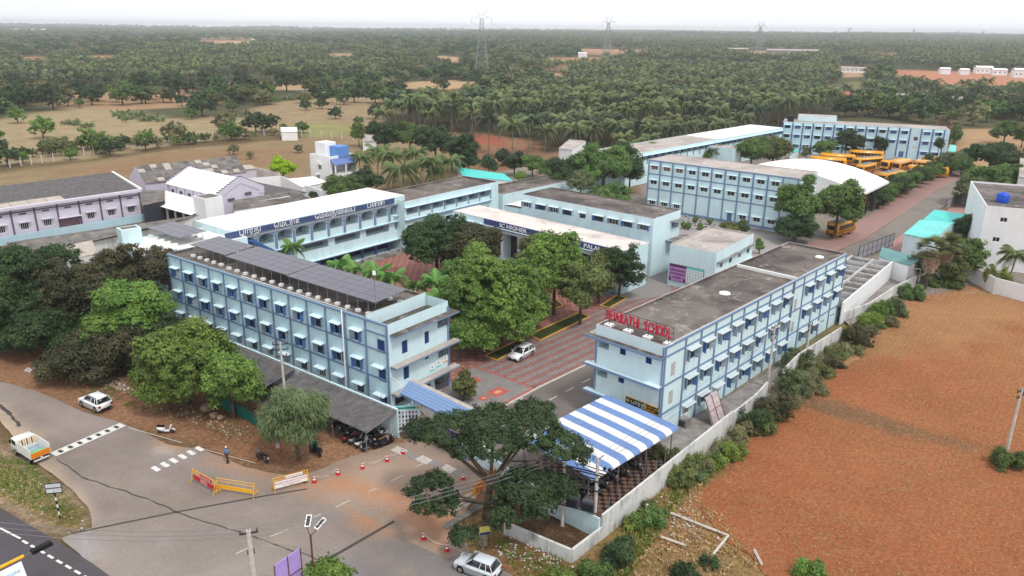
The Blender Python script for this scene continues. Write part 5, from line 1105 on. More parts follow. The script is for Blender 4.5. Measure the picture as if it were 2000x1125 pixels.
FT = [(-5, 275, 16, 'bright', 'bright bush cut by the left edge'), (35, 240, 20, 'bright', 'light green tree at the left edge of the dry field'), (85, 270, 28, 'bright', 'large light green tree standing alone in the dry field'), (180, 292, 30, 'bright', 'bright green tree of the clump above the post fence'), (205, 300, 26, 'bright', 'wide bright tree in the clump above the post fence'), (135, 302, 22, 'olive', 'olive tree left of the bright clump'), (138, 312, 16, 'bright', 'small bright tree close to the post fence'), (215, 305, 24, 'dark', 'dark tree in front of the bright clump'), (240, 290, 18, 'deep', 'deep green tree right of the bright clump'), (285, 293, 22, 'mid', 'green tree on the fence line right of the clump'), (95, 300, 20, 'olive', 'low olive tree near the fence on the far left'), (45, 318, 16, 'bright', 'low bright bush on the fence at the left'), (15, 325, 26, 'deep', 'dark bush at the left end of the fence'), (0, 300, 20, 'dark', 'dark tree at the left end of the dry field'), (345, 280, 28, 'scrub', 'sparse grey tree in the middle of the fence line'), (370, 282, 18, 'mid', 'green tree right of the sparse grey one'), (440, 262, 32, 'scrub', 'sparse grey-brown tree above the fence'), (452, 274, 24, 'mid', 'green tree before the dark spreading tree'), (500, 258, 28, 'dark', 'dark spreading tree left of the small white shed'), (530, 256, 22, 'dark', 'dark tree touching the small white shed'), (395, 228, 34, 'deep', 'very dark low spreading tree in the upper field'), (375, 232, 18, 'mid', 'green tree at the left foot of the dark spreading tree'), (455, 218, 13, 'mid', 'round green tree in the upper field'), (528, 204, 13, 'bright', 'small light tree in the upper field by the shrubs'), (525, 190, 16, 'bright', 'light green tree at the wood edge'), (598, 215, 14, 'deep', 'dark shrub-like tree right of the upper field'), (629, 212, 15, 'deep', 'dark round tree on a bare trunk'), (655, 232, 17, 'deep', 'deep green round tree with a straight trunk in the field'), (672, 205, 18, 'mid', 'round green tree at the back of the field'), (734, 232, 20, 'deep', 'deep green tree alone at the field corner'), (692, 200, 26, 'dark', 'dark tree at the wood edge above the field'), (775, 205, 24, 'dark', 'dark tree left of the first tall palms'), (866, 178, 14, 'deep', 'dark tree alone in the pale field'), (855, 168, 12, 'deep', 'small dark tree at the back of the pale field'), (700, 245, 12, 'mid', 'small green tree by the field wire fence'), (245, 238, 8, 'bright', 'tiny yellow-green bush in the dry field'), (583, 298, 12, 'scrub', 'low grey shrub in the brown field'), (456, 302, 14, 'scrub', 'low spreading grey shrub in the brown field'), (490, 310, 10, 'scrub', 'faint grey shrub in the brown field'), (350, 190, 30, 'dark', 'dark broad tree at the wood edge'), (290, 195, 34, 'dark', 'dark broad tree in the middle of the wood edge'), (240, 205, 30, 'mid', 'green tree at the left of the wood edge'), (180, 205, 26, 'dark', 'dark tree right of the pale gap in the wood'), (105, 215, 34, 'dark', 'dark round tree left of the pale gap'), (40, 215, 34, 'dark', 'dark wood-edge tree at far left'), (75, 200, 30, 'scrub', 'greyish tree behind the dark ones at far left'), (415, 190, 30, 'deep', 'bluish dark tree of the wood edge'), (480, 190, 30, 'dark', 'dark tree right of the bluish one'), (560, 178, 28, 'dark', 'dark tree over the pale path'), (620, 180, 28, 'dark', 'dark tree left of the pale meadow'), (155, 210, 12, 'mid', 'small tree in the pale gap'), (1345, 240, 26, 'dark', 'dark broad tree inside the palm grove'), (1770, 235, 30, 'mid', 'green rounded tree behind the far block, left'), (1800, 240, 30, 'dark', 'dark tree behind the far block'), (1735, 230, 30, 'mid', 'green tree behind the middle of the far block'), (1700, 225, 32, 'olive', 'olive tree behind the far block roof room'), (1650, 228, 28, 'dark', 'dark tree above the roof room of the far block'), (1840, 240, 22, 'deep', 'deep green tree behind the right end of the far block'), (1900, 245, 30, 'scrub', 'grey-green spreading tree at the open field edge'), (1925, 238, 30, 'mid', 'light rounded tree at the open field edge'), (1960, 232, 24, 'mid', 'green tree far right behind the open field'), (1995, 235, 30, 'dark', 'dark tree far right at the frame edge'), (2040, 250, 30, 'dark', 'dark tree past the frame edge')]
rgf = random.Random(12); FK = [rgf.choice(('scrub', 'scrub', 'mid', 'olive', 'bright', 'dark')) for _ in range(34)]; WX = sorted(rgf.uniform(-20, 780) for _ in range(46))
for i in range(34):
    t = i/34; cx_ = -30+t*640; cy_ = 326-62*t**0.8+rgf.uniform(-16, 2); FT.append((cx_, cy_, rgf.uniform(7, 19), FK[i], f"{KW[FK[i]]} bush, {ordn(i)} from the left in the hedge along the post fence"))
for i in range(46):
    cx_ = WX[i]; kd = rgf.choice(('dark', 'deep', 'mid', 'scrub', 'olive')); cy_ = rgf.uniform(186, 214)+(cx_/780)*-10; FT.append((cx_, cy_, rgf.uniform(14, 26), kd, f"{KW[kd]} broad tree, {ordn(i)} from the left along the wood edge behind the dry fields"))
for a in FT: ptree(a[0], a[1], a[2], a[3], a[4], 'trees scattered in the fields')

# ---------------------------------------------------------------- palms
def frond_strip(L_, rise, droop, az, nseg, nleaf, lw, ll, rg, V, F, T, tint, z0=0.0, r0=0.05):
    ca, sa = math.cos(az), math.sin(az); pts = []
    for i in range(nseg+1):
        t = i/nseg; r = r0+L_*(t*(1-0.22*t)); z = z0+rise*L_*t-droop*L_*t**2.2; pts.append(Vector((r*ca, r*sa, z)))
    side = Vector((-sa, ca, 0))
    b = len(V)
    for i, p in enumerate(pts):
        w_ = 0.05*(1-i/nseg)+0.015; V.append(p-side*w_); V.append(p+side*w_)
    for i in range(nseg): F.append((b+2*i, b+2*i+1, b+2*i+3, b+2*i+2)); T.append(min(1, tint+0.3))
    for i in range(nleaf):
        t = 0.12+0.88*(i+0.5)/nleaf; k = min(int(t*nseg), nseg-1); f = t*nseg-k; p = pts[k].lerp(pts[k+1], f); tan = (pts[k+1]-pts[k]).normalized()
        lf = ll*(0.55+0.6*math.sin(math.pi*min(1, t*1.02)))*rg.uniform(0.85, 1.1)
        for sg in (-1, 1):
            d = (side*sg*0.85+tan*0.55+Vector((0, 0, -0.42-0.35*rg.random()))).normalized(); q = p+d*lf; b = len(V)
            V.append(p-tan*lw); V.append(p+tan*lw); V.append(p+d*lf*0.6+tan*lw*0.8+Vector((0, 0, 0.04))); V.append(q+Vector((0, 0, -lf*0.15)))
            F.append((b, b+1, b+2, b+3)); T.append(min(1, max(0, tint+rg.uniform(-.15, .15))))
def palm_crown(seed, n=20, L_=3.9, nleaf=16, lw=0.09, ll=0.95, nseg=5, dead=2, kind='palm', up=0.9):
    rg = random.Random(seed); V, F, T = [], [], []
    for i in range(n):
        e = i/n; az = i*2.4+rg.uniform(-.25, .25); frond_strip(L_*rg.uniform(.88, 1.1), up*(1-e)+0.05+rg.uniform(-.05, .05), 0.55+0.4*e, az, nseg, nleaf, lw, ll, rg, V, F, T, min(1, max(0, rg.uniform(0.0, 0.45)+0.5*(1-e))), 0.1*(1-e))
    me = npmesh('crown', np.array([tuple(v) for v in V]), np.array(F), LM[kind], np.repeat(np.array(T), 1)[:, None]*np.ones((1, 3)) if False else None)
    vt = np.zeros(len(V)); 
    for f, t in zip(F, T): vt[list(f)] = t
    colattr(me, np.stack([vt]*3, 1)); return me
def palm_trunk(h, seed, r=0.16, lean=0.6):
    rg = random.Random(seed); a = rg.uniform(0, 6.28); l = lean*rg.uniform(.2, 1)
    pts = [(l*(t-1)**2*math.cos(a)*-1+l*math.cos(a), 0, 0) for t in (0, 1)]
    P_ = [(l*math.cos(a)*(1-(1-t)**1.6)-l*math.cos(a), l*math.sin(a)*(1-(1-t)**1.6)-l*math.sin(a), h*(t-1)) for t in (0, .3, .6, 1)]
    return MB().tube(P_, [r*1.5, r*1.05, r*0.9, r*0.75], m_barkp, 6).mesh('trunk')
CN = [palm_crown(100+i, n=20+i % 3, L_=5.9, nleaf=17, lw=0.13, ll=1.35, kind=('palmd', 'palmo', 'palmd', 'palmg')[i]) for i in range(4)]
CNY = [palm_crown(200+i, n=24, L_=4.6, nleaf=22, lw=0.07, ll=1.15, nseg=7) for i in range(2)]
TRK = [palm_trunk(10.0, 300+i) for i in range(4)]
def palm(x, y, h, sc, crown, trk, label, group, name='coconut_palm', rz=None, z0=None):
    z0 = gz(x, y) if z0 is None else z0
    e = empty(name, (x, y, z0), random.uniform(0, 6.28) if rz is None else rz, label, 'palm tree', group); e.scale = (sc, sc, sc)
    o = obj('crown', crown, e, (0, 0, h/sc)); o.rotation_euler = (random.uniform(-.08, .08), random.uniform(-.08, .08), 0); t = obj('trunk', trk, e, (0, 0, h/sc)); t.scale = (1, 1, h/sc/10.0)
    return e
# palms in the house yard
GY = 'coconut palms in the yard behind the arcaded block'
for (a, b, h, s, lb) in ((702, 310, 6.5, 1.0, 'yard palm right beside the white house'), (738, 295, 7, 1.05, 'second yard palm from the white house'), (785, 333, 5.5, 1.35, 'broad light green yard palm, largest and nearest the roof'), (760, 305, 7.5, 1.1, 'yard palm behind the broad one'), (838, 318, 6.5, 1.1, 'yard palm over the brown roof edge'), (880, 315, 6, 1.0, 'rightmost yard palm, left of the teal roof'), (812, 300, 8, 1.0, 'tallest yard palm at the back'), (850, 335, 4, .8, 'short yard palm at the brown roof edge')):
    p = g(a, b, h); palm(p[0], p[1], h, s, CNY[int(a) % 2], TRK[int(a) % 4], lb, GY)
# royal palms in the courtyard behind block A
m_royal = plain('smooth grey palm stem', (176, 172, 160), 0.8)
RC = palm_crown(400, n=14, L_=2.9, nleaf=26, lw=0.055, ll=0.85, nseg=7, kind='royal', up=1.1)
RT = MB().tube([(0, 0, -5), (0, 0, -2.5), (0, 0, -0.6), (0, 0, 0)], [0.24, 0.2, 0.16, 0.1], m_royal, 8).mesh('trunk')
for (a, b, h, s, lb) in ((572, 484, 6.8, .85, 'royal palm at the stair of the arcaded block'), (665, 520, 5.5, .95, 'royal palm just behind the last solar table'), (700, 530, 5.2, .9, 'second royal palm behind the solar tables'), (735, 535, 5.6, 1.0, 'third royal palm behind the solar tables'), (765, 545, 5.4, .95, 'royal palm next to the thin roof mast'), (850, 552, 5, .9, 'royal palm right of the mast toward the courtyard trees'), (862, 590, 6, 1.1, 'large royal palm by the block\'s end eave'), (888, 600, 4.6, .9, 'royal palm touching the light green tree'), (815, 560, 3.6, .8, 'short royal palm half hidden by the roof')):
    p = g(a, b, h); e = empty('royal_palm', (p[0], p[1], 0), a, lb, 'palm tree', 'royal palms behind the long block'); e.scale = (s, s, s); obj('crown', RC, e, (0, 0, h/s)); t = obj('trunk', RT, e, (0, 0, h/s)); t.scale = (1, 1, h/s/5)
# coconut grove: near palms one by one
def inpoly(x, y, poly):
    return sdist(np.array([[x, y]]), poly)[0] > 0
grove = np.array(px((740, 262), (760, 225), (900, 212), (1040, 200), (1200, 185), (1560, 195), (1640, 225), (1530, 252), (1225, 310), (1180, 300), (1090, 292), (1060, 300), (1000, 262), (900, 258)))
lo, hi = grove.min(0), grove.max(0); cand = []
y_ = lo[1]
while y_ < hi[1]:
    x_ = lo[0]
    while x_ < hi[0]:
        q = (x_+random.uniform(-2.2, 2.2), y_+random.uniform(-2.2, 2.2)); cand.append(q); x_ += 8.8
    y_ += 8.8
cand = np.array(cand); cand = cand[sdist(cand, grove) > 0]
NOB = [np.array(px((925, 265), (1060, 275), (1060, 330), (925, 330)))]
for n_ in NOB: cand = cand[sdist(cand, n_) < 0]
order = np.argsort(cand[:, 1]+np.abs(cand[:, 0])*0.1); NEARP = cand[order][:250]; RESTP = cand[order][250:]
BAND = np.argsort(NEARP[:, 1]); NEARP = NEARP[BAND]; LAB = {}
for b0 in range(0, 250, 25):
    ks = sorted(range(b0, min(b0+25, len(NEARP))), key=lambda q: NEARP[q][0]/NEARP[q][1])
    for j, q in enumerate(ks): LAB[q] = f"grove palm behind the school, {nth(b0//25)} band from the front, {ordn(j)} from left"
for i, (x, y) in enumerate(NEARP):
    palm(x, y, random.uniform(4.2, 7.2) if i < 40 else random.uniform(6.5, 12.0), random.uniform(0.8, 1.15), CN[i % 4], TRK[i % 4], LAB[i], 'coconut palms of the grove behind the school')
for (a, b, h, s, lb) in ((350/2.857+650, 245, 9, 1.0, 'lone coconut palm at the left edge of the grove'), (800, 252, 9.5, 1, 'second lone palm left of the grove'), (822, 245, 9, 1, 'third lone palm left of the grove'), (850, 255, 10, 1, 'coconut palm over the dark clump of trees'), (885, 243, 10, 1.05, 'coconut palm just left of the red earth'), (920, 262, 7.5, 1, 'palm leaning over the red earth'), (955, 300, 11, 1.05, 'tall palm whose trunk rises from the red earth'), (1000, 310, 10.5, 1.1, 'tall palm at the right of the red earth, nearest the camera'), (1035, 300, 11, 1.1, 'tall straight palm beside the tiled sheet pile')):
    p = g(a, b); palm(p[0], p[1], h, s, CN[int(a) % 4], TRK[int(a) % 4], lb, 'single palms at the left edge of the grove')
# young palms in rows on the left field
YP = palm_crown(500, n=12, L_=2.6, nleaf=12, lw=0.09, ll=0.7, kind='palm', up=1.2)
k = 0
for ROWN, (x0, y0, x1, y1, n_) in enumerate(((225, 222, 320, 236, 13), (122, 244, 190, 248, 7), (440, 200, 640, 192, 18), (225, 228, 300, 240, 6))):
    for i in range(n_):
        f = (i+random.uniform(-.2, .2))/n_; p = g(x0+(x1-x0)*f, y0+(y1-y0)*f+random.uniform(-3, 3)); o = obj('young_palm', YP, None, (p[0], p[1], 0.4), random.uniform(0, 6)); s = random.uniform(.7, 1.25); o.scale = (s, s, s)
        tag(o, f"stemless young palm, {ordn(i)} from the left in the {['row at the field back', 'short lower row', 'row along the wood edge', 'second row at the field back'][ROWN]}", 'palm', 'young palms planted in rows'); k += 1
# fan palms by the rear yard wall
def fan_crown(seed):
    rg = random.Random(seed); V, F, T = [], [], []
    for i in range(46):
        u = rg.uniform(-0.35, 1); az = rg.uniform(0, 6.28); el = math.asin(u); d = Vector((math.cos(az)*math.cos(el), math.sin(az)*math.cos(el), math.sin(el))); c = d*rg.uniform(1.1, 1.5); t = rg.uniform(0.1, .8)
        a = d.cross(Vector((0, 0, 1))).normalized(); bb = d.cross(a)
        for j in range(9):
            an = -1.3+2.6*j/8; dd = (d*math.cos(an)+a*math.sin(an)+Vector((0, 0, -0.15))).normalized(); s = dd.cross(bb).normalized()*0.09; b = len(V)
            V += [c-s, c+s, c+dd*0.5+s*1.2, c+dd*0.95]; F.append((b, b+1, b+2, b+3)); T.append(t)
    vt = np.zeros(len(V))
    for f, t in zip(F, T): vt[list(f)] = t
    me = npmesh('crown', np.array([tuple(v) for v in V]), np.array(F), LM['olive']); colattr(me, np.stack([vt]*3, 1)); return me
def skirt(seed, h=2.6):
    rg = np.random.default_rng(seed); n = 900; a = rg.uniform(0, 6.28, n); z = rg.uniform(-h, 0.3, n); r = (0.75+0.5*np.sin((z+h)/h*2.4))*rg.uniform(0.7, 1.1, n)
    Cn = np.stack([np.cos(a)*r, np.sin(a)*r, z], 1); Nn = np.stack([np.cos(a), np.sin(a), rg.normal(size=n)*.2], 1)+rg.normal(size=(n, 3))*.3
    return leaves_mesh('dead_frond_skirt', Cn, Nn, 0.34, rg.random(n), LM['dry'], 0.3, np.tile([[0, 0, -1.0]], (n, 1))+rg.normal(size=(n, 3))*.3)
for i, (a, b, h, s, lb) in enumerate(((1822, 488, 6.6, 1.25, 'front fan palm with a skirt of dead fronds'), (1852, 478, 6.8, 1.15, 'second fan palm behind the skirted one'))):
    p = g(a, b, h); e = empty('fan_palm', (p[0], p[1], 0), i, lb, 'palm tree', 'fan palms by the rear yard'); obj('crown', fan_crown(i), e, (0, 0, h)).scale = (s, s, s); obj('dead_frond_skirt', skirt(i), e, (0, 0, h-0.7)).scale = (s*.8, s*.8, s*.9); MB().tube([(0, 0, -.1), (0, 0, h)], [0.28, 0.22], m_bark, 8).build('trunk', e)
for i, (a, b, h, s, lb) in enumerate(((1850, 226, 9, 2.2, 'tall shaggy fan palm behind the far block'), (1862, 235, 8, 1.8, 'second shaggy fan palm behind the far block'))):
    p = g(a, b, h); e = empty('fan_palm', (p[0], p[1], 0), i, lb, 'palm tree', 'fan palms behind the far block'); obj('crown', fan_crown(i+5), e, (0, 0, h)).scale = (s, s, s); obj('dead_frond_skirt', skirt(i+5), e, (0, 0, h-1)).scale = (s, s, s); MB().tube([(0, 0, -.1), (0, 0, h)], [0.3, 0.25], m_bark, 8).build('trunk', e)
p = g(1985, 500, 4.5); palm(p[0], p[1], 4.5, 0.8, CNY[0], TRK[1], 'young coconut palm before the white building wall', 'single palms at the right edge')
# shrubs along the boundary wall and in the scrub
def scruffy(rx, rz, seed):
    rg = random.Random(seed); return [(rx*rg.uniform(-.8, .8), rx*rg.uniform(-.6, .6), rz*(0.15+rg.random()*0.85), rx*rg.uniform(.18, .42), rx*rg.uniform(.18, .42), rz*rg.uniform(.3, .75)) for _ in range(11)]
GS = 'bushes outside the white boundary wall'
BU = [(1265, 1010, 34, 26, 'mid', 'bush below the near corner of the wall'), (1235, 1020, 22, 18, 'ggrass', 'weedy bush at the wall corner'), (1330, 930, 26, 24, 'olive', 'bush against the wall right of the striped canopy'), (1345, 900, 30, 30, 'olive', 'tall weed bush leaning on the wall by the canopy end'), (1382, 905, 36, 18, 'ggrass', 'light green creeper patch beside the wall'), (1430, 880, 34, 16, 'ggrass', 'long green weed patch at the field edge'), (1475, 820, 32, 36, 'dark', 'dark thorn bush over the break in the wall'), (1510, 790, 36, 34, 'brown', 'brownish thorn bush before the wall'), (1500, 830, 28, 20, 'olive', 'olive bush at the red field edge'), (1545, 740, 32, 42, 'grey', 'tall sparse grey bush above the wall'), (1560, 700, 26, 30, 'grey', 'sparse grey bush beside the thin pole'), (1600, 720, 28, 16, 'olive', 'low olive bush on the field side'), (1670, 650, 26, 26, 'brown', 'round brown-green bush at the wall bend'), (1720, 600, 24, 22, 'bright', 'bright green bush by the wall of the rear yard'), (1745, 596, 22, 26, 'grey', 'blue-green reed clump beside the bright bush'), (1700, 620, 26, 18, 'ggrass', 'weeds below the bright bush'), (1790, 570, 26, 18, 'mid', 'bush below the fan palms'), (1850, 550, 34, 12, 'mid', 'low hedge-like bush at the end of the dry field'), (1200, 1080, 36, 30, 'deep', 'dark green bush at the lower edge'), (1160, 1108, 30, 24, 'mid', 'green bush below the walled plot'), (1225, 1065, 26, 20, 'dark', 'dark bush outside the corner of the walled plot'), (1100, 1118, 24, 12, 'ggrass', 'weeds under the walled plot'), (1340, 1118, 30, 16, 'deep', 'dark bush at the bottom edge'), (1388, 1092, 16, 9, 'deep', 'small dark bush in the dry scrub'), (1570, 1105, 32, 26, 'bright', 'pale flowering bush at the bottom edge of the red field'), (1968, 895, 30, 24, 'mid', 'green bush at the foot of the field pole'), (1950, 545, 20, 30, 'ggrass', 'climber hanging on the right white wall'), (1270, 985, 14, 12, 'olive', 'small bush by the leaning concrete post'), (1290, 880, 14, 22, 'olive', 'thin tall weed at the wall top')]
rgb_ = random.Random(77)
for i in range(22):
    f = (i+rgb_.uniform(-.3, .3))/22; k_ = rgb_.choice(('scrub', 'olive', 'grey', 'scrub', 'mid', 'brown')); BU.append((1345+390*f+rgb_.uniform(-6, 26), 925-322*f+rgb_.uniform(-4, 18), rgb_.uniform(13, 24), rgb_.uniform(9, 20), k_, f"ragged {dict(KW, grey='grey green', brown='brownish').get(k_)} bush, {ordn(i)} up from the canopy along the white wall"))
for (a, b, r1, r2, k_, lb) in BU:
    s = dist(a, b, 1)/FPX; tpx(a, b, r1, r2, max(0.5, r2*s*0.75), k_, lb, group=GS, leaf=0.17, cr=0.42, cat='bush', name='bush', trunk=True, tr=0.05, dens=0.62, nl=11, asp=0.4, low=-0.9, flat=0.9, lobes=scruffy(r1*s, r2*s, int(a+b)))
for (a, b, r1, r2, k_, lb, z) in ((925, 1120, 0, 0, '', '', 0),)[:0]: pass
tpx(640, 1118, 42, 14, 2.4, 'bright', 'fresh green treetop at the bottom edge behind the purple hoarding', leaf=0.2, cr=0.6, dens=1.2)
p = None
# dry tufts on the red field and the verges: nobody could count them
def tufts(name, poly, n, kind, size, label, h=0.22, thr=0.35):
    poly = np.array(poly); lo, hi = poly.min(0), poly.max(0); Q = RNG.uniform(lo, hi, (n*4, 2)); Q = Q[sdist(Q, poly) > 0.3]
    dn = fbm(Q[:, 0], Q[:, 1], 7, 91); Q = Q[dn+RNG.normal(size=len(Q))*0.12 > thr][:n]; m = len(Q); per = 5
    Cn = np.repeat(Q, per, 0)+RNG.normal(size=(m*per, 2))*size*0.8; Zc = np.array([0.0]*len(Cn))+h*RNG.uniform(0.1, 0.7, len(Cn))
    Nn = RNG.normal(size=(len(Cn), 3)); Nn[:, 2] = np.abs(Nn[:, 2])*0.6
    up = RNG.normal(size=(len(Cn), 3))*0.7; up[:, 2] = 1
    return tag(obj(name, leaves_mesh(name, np.concatenate([Cn, Zc[:, None]], 1), Nn, size, RNG.random(len(Cn)), LM[kind], 0.3, up)), label, kind='stuff')
tufts('dry_grass', px((1350, 990), (1400, 930), (1560, 740), (1640, 690), (1740, 590), (1900, 556), (2100, 570), (2300, 900), (2100, 1250), (1500, 1180)), 9000, 'grass', 0.075, 'short dry grass scattered over the red field', thr=0.42)
tufts('field_edge_grass', px((1180, 1090), (1320, 900), (1480, 770), (1600, 680), (1700, 610), (1780, 590), (1700, 650), (1580, 740), (1480, 850), (1370, 960), (1480, 1090), (1560, 1180), (1200, 1200)), 5000, 'grass', 0.2, 'taller straw-coloured grass along the wall side', thr=0.3)
tufts('scrub_growth', px((1325, 905), (1380, 850), (1470, 790), (1540, 720), (1600, 690), (1650, 640), (1720, 590), (1740, 600), (1680, 670), (1610, 730), (1560, 770), (1500, 840), (1420, 880), (1350, 935)), 3000, 'scrub', 0.2, 'dense dusty scrub along the foot of the wall', h=1.3, thr=0.33)
tufts('green_scrub', px((1325, 905), (1380, 850), (1450, 800), (1530, 740), (1640, 650), (1720, 590), (1760, 600), (1680, 650), (1560, 760), (1500, 820), (1400, 880), (1350, 935)), 1800, 'ggrass', 0.2, 'green weeds mixed into the scrub by the wall', h=0.9, thr=0.45)
tufts('weeds', px((950, 1040), (1090, 1080), (1120, 1110), (1290, 1000), (1340, 900), (1400, 860), (1420, 880), (1330, 990), (1200, 1180), (1000, 1125)), 2200, 'ggrass', 0.18, 'green weeds below the walled plot', thr=0.4)
tufts('verge_grass', px((-60, 850), (0, 880), (70, 905), (150, 975), (182, 1010), (150, 1035), (80, 1010), (0, 970), (-60, 940)), 1500, 'ggrass', 0.11, 'rough grass on the verge between highway and side road', thr=0.38)
tufts('dry_verge_grass', px((-60, 870), (0, 900), (70, 925), (150, 985), (182, 1015), (150, 1038), (80, 1015), (0, 975), (-60, 950)), 1500, 'grass', 0.1, 'dry grass on the verge beside the road sign', h=.15, thr=0.4)
tufts('verge_weeds', px((100, 720), (300, 740), (520, 840), (640, 870), (560, 890), (350, 830), (120, 760)), 700, 'ggrass', 0.14, 'weeds along the earth verge', thr=0.55)

# ---------------------------------------------------------------- far woods and the rest of the grove
def inst_cloud(name, pts, protos, label):
    """real objects scattered by the thousand: points that each carry one of the shapes"""
    me = bpy.data.meshes.new(name); me.vertices.add(len(pts)); me.vertices.foreach_set('co', pts[:, :3].astype(np.float32).ravel())
    for nm, col, typ in (('sc', pts[:, 3], 'FLOAT'), ('rot', pts[:, 4], 'FLOAT'), ('pick', pts[:, 5], 'FLOAT')):
        at = me.attributes.new(nm, typ, 'POINT'); at.data.foreach_set('value', col.astype(np.float32))
    o = obj(name, me); ng = bpy.data.node_groups.new(name, 'GeometryNodeTree')
    ng.interface.new_socket('Geometry', in_out='INPUT', socket_type='NodeSocketGeometry'); ng.interface.new_socket('Geometry', in_out='OUTPUT', socket_type='NodeSocketGeometry')
    N = ng.nodes.new; gi, go = N('NodeGroupInput'), N('NodeGroupOutput'); jn = N('GeometryNodeJoinGeometry')
    for i, pr in enumerate(protos):
        oi = N('GeometryNodeObjectInfo'); oi.inputs['Object'].default_value = pr; oi.transform_space = 'ORIGINAL'
        ip = N('GeometryNodeInstanceOnPoints'); a = N('GeometryNodeInputNamedAttribute'); a.data_type = 'FLOAT'; a.inputs['Name'].default_value = 'pick'
        cmp = N('FunctionNodeCompare'); cmp.data_type = 'FLOAT'; cmp.operation = 'EQUAL'; cmp.inputs[1].default_value = i; cmp.inputs['Epsilon'].default_value = 0.2
        ng.links.new(a.outputs['Attribute'], cmp.inputs[0]); ng.links.new(cmp.outputs[0], ip.inputs['Selection'])
        s = N('GeometryNodeInputNamedAttribute'); s.data_type = 'FLOAT'; s.inputs['Name'].default_value = 'sc'; r = N('GeometryNodeInputNamedAttribute'); r.data_type = 'FLOAT'; r.inputs['Name'].default_value = 'rot'
        cb = N('ShaderNodeCombineXYZ'); ng.links.new(r.outputs['Attribute'], cb.inputs[2]); ng.links.new(cb.outputs[0], ip.inputs['Rotation']); ng.links.new(s.outputs['Attribute'], ip.inputs['Scale'])
        ng.links.new(gi.outputs[0], ip.inputs['Points']); ng.links.new(oi.outputs['Geometry'], ip.inputs['Instance']); ng.links.new(ip.outputs[0], jn.inputs[0])
    ng.links.new(jn.outputs[0], go.inputs[0]); md = o.modifiers.new('scatter', 'NODES'); md.node_group = ng
    return tag(o, label, kind='stuff')
# whole palms / trees as single meshes standing in the mid distance, which the far masses repeat
def joined(name, crown, trunk, h, sc=1.0, mats=None):
    bm = bmesh.new(); bm.from_mesh(trunk); 
    for v in bm.verts: v.co.z = v.co.z*h/10.0+h
    n0 = len(bm.faces)
    me2 = crown.copy()
    for v in me2.vertices: v.co.z += h
    bm.from_mesh(me2); 
    bm.faces.ensure_lookup_table()
    for i, f in enumerate(bm.faces): f.material_index = 0 if i < n0 else 1
    me = bpy.data.meshes.new(name); bm.to_mesh(me); bm.free(); me.materials.append(trunk.materials[0]); me.materials.append(crown.materials[0]); return me
farP = []
for i in range(3):
    c = palm_crown(600+i, n=(17, 15, 18)[i], L_=5.8, nleaf=7, lw=0.29, ll=1.4, nseg=4, kind=('palmd', 'palmg', 'palmo')[i]); p = g(1180+i*60, 150); m_ = joined('mid_palm', c, TRK[i], 7.5+i*1.6)
    o = obj('coconut_palm', m_, None, (p[0], p[1], gz(*p)-0.2), i); tag(o, f"coconut palm in the middle of the far grove below the second pylon, {nth(i)} of three", 'palm tree', 'coconut palms of the grove behind the school'); farP.append(o)
farT = []
for i, kd in enumerate(('dark', 'mid', 'deep', 'scrub')):
    lb = auto_lobes(4.2, 4.2, 3.0, 6, 70+i, 4.4); Cn, Nn, t_, _ = crown_pts(lb, 46, 15, 1.15, 60+i); cm = leaves_mesh('crown', Cn, Nn, 0.62, t_, LM[kd], 0.6)
    tm = MB().tube([(0, 0, -10), (0, 0, 0)], [0.3, 0.15], m_bark, 5).mesh('trunk'); cm2 = cm.copy()
    for v in cm2.vertices: v.co.z -= 3.5
    p = g(600+i*110, 140+i*2); o = obj('tree', joined('mid_tree', cm2, tm, 3.5), None, (p[0], p[1], gz(*p)-0.2), i); tag(o, f"{['dark', 'mid green', 'deep green', 'dusty grey'][i]} bushy tree in the mixed wood left of the nearest pylon", 'tree', 'trees of the mixed wood'); farT.append(o)
def zvec(x, y):
    i = np.clip(np.searchsorted(xs, x), 1, nx-1); j = np.clip(np.searchsorted(ys, y), 1, ny-1); return V[idx[i, j], 2]
def scatter(y0, y1, sp, seed, jit=0.45):
    rg = np.random.default_rng(seed); rows = []
    y = y0
    while y < y1:
        half = y*0.78+60; s = sp*(1 if y < 900 else (y/900)**0.8); n = int(2*half/s); x = (np.arange(n)-n/2)*s+rg.uniform(-jit, jit, n)*s; yy = y+rg.uniform(-jit, jit, n)*s; rows.append(np.stack([x, yy, np.full(n, s/sp)], 1)); y += s
    return np.concatenate(rows)
Q = scatter(255, 8200, 8.8, 5)
m_ = np.ones(len(Q), bool)
SCHOOL = np.array(px((-700, 500), (-300, 262), (0, 232), (480, 205), (760, 192), (770, 260), (900, 262), (1100, 300), (1225, 300), (1530, 246), (1560, 225), (1900, 240), (2050, 252), (2400, 300), (2400, 900), (-700, 900)))
m_ &= sdist(Q[:, :2], SCHOOL) < 0
m_ &= sdist(Q[:, :2], grove) < -2
for f_ in FIELDS:
    lo_, hi_ = f_.min(0)-5, f_.max(0)+5; k_ = (Q[:, 0] > lo_[0]) & (Q[:, 0] < hi_[0]) & (Q[:, 1] > lo_[1]) & (Q[:, 1] < hi_[1])
    kk = np.where(k_)[0]
    if len(kk): m_[kk] &= sdist(Q[kk, :2], f_) < 1.0
for f_ in FIELDS:
    if f_[:, 1].max() < 280: continue
    for k_s in (0.94, 0.87, 0.80): m_ &= sdist(Q[:, :2]/k_s, f_) < 0.5
pt = fbm(Q[:, 0], Q[:, 1], 350, 31); m_ &= ~((pt > 0.612) & (Q[:, 1] > 800))
ra = Q[:, 0]*0.82+Q[:, 1]*0.57; rb = -Q[:, 0]*0.57+Q[:, 1]*0.82
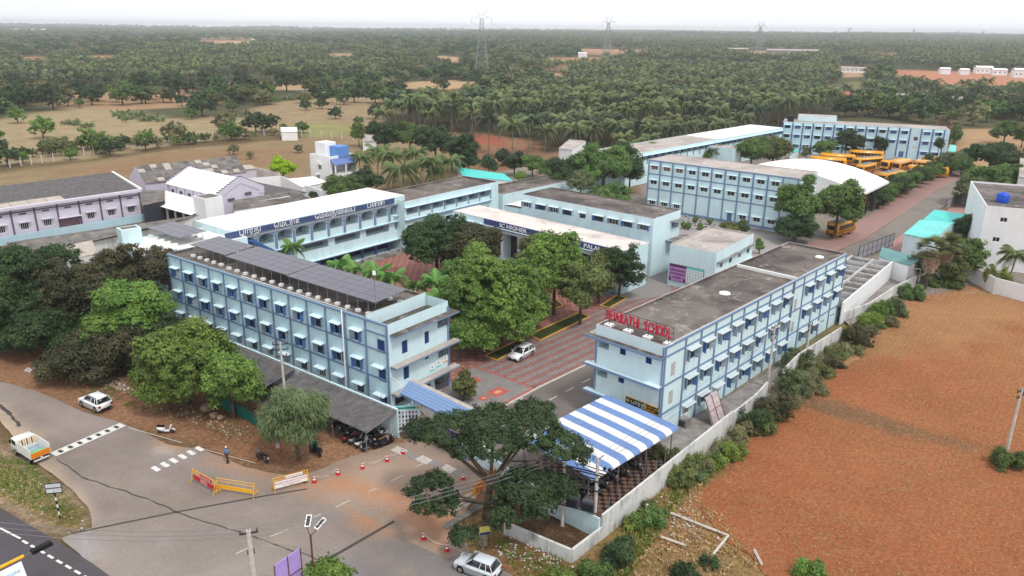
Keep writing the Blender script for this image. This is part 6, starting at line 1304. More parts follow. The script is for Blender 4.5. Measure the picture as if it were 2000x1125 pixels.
m_ &= ~(((ra+18*np.sin(rb/90)) % 170 < 7) | ((rb+25*np.sin(ra/120)) % 230 < 9)); gp = fbm(Q[:, 0], Q[:, 1], 60, 88); m_ &= gp+RNG.normal(size=len(Q))*.05 > 0.3
Q = Q[m_]
# palms rule where the photograph shows groves, broad trees elsewhere
ptype = fbm(Q[:, 0], Q[:, 1], 260, 55)+0.10*np.clip((Q[:, 0]+50)/200, -1, 1)
PALMZ = [np.array(px(*z_)) for z_ in (((0, 190), (0, 125), (130, 118), (480, 92), (900, 118), (900, 150), (700, 165), (500, 160), (330, 172), (150, 175)), ((1000, 200), (1100, 155), (1330, 120), (1600, 118), (1640, 190), (1540, 230)), ((1560, 215), (1600, 180), (2100, 175), (2100, 215), (1900, 225)))]
isp = ptype > 0.53
for z_ in PALMZ: isp |= (sdist(Q[:, :2], z_) > 0) & (RNG.random(len(Q)) < 0.93)
BRZ = [np.array(px(*z_)) for z_ in (((480, 192), (520, 160), (700, 158), (780, 140), (1000, 135), (1100, 160), (1000, 195), (760, 205)), ((-300, 240), (-300, 190), (100, 178), (420, 172), (480, 200), (300, 215)), ((1560, 240), (1640, 205), (1800, 205), (2100, 220), (2100, 245)))]
for z_ in BRZ: isp &= ~((sdist(Q[:, :2], z_) > 0) & (RNG.random(len(Q)) < 0.9))
isp &= RNG.random(len(Q)) > 0.07
zz = zvec(Q[:, 0], Q[:, 1])
cl = fbm(Q[:, 0], Q[:, 1], 45, 63); keep = isp | (cl+RNG.normal(size=len(Q))*.08 > 0.42); 
def pack(sel, nk, s0, s1):
    q = Q[sel]; n = len(q); return np.stack([q[:, 0], q[:, 1], zz[sel]-0.2, RNG.uniform(s0, s1, n)*q[:, 2]**0.55, RNG.uniform(0, 6.28, n), RNG.integers(0, nk, n)], 1)
pp = pack(isp, 3, 0.8, 1.12); pr_ = np.stack([RESTP[:, 0], RESTP[:, 1], np.full(len(RESTP), -0.2), RNG.uniform(.85, 1.1, len(RESTP)), RNG.uniform(0, 6.28, len(RESTP)), RNG.integers(0, 3, len(RESTP))], 1)
inst_cloud('palm_groves', np.concatenate([pp, pr_]), farP, 'coconut groves reaching to the horizon')
inst_cloud('distant_woods', pack(keep & ~isp, 4, 0.75, 1.35), farT, 'mixed broadleaf woods between the fields and the horizon')
print('palms', len(pp)+len(pr_), 'trees', int((keep & ~isp).sum()))
# ---------------------------------------------------------------- factory and houses on the left
def gable(name, label, cat, o, ang, L_, W_, he, hr, mroof, mwall, stepped=False, front_holes=(), trim=None, overhang=0.3, patches=None, mid=0.5):
    e = empty(name, (o[0], o[1], 0), R(ang), label, cat)
    T = lambda u, z, i: (u, i, z)
    mb = MB(); wallquads(mb, L_, he, list(front_holes), mwall, T, -0.1); mb.build('wall', e)
    mb = MB(); mb.quad((0, W_, -0.1), (L_, W_, -0.1), (L_, W_, he), (0, W_, he), mwall)
    for x in (0, L_): mb.raw([(x, 0, -0.1), (x, W_, -0.1), (x, W_, he), (x, W_*mid, hr), (x, 0, he)], [(0, 1, 2, 3, 4)], mwall)
    mb.build('wall', e)
    oh = overhang; sl = (hr-he)/(W_*mid); sl2 = (hr-he)/(W_*(1-mid))
    for nm, q in (('roof', [(0, -oh, he-sl*oh), (L_, -oh, he-sl*oh), (L_, W_*mid, hr), (0, W_*mid, hr)]), ('roof', [(0, W_*mid, hr), (L_, W_*mid, hr), (L_, W_+oh, he-sl2*oh), (0, W_+oh, he-sl2*oh)])):
        mb = MB(); mb.hexa([tuple(p) for p in q]+[(a, b, c+0.06) for a, b, c in q], mroof); mb.build(nm, e)
    if patches:
        rg = random.Random(3); mb = MB(); nu, nv = patches
        for i in range(nu):
            for j in range(nv):
                if rg.random() < 0.45: continue
                u0, u1, v0, v1 = L_*i/nu, L_*(i+1)/nu, W_*mid*j/nv, W_*mid*(j+1)/nv; z0, z1 = he+sl*v0+0.064, he+sl*v1+0.064
                mb.quad((u0+.02, v0, z0), (u1-.02, v0, z0), (u1-.02, v1, z1), (u0+.02, v1, z1), rg.choice((m_asbl, m_asb, m_asbd)))
        mb.build('roof_sheets', e)['kind'] = 'stuff'
    if stepped:
        for x in (0.0, L_):
            mb = MB(); n = 9; 
            for i in range(2*n):
                v0, v1 = W_*i/(2*n), W_*(i+1)/(2*n); k = i if i < n else 2*n-1-i; zt = he+0.5+(hr-he+0.1)*k/n
                mb.box(x-0.12, x+0.12, v0, v1, he-1.2 if k < 2 else he+(hr-he)*k/n-0.9, zt, mwall); mb.box(x-0.16, x+0.16, v0+.003, v1-.003, zt+0.002, zt+0.1, m_lavd)
            mb.build('stepped_gable', e)
    return e
aF = 48.4
u0 = np.array([math.cos(R(aF)), math.sin(R(aF))]); vF = np.array([-u0[1], u0[0]])
oM = g(272, 370, 6.6)-u0*62
hol = []
wu = [62-4.05*(i+0.5)-0.2 for i in range(12)]
for i, u in enumerate(wu):
    if i != 3: hol.append((u-0.7, u+0.7, 2.0, 3.3))
    hol.append((u-0.65, u+0.65, 4.9, 5.25))
hol.append((wu[3]-1.9, wu[3]+1.9, 0.6, 2.9, 0.5, plain('faded pink shutter', (150, 120, 126), 0.8)))
fa = gable('factory_hall', 'long lavender factory hall with a dark corrugated roof on the far left', 'factory', oM, aF, 62, 13, 6.6, 8.6, m_asbd, m_lav, front_holes=hol, mid=0.98, patches=None)
wm_ = win_mesh(1.4, 1.3, 4, m_glass, m_wht); vm_ = MB().box(-0.65, 0.65, 0.05, 0.1, 0, 0.35, m_lavd).mesh('vent'); sh_ = shade_mesh(2.1, 0.6, m_lav)
for i, u in enumerate(wu):
    if i != 3: obj('window', wm_, fa, (u, 0, 2.0)); obj('sunshade', sh_, fa, (u, 0, 3.6))
    else: obj('sunshade', shade_mesh(4.2, 1.0, m_lav), fa, (u, 0, 3.3))
    obj('vent', vm_, fa, (u, 0, 4.9)); obj('pilaster', colmesh(0.28, 6.2, 0.14, m_lavd), fa, (62-0.15-4.05*i, 0, 0))
obj('band', bandmesh(62, 0.22, 0.08, m_lavd), fa, (0, 0, 5.5)); MB().box(0, 62, -0.9, -0.001, 6.2, 6.75, m_lav).build('gutter', fa); MB().tube([(33, 12.4, 8.7), (34, 6, 7.7), (33.4, -0.4, 6.8)], 0.09, m_wht, 5).build('pipe', fa)
mb = MB(); mb.hexa([(61.8, -0.9, 6.6), (62.2, -0.9, 6.6), (62.2, 12.9, 8.4), (61.8, 12.9, 8.4), (61.8, -0.9, 6.95), (62.2, -0.9, 6.95), (62.2, 12.9, 8.9), (61.8, 12.9, 8.9)], m_wht); mb.build('gable_coping', fa)
mb = MB()
for i in range(15): mb.quad((1+i*3.1, 0.1, 6.7), (1+i*3.1+3.0, 0.1, 6.7), (1+i*3.1+3.0, 2.6, 7.1), (1+i*3.1, 2.6, 7.1), m_asbl)
mb.build('light_sheets', fa)['kind'] = 'stuff'
# pale blue plinth wall before the hall
bw = tag(MB().box(0, 66, -0.15, 0.15, 0, 1.6, wallpaint('pale blue plinth', (176, 206, 220), amt=0.5)).build('boundary_wall', None, (*(oM-vF*1.6), 0), R(aF)), 'long pale blue plinth wall in front of the lavender hall', 'wall')
o2 = g(283, 357, 5.6)
gable('factory_shed', 'lavender shed with a patched grey roof behind the hall', 'factory', o2, 42, 24, 11, 5.6, 8.6, m_asb, m_lav, patches=(16, 5), mid=0.5)
o3 = g(395, 338, 4.2); e = gable('annex', 'low lavender annex right of the patched shed', 'annex', o3, 40, 14, 6, 4.0, 4.4, m_asbl, m_lav)
# stepped gable hall
p1 = g(423, 381, 6.0); L3 = 20.0
hl3 = [(1.6+3.4*i, 2.9+3.4*i, 4.2, 4.9) for i in range(5)]
e3 = gable('stepped_gable_hall', 'white-roofed hall with stepped gables in the factory yard', 'factory', p1+np.array([math.cos(R(142)), math.sin(R(142))])*L3, 142-180, L3, 11.5, 6.0, 8.8, m_roofw, m_lav, stepped=True, front_holes=hl3)
for i in range(5): obj('window', win_mesh(1.3, 0.7, 3, m_glass, m_lavd), e3, (2.25+3.4*i, 0, 4.2)); obj('pilaster', colmesh(0.3, 1.8, 0.12, m_greyw), e3, (0.6+3.4*i, 0, 4.1))
for (v, z) in ((3.2, 4.2), (7.4, 4.9), (5.0, 3.0), (9.2, 3.3)): obj('vent', MB().box(-0.02, 0.08, -0.8, 0.8, 0, 0.6, m_lavd).mesh('vent'), e3, (L3+0.1, v, z))
mb = MB(); q = [(-1, -6.5, 2.9), (L3+0.4, -6.5, 2.9), (L3+0.4, -0.02, 4.1), (-1, -0.02, 4.1)]; mb.hexa(q+[(a, b, c+0.08) for a, b, c in q], m_roofw); mb.build('lean_to_roof', e3)
for i in range(7): obj('post', MB().box(-0.15, 0.15, -0.15, 0.15, 0, 2.9, m_lav).mesh('post'), e3, (0.2+3.3*i, -6.0, 0))
mb = MB(); mb.box(L3-0.2, L3+4.2, -5.2, -1.2, -0.1, 6.6, m_white); mb.box(L3+0.1, L3+3.9, -4.9, -1.5, 6.603, 6.61, m_roofd); mb.build('tower', e3)
# low sheets between hall and wing
def roofslab(name, label, cat, pts, z0, z1, m, mw=None, th=0.08):
    """lean-to: front edge pts[0:2] at z0, back edge pts[2:4] at z1, with walls below"""
    P_ = [(*pts[0], z0), (*pts[1], z0), (*pts[2], z1), (*pts[3], z1)]; c = np.mean([p[:2] for p in P_], 0)
    e = empty(name, (c[0], c[1], 0), 0, label, cat); P_ = [(a-c[0], b-c[1], z) for a, b, z in P_]
    MB().hexa(P_+[(a, b, z+th) for a, b, z in P_], m).build('roof', e)
    mb = MB(); k = 0.97
    for i in range(4):
        a, b = P_[i], P_[(i+1) % 4]; mb.quad((a[0]*k, a[1]*k, -0.1), (b[0]*k, b[1]*k, -0.1), (b[0]*k, b[1]*k, b[2]), (a[0]*k, a[1]*k, a[2]), mw or m_white)
    mb.build('wall', e); return e
roofslab('store_shed', 'long grey corrugated shed roof between factory and school', 'shed', px((60, 500), (330, 440), z=2.8)+px((390, 420), (10, 475), z=4.0), 2.8, 4.0, m_asb, m_dirtywhite)
roofslab('store_shed', 'low corrugated roof humps behind the leftmost roadside tree', 'shed', px((120, 512), (190, 495), z=2.4)+px((180, 470), (130, 480), z=3.6), 2.4, 3.6, m_asbl, m_dirtywhite)
roofslab('store_shed', 'grey shed roof at the left edge behind the trees', 'shed', px((-60, 545), (60, 515), z=2.4)+px((20, 488), (-80, 510), z=3.2), 2.4, 3.2, m_asb, m_dirtywhite)
roofslab('store_shed', 'flat grey canopy linking the lavender hall and the white hall', 'shed', px((278, 402), (322, 392), z=4.0)+px((322, 372), (274, 372), z=4.2), 4.0, 4.2, m_asb, m_dark)
roofslab('store_shed', 'dark roof behind the stepped gable reaching toward the white wall', 'shed', px((470, 385), (600, 376), z=4.0)+px((480, 352), (432, 350), z=4.6), 4.0, 4.6, m_asbd, m_lav)
roofslab('store_shed', 'narrow grey sheet roof just behind the arcaded block', 'shed', px((455, 400), (590, 378), z=4.0)+px((575, 372), (455, 392), z=4.6), 4.0, 4.6, m_asb, m_white)
roofslab('store_shed', 'flat cement roof panel behind the arcaded block roof', 'shed', px((455, 412), (590, 392), z=5.0)+px((575, 384), (455, 400), z=5.2), 5.0, 5.2, m_roofd, m_white)
roofslab('store_shed', 'rounded grey shed end near the small dark shrub', 'shed', px((578, 392), (604, 388), z=3.0)+px((580, 374), (560, 378), z=4.4), 3.0, 4.4, m_asbd, m_white)
def wallrun(name, label, pts, h, m, th=0.2, z=None, cap=None):
    c = np.array(pts[0]); e = empty(name, (c[0], c[1], 0), 0, label, 'wall')
    for a, b in zip(pts[:-1], pts[1:]):
        a, b = np.array(a)-c, np.array(b)-c; d = b-a; L_ = float(np.linalg.norm(d)); mb = MB(); mb.box(0, L_, -th/2, th/2, -0.2, h, m, top=cap or m)
        mb.build('wall_panel', e, (a[0], a[1], 0), math.atan2(d[1], d[0]))
    return e
wallrun('boundary_wall', 'tall white boundary wall running from the lime green tree to the house', px((450, 352), (548, 345), (640, 378), z=3.4), 3.6, m_white)
wallrun('boundary_wall', 'pinkish white wall rising at the left of the lime green tree', px((450, 338), (500, 330), (546, 340), z=3.0), 3.4, wallpaint('pinkish lime wash', (226, 214, 210), amt=0.6))
roofslab('store_shed', 'white roofed store inside the tall white wall', 'shed', px((590, 366), (640, 356), z=3.2)+px((612, 345), (560, 350), z=3.4), 3.2, 3.4, m_roofw, m_white)
roofslab('shed', 'small white shed standing in the brown field', 'shed', px((549, 262), (581, 262), z=0.3)+px((581, 258), (549, 258), z=3.0), 2.9, 3.1, m_wht, m_wht)
roofslab('shed', 'pale shed behind the trees right of the field fence', 'shed', px((708, 276), (735, 276), z=3)+px((735, 264), (708, 264), z=3), 2.9, 3.1, m_roofl, m_white)
# white house
hs = Bld('white_house', 'white two-storey house with a blue tank room and blue porch roof', 'house', (604.5, 300), (643.5, 315), 8.0, 8.0, ang=-38, W=8.0)
for (u, z, w_) in ((3.9, 4.2, 1.2), (3.0, 1.5, 1.0)): hs.hole('F', u-w_/2, u+w_/2, z, z+1.3); hs.put('window', win_mesh(w_, 1.3, 3, m_glass, m_wht), 'F', u, z); hs.put('sunshade', shade_mesh(w_+.6, 0.4, m_wht), 'F', u, z+1.55)
hs.hole('R', 0.8, 7.5, 3.6, 6.0, 2.0, m_white); hs.hole('R', 1.0, 2.2, 3.7, 5.2, 0.1, m_dark)
hs.walls(m_white); hs.roof(m_roofw, par=0.6, mp=m_roofw, mpi=m_white)
mb = MB(); mb.box(0.6, 4.6, 1.5, 5.2, 7.4, 11.0, m_white, top=m_roofw); mb.build('stair_head', hs.e); MB().box(4.62, 8.2, 3.0, 6.4, 7.4, 10.2, plain('blue tank room', (96, 140, 204))).build('tank_room', hs.e)
mb = MB(); q = [(8.0, 0.2, 7.2), (8.0, 8.0, 7.2), (9.8, 8.0, 5.9), (9.8, 0.2, 5.9)]; mb.hexa(q+[(a, b, c+0.12) for a, b, c in q], plain('blue porch tiles', (104, 124, 176), 0.6, var=0.2, scale=5)); mb.build('porch_roof', hs.e)
for v in (0.5, 4, 7.6): MB().box(9.4, 9.7, v-.15, v+.15, 3.2, 5.9, m_white).build('column', hs.e)
MB().box(8.01, 9.8, 0, 8.2, 0, 3.3, m_white, top=m_roofw).build('porch', hs.e)
mb = MB(); mb.box(-0.4, 0.4, -0.35, -0.02, 0, 0.6, m_wht); am = mb.mesh('air_conditioner')
for (u, z) in ((3.6, 5.9), (4.0, 0.9)): hs.put('air_conditioner', am, 'F', u, z)
# field fence: posts and wires
fp = [(-20, 331), (20, 326.5), (41.5, 323.7), (62, 321), (82.5, 318), (105, 314.5), (126, 311.5), (145, 308), (165, 304.5), (184, 302), (203, 298), (221, 294.5), (240, 292.5), (260, 289), (278, 286.5), (296, 284), (312, 281.5), (330, 279), (346, 277), (362, 275), (380, 273), (398, 271), (416, 269.5), (436, 268), (456, 267), (476, 266), (496, 265), (516, 264), (548, 266), (566, 266), (590, 267), (607, 267.5), (628, 268.5), (648, 270), (668, 272), (690, 274)]
c0 = g(*fp[0]); fe = empty('field_fence', (c0[0], c0[1], 0), 0, 'long fence of white concrete posts across the brown field', 'fence')
pm_ = MB().box(-0.11, 0.11, -0.11, 0.11, -0.2, 2.5, plain('concrete fence post', (206, 202, 200), 0.8)).mesh('post'); wires = MB(); last = None
for i, p_ in enumerate(fp):
    q = g(*p_)-c0; obj('post', pm_, fe, (q[0], q[1], 0), 0.7)
    if i % 6 == 4: MB().tube([(q[0], q[1], 2.1), (q[0]-2.2, q[1]-1.6, 0)], 0.09, m_conc, 4).build('brace', fe)
    if last is not None:
        for z in (0.4, 0.9, 1.4, 1.9): wires.bar((last[0], last[1], z), (q[0], q[1], z), 0.015, m_steel)
    last = q
wires.build('wires', fe)
# teal roofs and sheds
roofslab('long_shed', 'long narrow teal-roofed shed behind the brown roof', 'shed', px((905, 345), (1002, 354), z=3.2)+px((985, 340), (893, 327), z=3.8), 3.2, 3.8, m_teal, m_white)
roofslab('teal_shed', 'front shed with a pale teal roof and pale walls beside the rear drive', 'shed', px((1765, 457), (1823, 469), z=4.4)+px((1862, 436), (1797, 430), z=5.2), 4.4, 5.2, m_teall, m_pale)
roofslab('teal_shed', 'rear shed with a strong teal roof beside the rear drive', 'shed', px((1800, 432), (1862, 438), z=4.4)+px((1890, 420), (1825, 410), z=4.8), 4.4, 4.8, m_teal, m_pale)
roofslab('teal_canopy', 'small pale teal canopy at the right end of the far block', 'canopy', px((1852, 295), (1866, 300), z=3)+px((1868, 286), (1855, 284), z=3), 3, 3.2, m_teall, m_pale)
roofslab('teal_canopy', 'small teal shed behind the tree pair near the far wing', 'canopy', px((1543, 300), (1560, 296), z=2.6)+px((1556, 290), (1545, 292), z=2.8), 2.6, 2.8, m_teal, m_pale)
q = np.array(g(1806, 470)); tag(MB().box(-1.9, 1.9, -0.06, 0.06, 0, 2.8, m_dark).build('doorway', None, (*(np.array(px((1806, 485))[0])), 0), R(-38)), 'dark doorway in the front wall of the pale teal shed', 'doorway')
# rear yard: roofless wash rooms, dull green roof, inner walls
ry = g(1652, 612); ya = math.atan2(124.3-102.9, 63.8-46.6)
wr = empty('wash_rooms', (47.0, 103.0, 0), ya, 'row of small grey-roofed wash rooms behind a white wall', 'building')
mb = MB(); mb.box(0, 27.5, -0.2, 0, 0, 3.4, m_white); mb.build('wall', wr); rg = random.Random(5)
for i in range(9):
    x = i*3.05
    for (y0, y1) in ((0.02, 2.9), (3.5, 6.4)):
        z = 2.7+rg.uniform(-.15, .15); MB().box(x, x+2.6 if rg.random() < .75 else x+1.4, y0, y1, z-0.1, z, m_conc, top=m_roofd).build('roof_slab', wr)
    MB().box(x+2.85, x+3.0, 0.02, 6.4, 0, 3.0, m_dirtywhite).build('partition', wr)
mb = MB(); mb.box(0, 27.5, 3.0, 3.14, 0, 3.05, m_dirtywhite); mb.box(0, 27.5, 6.5, 6.66, 0, 3.1, m_dirtywhite); mb.build('wall', wr); MB().box(0, 27.5, 0.01, 6.5, 0.01, 0.05, m_roofd).build('floor', wr)
roofslab('green_roof_shed', 'dull green sheet roof at the end of the wash rooms', 'shed', px((1717, 502), (1775, 520), z=3.4)+px((1800, 505), (1722, 483), z=3.9), 3.4, 3.9, m_tealdark, m_white)
m_cem = plain('stained yard cement', (140, 134, 130), 0.9, var=0.3, scale=0.7)
flat('rear_yard', px((1640, 622), (1700, 580), (1738, 545), (1790, 530), (1792, 552), (1730, 598), (1660, 640)), 0.3, m_cem, 'cement yard behind the wash room wall')
wallrun('yard_wall', 'white outer wall of the rear yard beside the fan palms', px((1648, 610), (1700, 592), (1748, 560), (1790, 540), z=1.6), 1.7, m_dirtywhite)
mb = MB(); mb.tube([(0, 0, 2.6), (3.4, 0.5, 2.6), (3.4, 0.5, 0.4)], 0.07, m_wht, 5); e = mb.build('goal_like_pipe', None, (*g(1750, 552), 0), R(-20)); tag(e, 'white pipe frame standing in the rear yard', 'pipe')
# mesh fences
def meshfence(label, a, b, h, n):
    a, b = np.array(a), np.array(b); d = b-a; L_ = float(np.linalg.norm(d)); e = empty('mesh_fence', (a[0], a[1], 0), math.atan2(d[1], d[0]), label, 'fence')
    for i in range(n+1): MB().box(L_*i/n-0.05, L_*i/n+0.05, -0.05, 0.05, 0, h, m_steeld).build('post', e)
    mb = MB(); mb.box(0, L_, -0.03, 0.03, h-0.1, h, m_steeld); mb.box(0, L_, -0.03, 0.03, h*0.5, h*0.5+.06, m_steeld); mb.box(0, L_, -0.03, 0.03, 0.1, 0.18, m_steeld); mb.build('rail', e)
    mb = MB(); mb.box(0.05, L_-0.05, -0.012, 0.012, 0.2, h-0.1, plain('wire mesh sheet', (150, 150, 156), 0.7, 0.2)); mb.build('mesh_panel', e); return e
meshfence('mesh fence running from the wash rooms up beside the rear drive', g(1675, 508), g(1743, 480), 2.6, 8)
meshfence('short mesh fence beside the dark trees by the rear drive', g(1847, 411), g(1866, 398), 2.4, 4); meshfence('mesh fence turning toward the dark trees by the rear drive', g(1866, 398), g(1893, 405), 2.4, 3)
# right white building
wb = Bld('white_block', 'plain white block with a blue tank on its roof at the right edge', 'building', (1927, 402), (2080, 420), 11.2, 26, ang=-24)
for (u, z) in ((3.0, 8.6), (8.2, 8.6), (2.5, 5.0), (7.4, 5.0), (11, 5.0), (13, 8.6)): wb.hole('F', u-.55, u+.55, z, z+.8); wb.put('window', win_mesh(1.1, .8, 2, m_glass, m_wht), 'F', u, z)
wb.walls(m_white); wb.roof(m_roofd, par=0.3, mp=m_white, mpi=m_white)
tk_ = empty('water_tank', (*g(1957, 395, 10.9), 10.9), 0, 'blue plastic water tank on the white block roof', 'tank'); mb = MB(); m_bt = plain('blue tank plastic', (32, 86, 204), 0.4)
mb.tube([(0, 0, 0), (0, 0, 0.1), (0, 0, 1.5), (0, 0, 1.75)], [1.0, 1.05, 1.05, 0.5], m_bt, 16)
for z in (0.3, 0.6, 0.9, 1.2): mb.tube([(0, 0, z), (0, 0, z+.08)], 1.09, m_bt, 16)
mb.build('body', tk_); MB().tube([(0, 0, 1.75), (0, 0, 1.85)], 0.35, m_bt, 12).build('lid', tk_)
wallrun('boundary_wall', 'white compound wall below the right-hand white block', px((1888, 515), (1945, 545), (2060, 575), z=2.4), 2.6, m_white)
roofslab('white_annex', 'white building corner above, cut by the right edge', 'building', px((1990, 345), (2060, 360), z=8)+px((2080, 330), (1992, 310), z=8), 8, 8.2, m_roofl, m_white)
# small white roof room behind
roofslab('roof_room', 'small white room above the trees left of the long wing', 'building', px((1091, 290), (1118, 293), z=7)+px((1145, 276), (1112, 273), z=7), 7.0, 7.1, m_roofl, m_white)
# far buildings in the plain
def farb(label, a, b, w, h, d, mr, mw, name='far_house'):
    p_ = g(a, b); s = dist(a, b)/FPX; e = empty(name, (p_[0], p_[1], 0), R(-12 if a > 900 else 12), label, 'building'); W_ = w*s
    MB().box(-W_/2, W_/2, 0, d, -3, h, mw).build('wall', e); q = [(-W_/2-.3, -.5, h), (W_/2+.3, -.5, h), (W_/2+.3, d/2, h+d*.16), (-W_/2-.3, d/2, h+d*.16)]; mb = MB(); mb.hexa(q+[(x, y, z+.15) for x, y, z in q], mr)
    q = [(-W_/2-.3, d/2, h+d*.16), (W_/2+.3, d/2, h+d*.16), (W_/2+.3, d+.5, h), (-W_/2-.3, d+.5, h)]; mb.hexa(q+[(x, y, z+.15) for x, y, z in q], mr); mb.build('roof', e)
    if w > 18:
        n = int(w/7); wm = MB().box(-.6, .6, -.05, .02, 0, 1.2, m_dark).mesh('window')
        for i in range(n): obj('window', wm, e, (-W_/2+W_*(i+.5)/n, 0, h*.4))
    return e
m_tile = plain('red tile roof', (186, 108, 90), 0.8, var=0.15, scale=.6)
for r_ in (('red-tiled farmhouse in the trees left of the far block', 1610, 196, 100, 3.6, 9, m_tile, m_white), ('long grey-roofed poultry house in the palms at right', 1770, 200, 82, 3.4, 8, m_roofl, m_white), ('second long grey-roofed poultry house further right', 1855, 205, 60, 3.4, 8, m_roofl, m_white), ('white house with a brown roof at the pale field', 1668, 142, 46, 4, 9, m_roofl, m_white), ('leftmost white house of the row by the orange field', 1846, 145, 18, 5, 8, m_roofw, m_white), ('second white house of the row by the orange field', 1884, 146, 16, 4.5, 8, m_roofw, m_white), ('third white house of the row by the orange field, largest', 1922, 144, 30, 6, 9, m_roofw, m_white), ('fourth white house of the row by the orange field', 1952, 147, 26, 5, 8, m_roofw, m_white), ('white house at the right edge by the orange field', 1992, 152, 22, 7, 9, m_roofw, m_white), ('long grey shed far off in the middle right', 1560, 106, 120, 6, 14, m_roofl, m_conc), ('grey shed far off left of the long one', 1420, 102, 80, 6, 12, m_roofl, m_conc), ('long brown and white shed on the far plain', 1045, 78, 70, 7, 16, m_roofl, m_brn), ('tiny white house alone in the palms', 1137, 113, 16, 6, 8, m_wht, m_white), ('white works building on the far left plain', 60, 62, 70, 9, 20, m_wht, m_wht), ('white long shed on the far plain left of centre', 560, 60, 32, 7, 15, m_wht, m_wht), ('pale farm house before the left palms', 495, 80, 10, 6, 8, m_roofl, m_white), ('small white house near the left far field', 422, 72, 8, 6, 8, m_roofw, m_white), ('low long wall-like shed at the fence end of the wood', 615, 181, 60, 1.6, 3, m_roofl, m_white)):
    farb(*r_)
wt_ = g(773, 106); e = empty('water_tower', (wt_[0], wt_[1], 0), 0, 'small white overhead tank on legs above the trees', 'water tower')
MB().box(-3, 3, -3, 3, 9, 11, m_wht).build('tank', e); mb = MB()
for x in (-2.4, 2.4):
    for y in (-2.4, 2.4): MB().box(x-.3, x+.3, y-.3, y+.3, 0, 9, m_conc).build('leg', e)
# ---------------------------------------------------------------- walls, sheds and gate at the front
WP = [(7.6, 53.6), (15.6, 63.0), (23.2, 71.9)]
bwall = wallrun('boundary_wall', 'high white wall beside the striped canopy along the red field', WP, 2.3, m_dirtywhite)
wallrun('boundary_wall', 'middle run of the white wall below the thorn bushes', [(23.2, 71.9), (26.9, 76.2), (29.2, 79.4)], 2.1, m_dirtywhite)
wallrun('boundary_wall', 'far run of the stained wall beside the thin poles', [(32.0, 82.6), (35.6, 87.4), (44.4, 96.4)], 2.2, m_dirtywhite)
wallrun('boundary_wall', 'pale blue wall behind the electrical transformers', [(7.4, 53.5), (2.6, 57.6), (-1.6, 62.6)], 2.0, m_blue)
flat('side_lane', [(16.2, 62.5), (46, 97.5), (44.5, 99), (15.2, 70.0)], 0.05, m_cem, 'dirty cement lane between the right block and its wall')
pw = g(1116, 1096); pa, pb_ = g(985, 1040), g(1188, 1040)
wallrun('plot_wall', 'low stained wall round the transformer plot', [tuple(pa), tuple(pw), tuple(pb_)], 1.1, m_dirtywhite, 0.22)
m_litter = ground_mat('leaf litter', 5, 0.9, tuft=0.8, tuftc=(176, 146, 116), bump=1.5)
sheet('transformer_plot', [tuple(pa), tuple(pw), tuple(pb_), (2.6, 57.4), (-1.0, 60.5)], 0.06, m_litter, (112, 86, 64), [], 0.7, label='plot floor covered in dry leaves')
# striped canopy
cd = np.array([16.04-9.94, 65.11-71.68]); cl_ = float(np.linalg.norm(cd)); ca = math.atan2(cd[1], cd[0])
cn = empty('striped_canopy', (9.94, 71.68, 0), ca, 'blue and white striped sheet canopy over parked bikes', 'canopy')   # x along the block wall, -y towards the road
m_cb, m_cw = wallpaint('canopy blue sheet', (112, 142, 190), dirt=(90, 96, 110), amt=0.5), wallpaint('canopy white sheet', (228, 226, 224), dirt=(130, 126, 120), amt=0.5)
NS, dep_ = 13, 12.4
for i in range(NS):
    y1, y0 = -dep_*i/NS, -dep_*(i+1)/NS; mb = MB(); m_ = m_cb if i % 2 == 0 else m_cw; zt = 4.15-0.45*i/NS; zb = 4.15-0.45*(i+1)/NS
    prof = [(0, 0)]+[(cl_*0.5, 0.06)]+[(cl_-0.6+0.6*math.sin(a), -0.4*(1-math.cos(a))) for a in (0, .4, .8, 1.2, 1.5)]
    ribs = 5
    for (xa, da), (xb, db) in zip(prof[:-1], prof[1:]):
        for r_ in range(ribs):
            ya, yb = y1+(y0-y1)*r_/ribs, y1+(y0-y1)*(r_+1)/ribs; ym = (ya+yb)/2; z_a, z_b = zt+(zb-zt)*r_/ribs, zt+(zb-zt)*(r_+1)/ribs
            mb.quad((xa, ya, z_a+da), (xb, ya, z_a+db), (xb, ym, z_a+db+0.03), (xa, ym, z_a+da+0.03), m_); mb.quad((xa, ym, z_a+da+0.03), (xb, ym, z_a+db+0.03), (xb, yb, z_b+db), (xa, yb, z_b+da), m_)
    mb.build('roof_sheet', cn)
for y in (-0.3, -4.2, -8.2, -12.2):
    MB().tube([(cl_-0.5, y, 0), (cl_-0.5, y, 3.4)], 0.06, m_steel, 6).build('post', cn); MB().tube([(0.4, y, 0), (0.4, y, 3.6)], 0.06, m_steel, 6).build('post', cn)
    mb = MB(); mb.bar((0.2, y, 3.35), (cl_-0.5, y, 3.3), 0.06, m_steel); mb.bar((0.2, y, 3.6), (cl_-0.5, y, 3.6), 0.05, m_steel)
    for i in range(8): mb.bar((0.3+i*1.05, y, 3.32), (0.8+i*1.05, y, 3.6), 0.035, m_steel)
    mb.build('truss', cn)
t = NT('red and black checker tiles'); ck = t.n('ShaderNodeTexChecker', i_Scale=2.2); mp_ = t.n('ShaderNodeMapping'); mp_.inputs['Rotation'].default_value = (0, 0, -ca); gm_ = t.n('ShaderNodeNewGeometry'); t.l(gm_.outputs['Position'], mp_.inputs[0]); mp_.inputs['Location'].default_value = (0, 0, .3); t.l(mp_.outputs[0], ck.inputs[0])
ck.inputs[1].default_value = (*lin((120, 92, 78)), 1); ck.inputs[2].default_value = (*lin((44, 36, 36)), 1); m_check = t.done(ck.outputs[0], 0.7, 0.2)
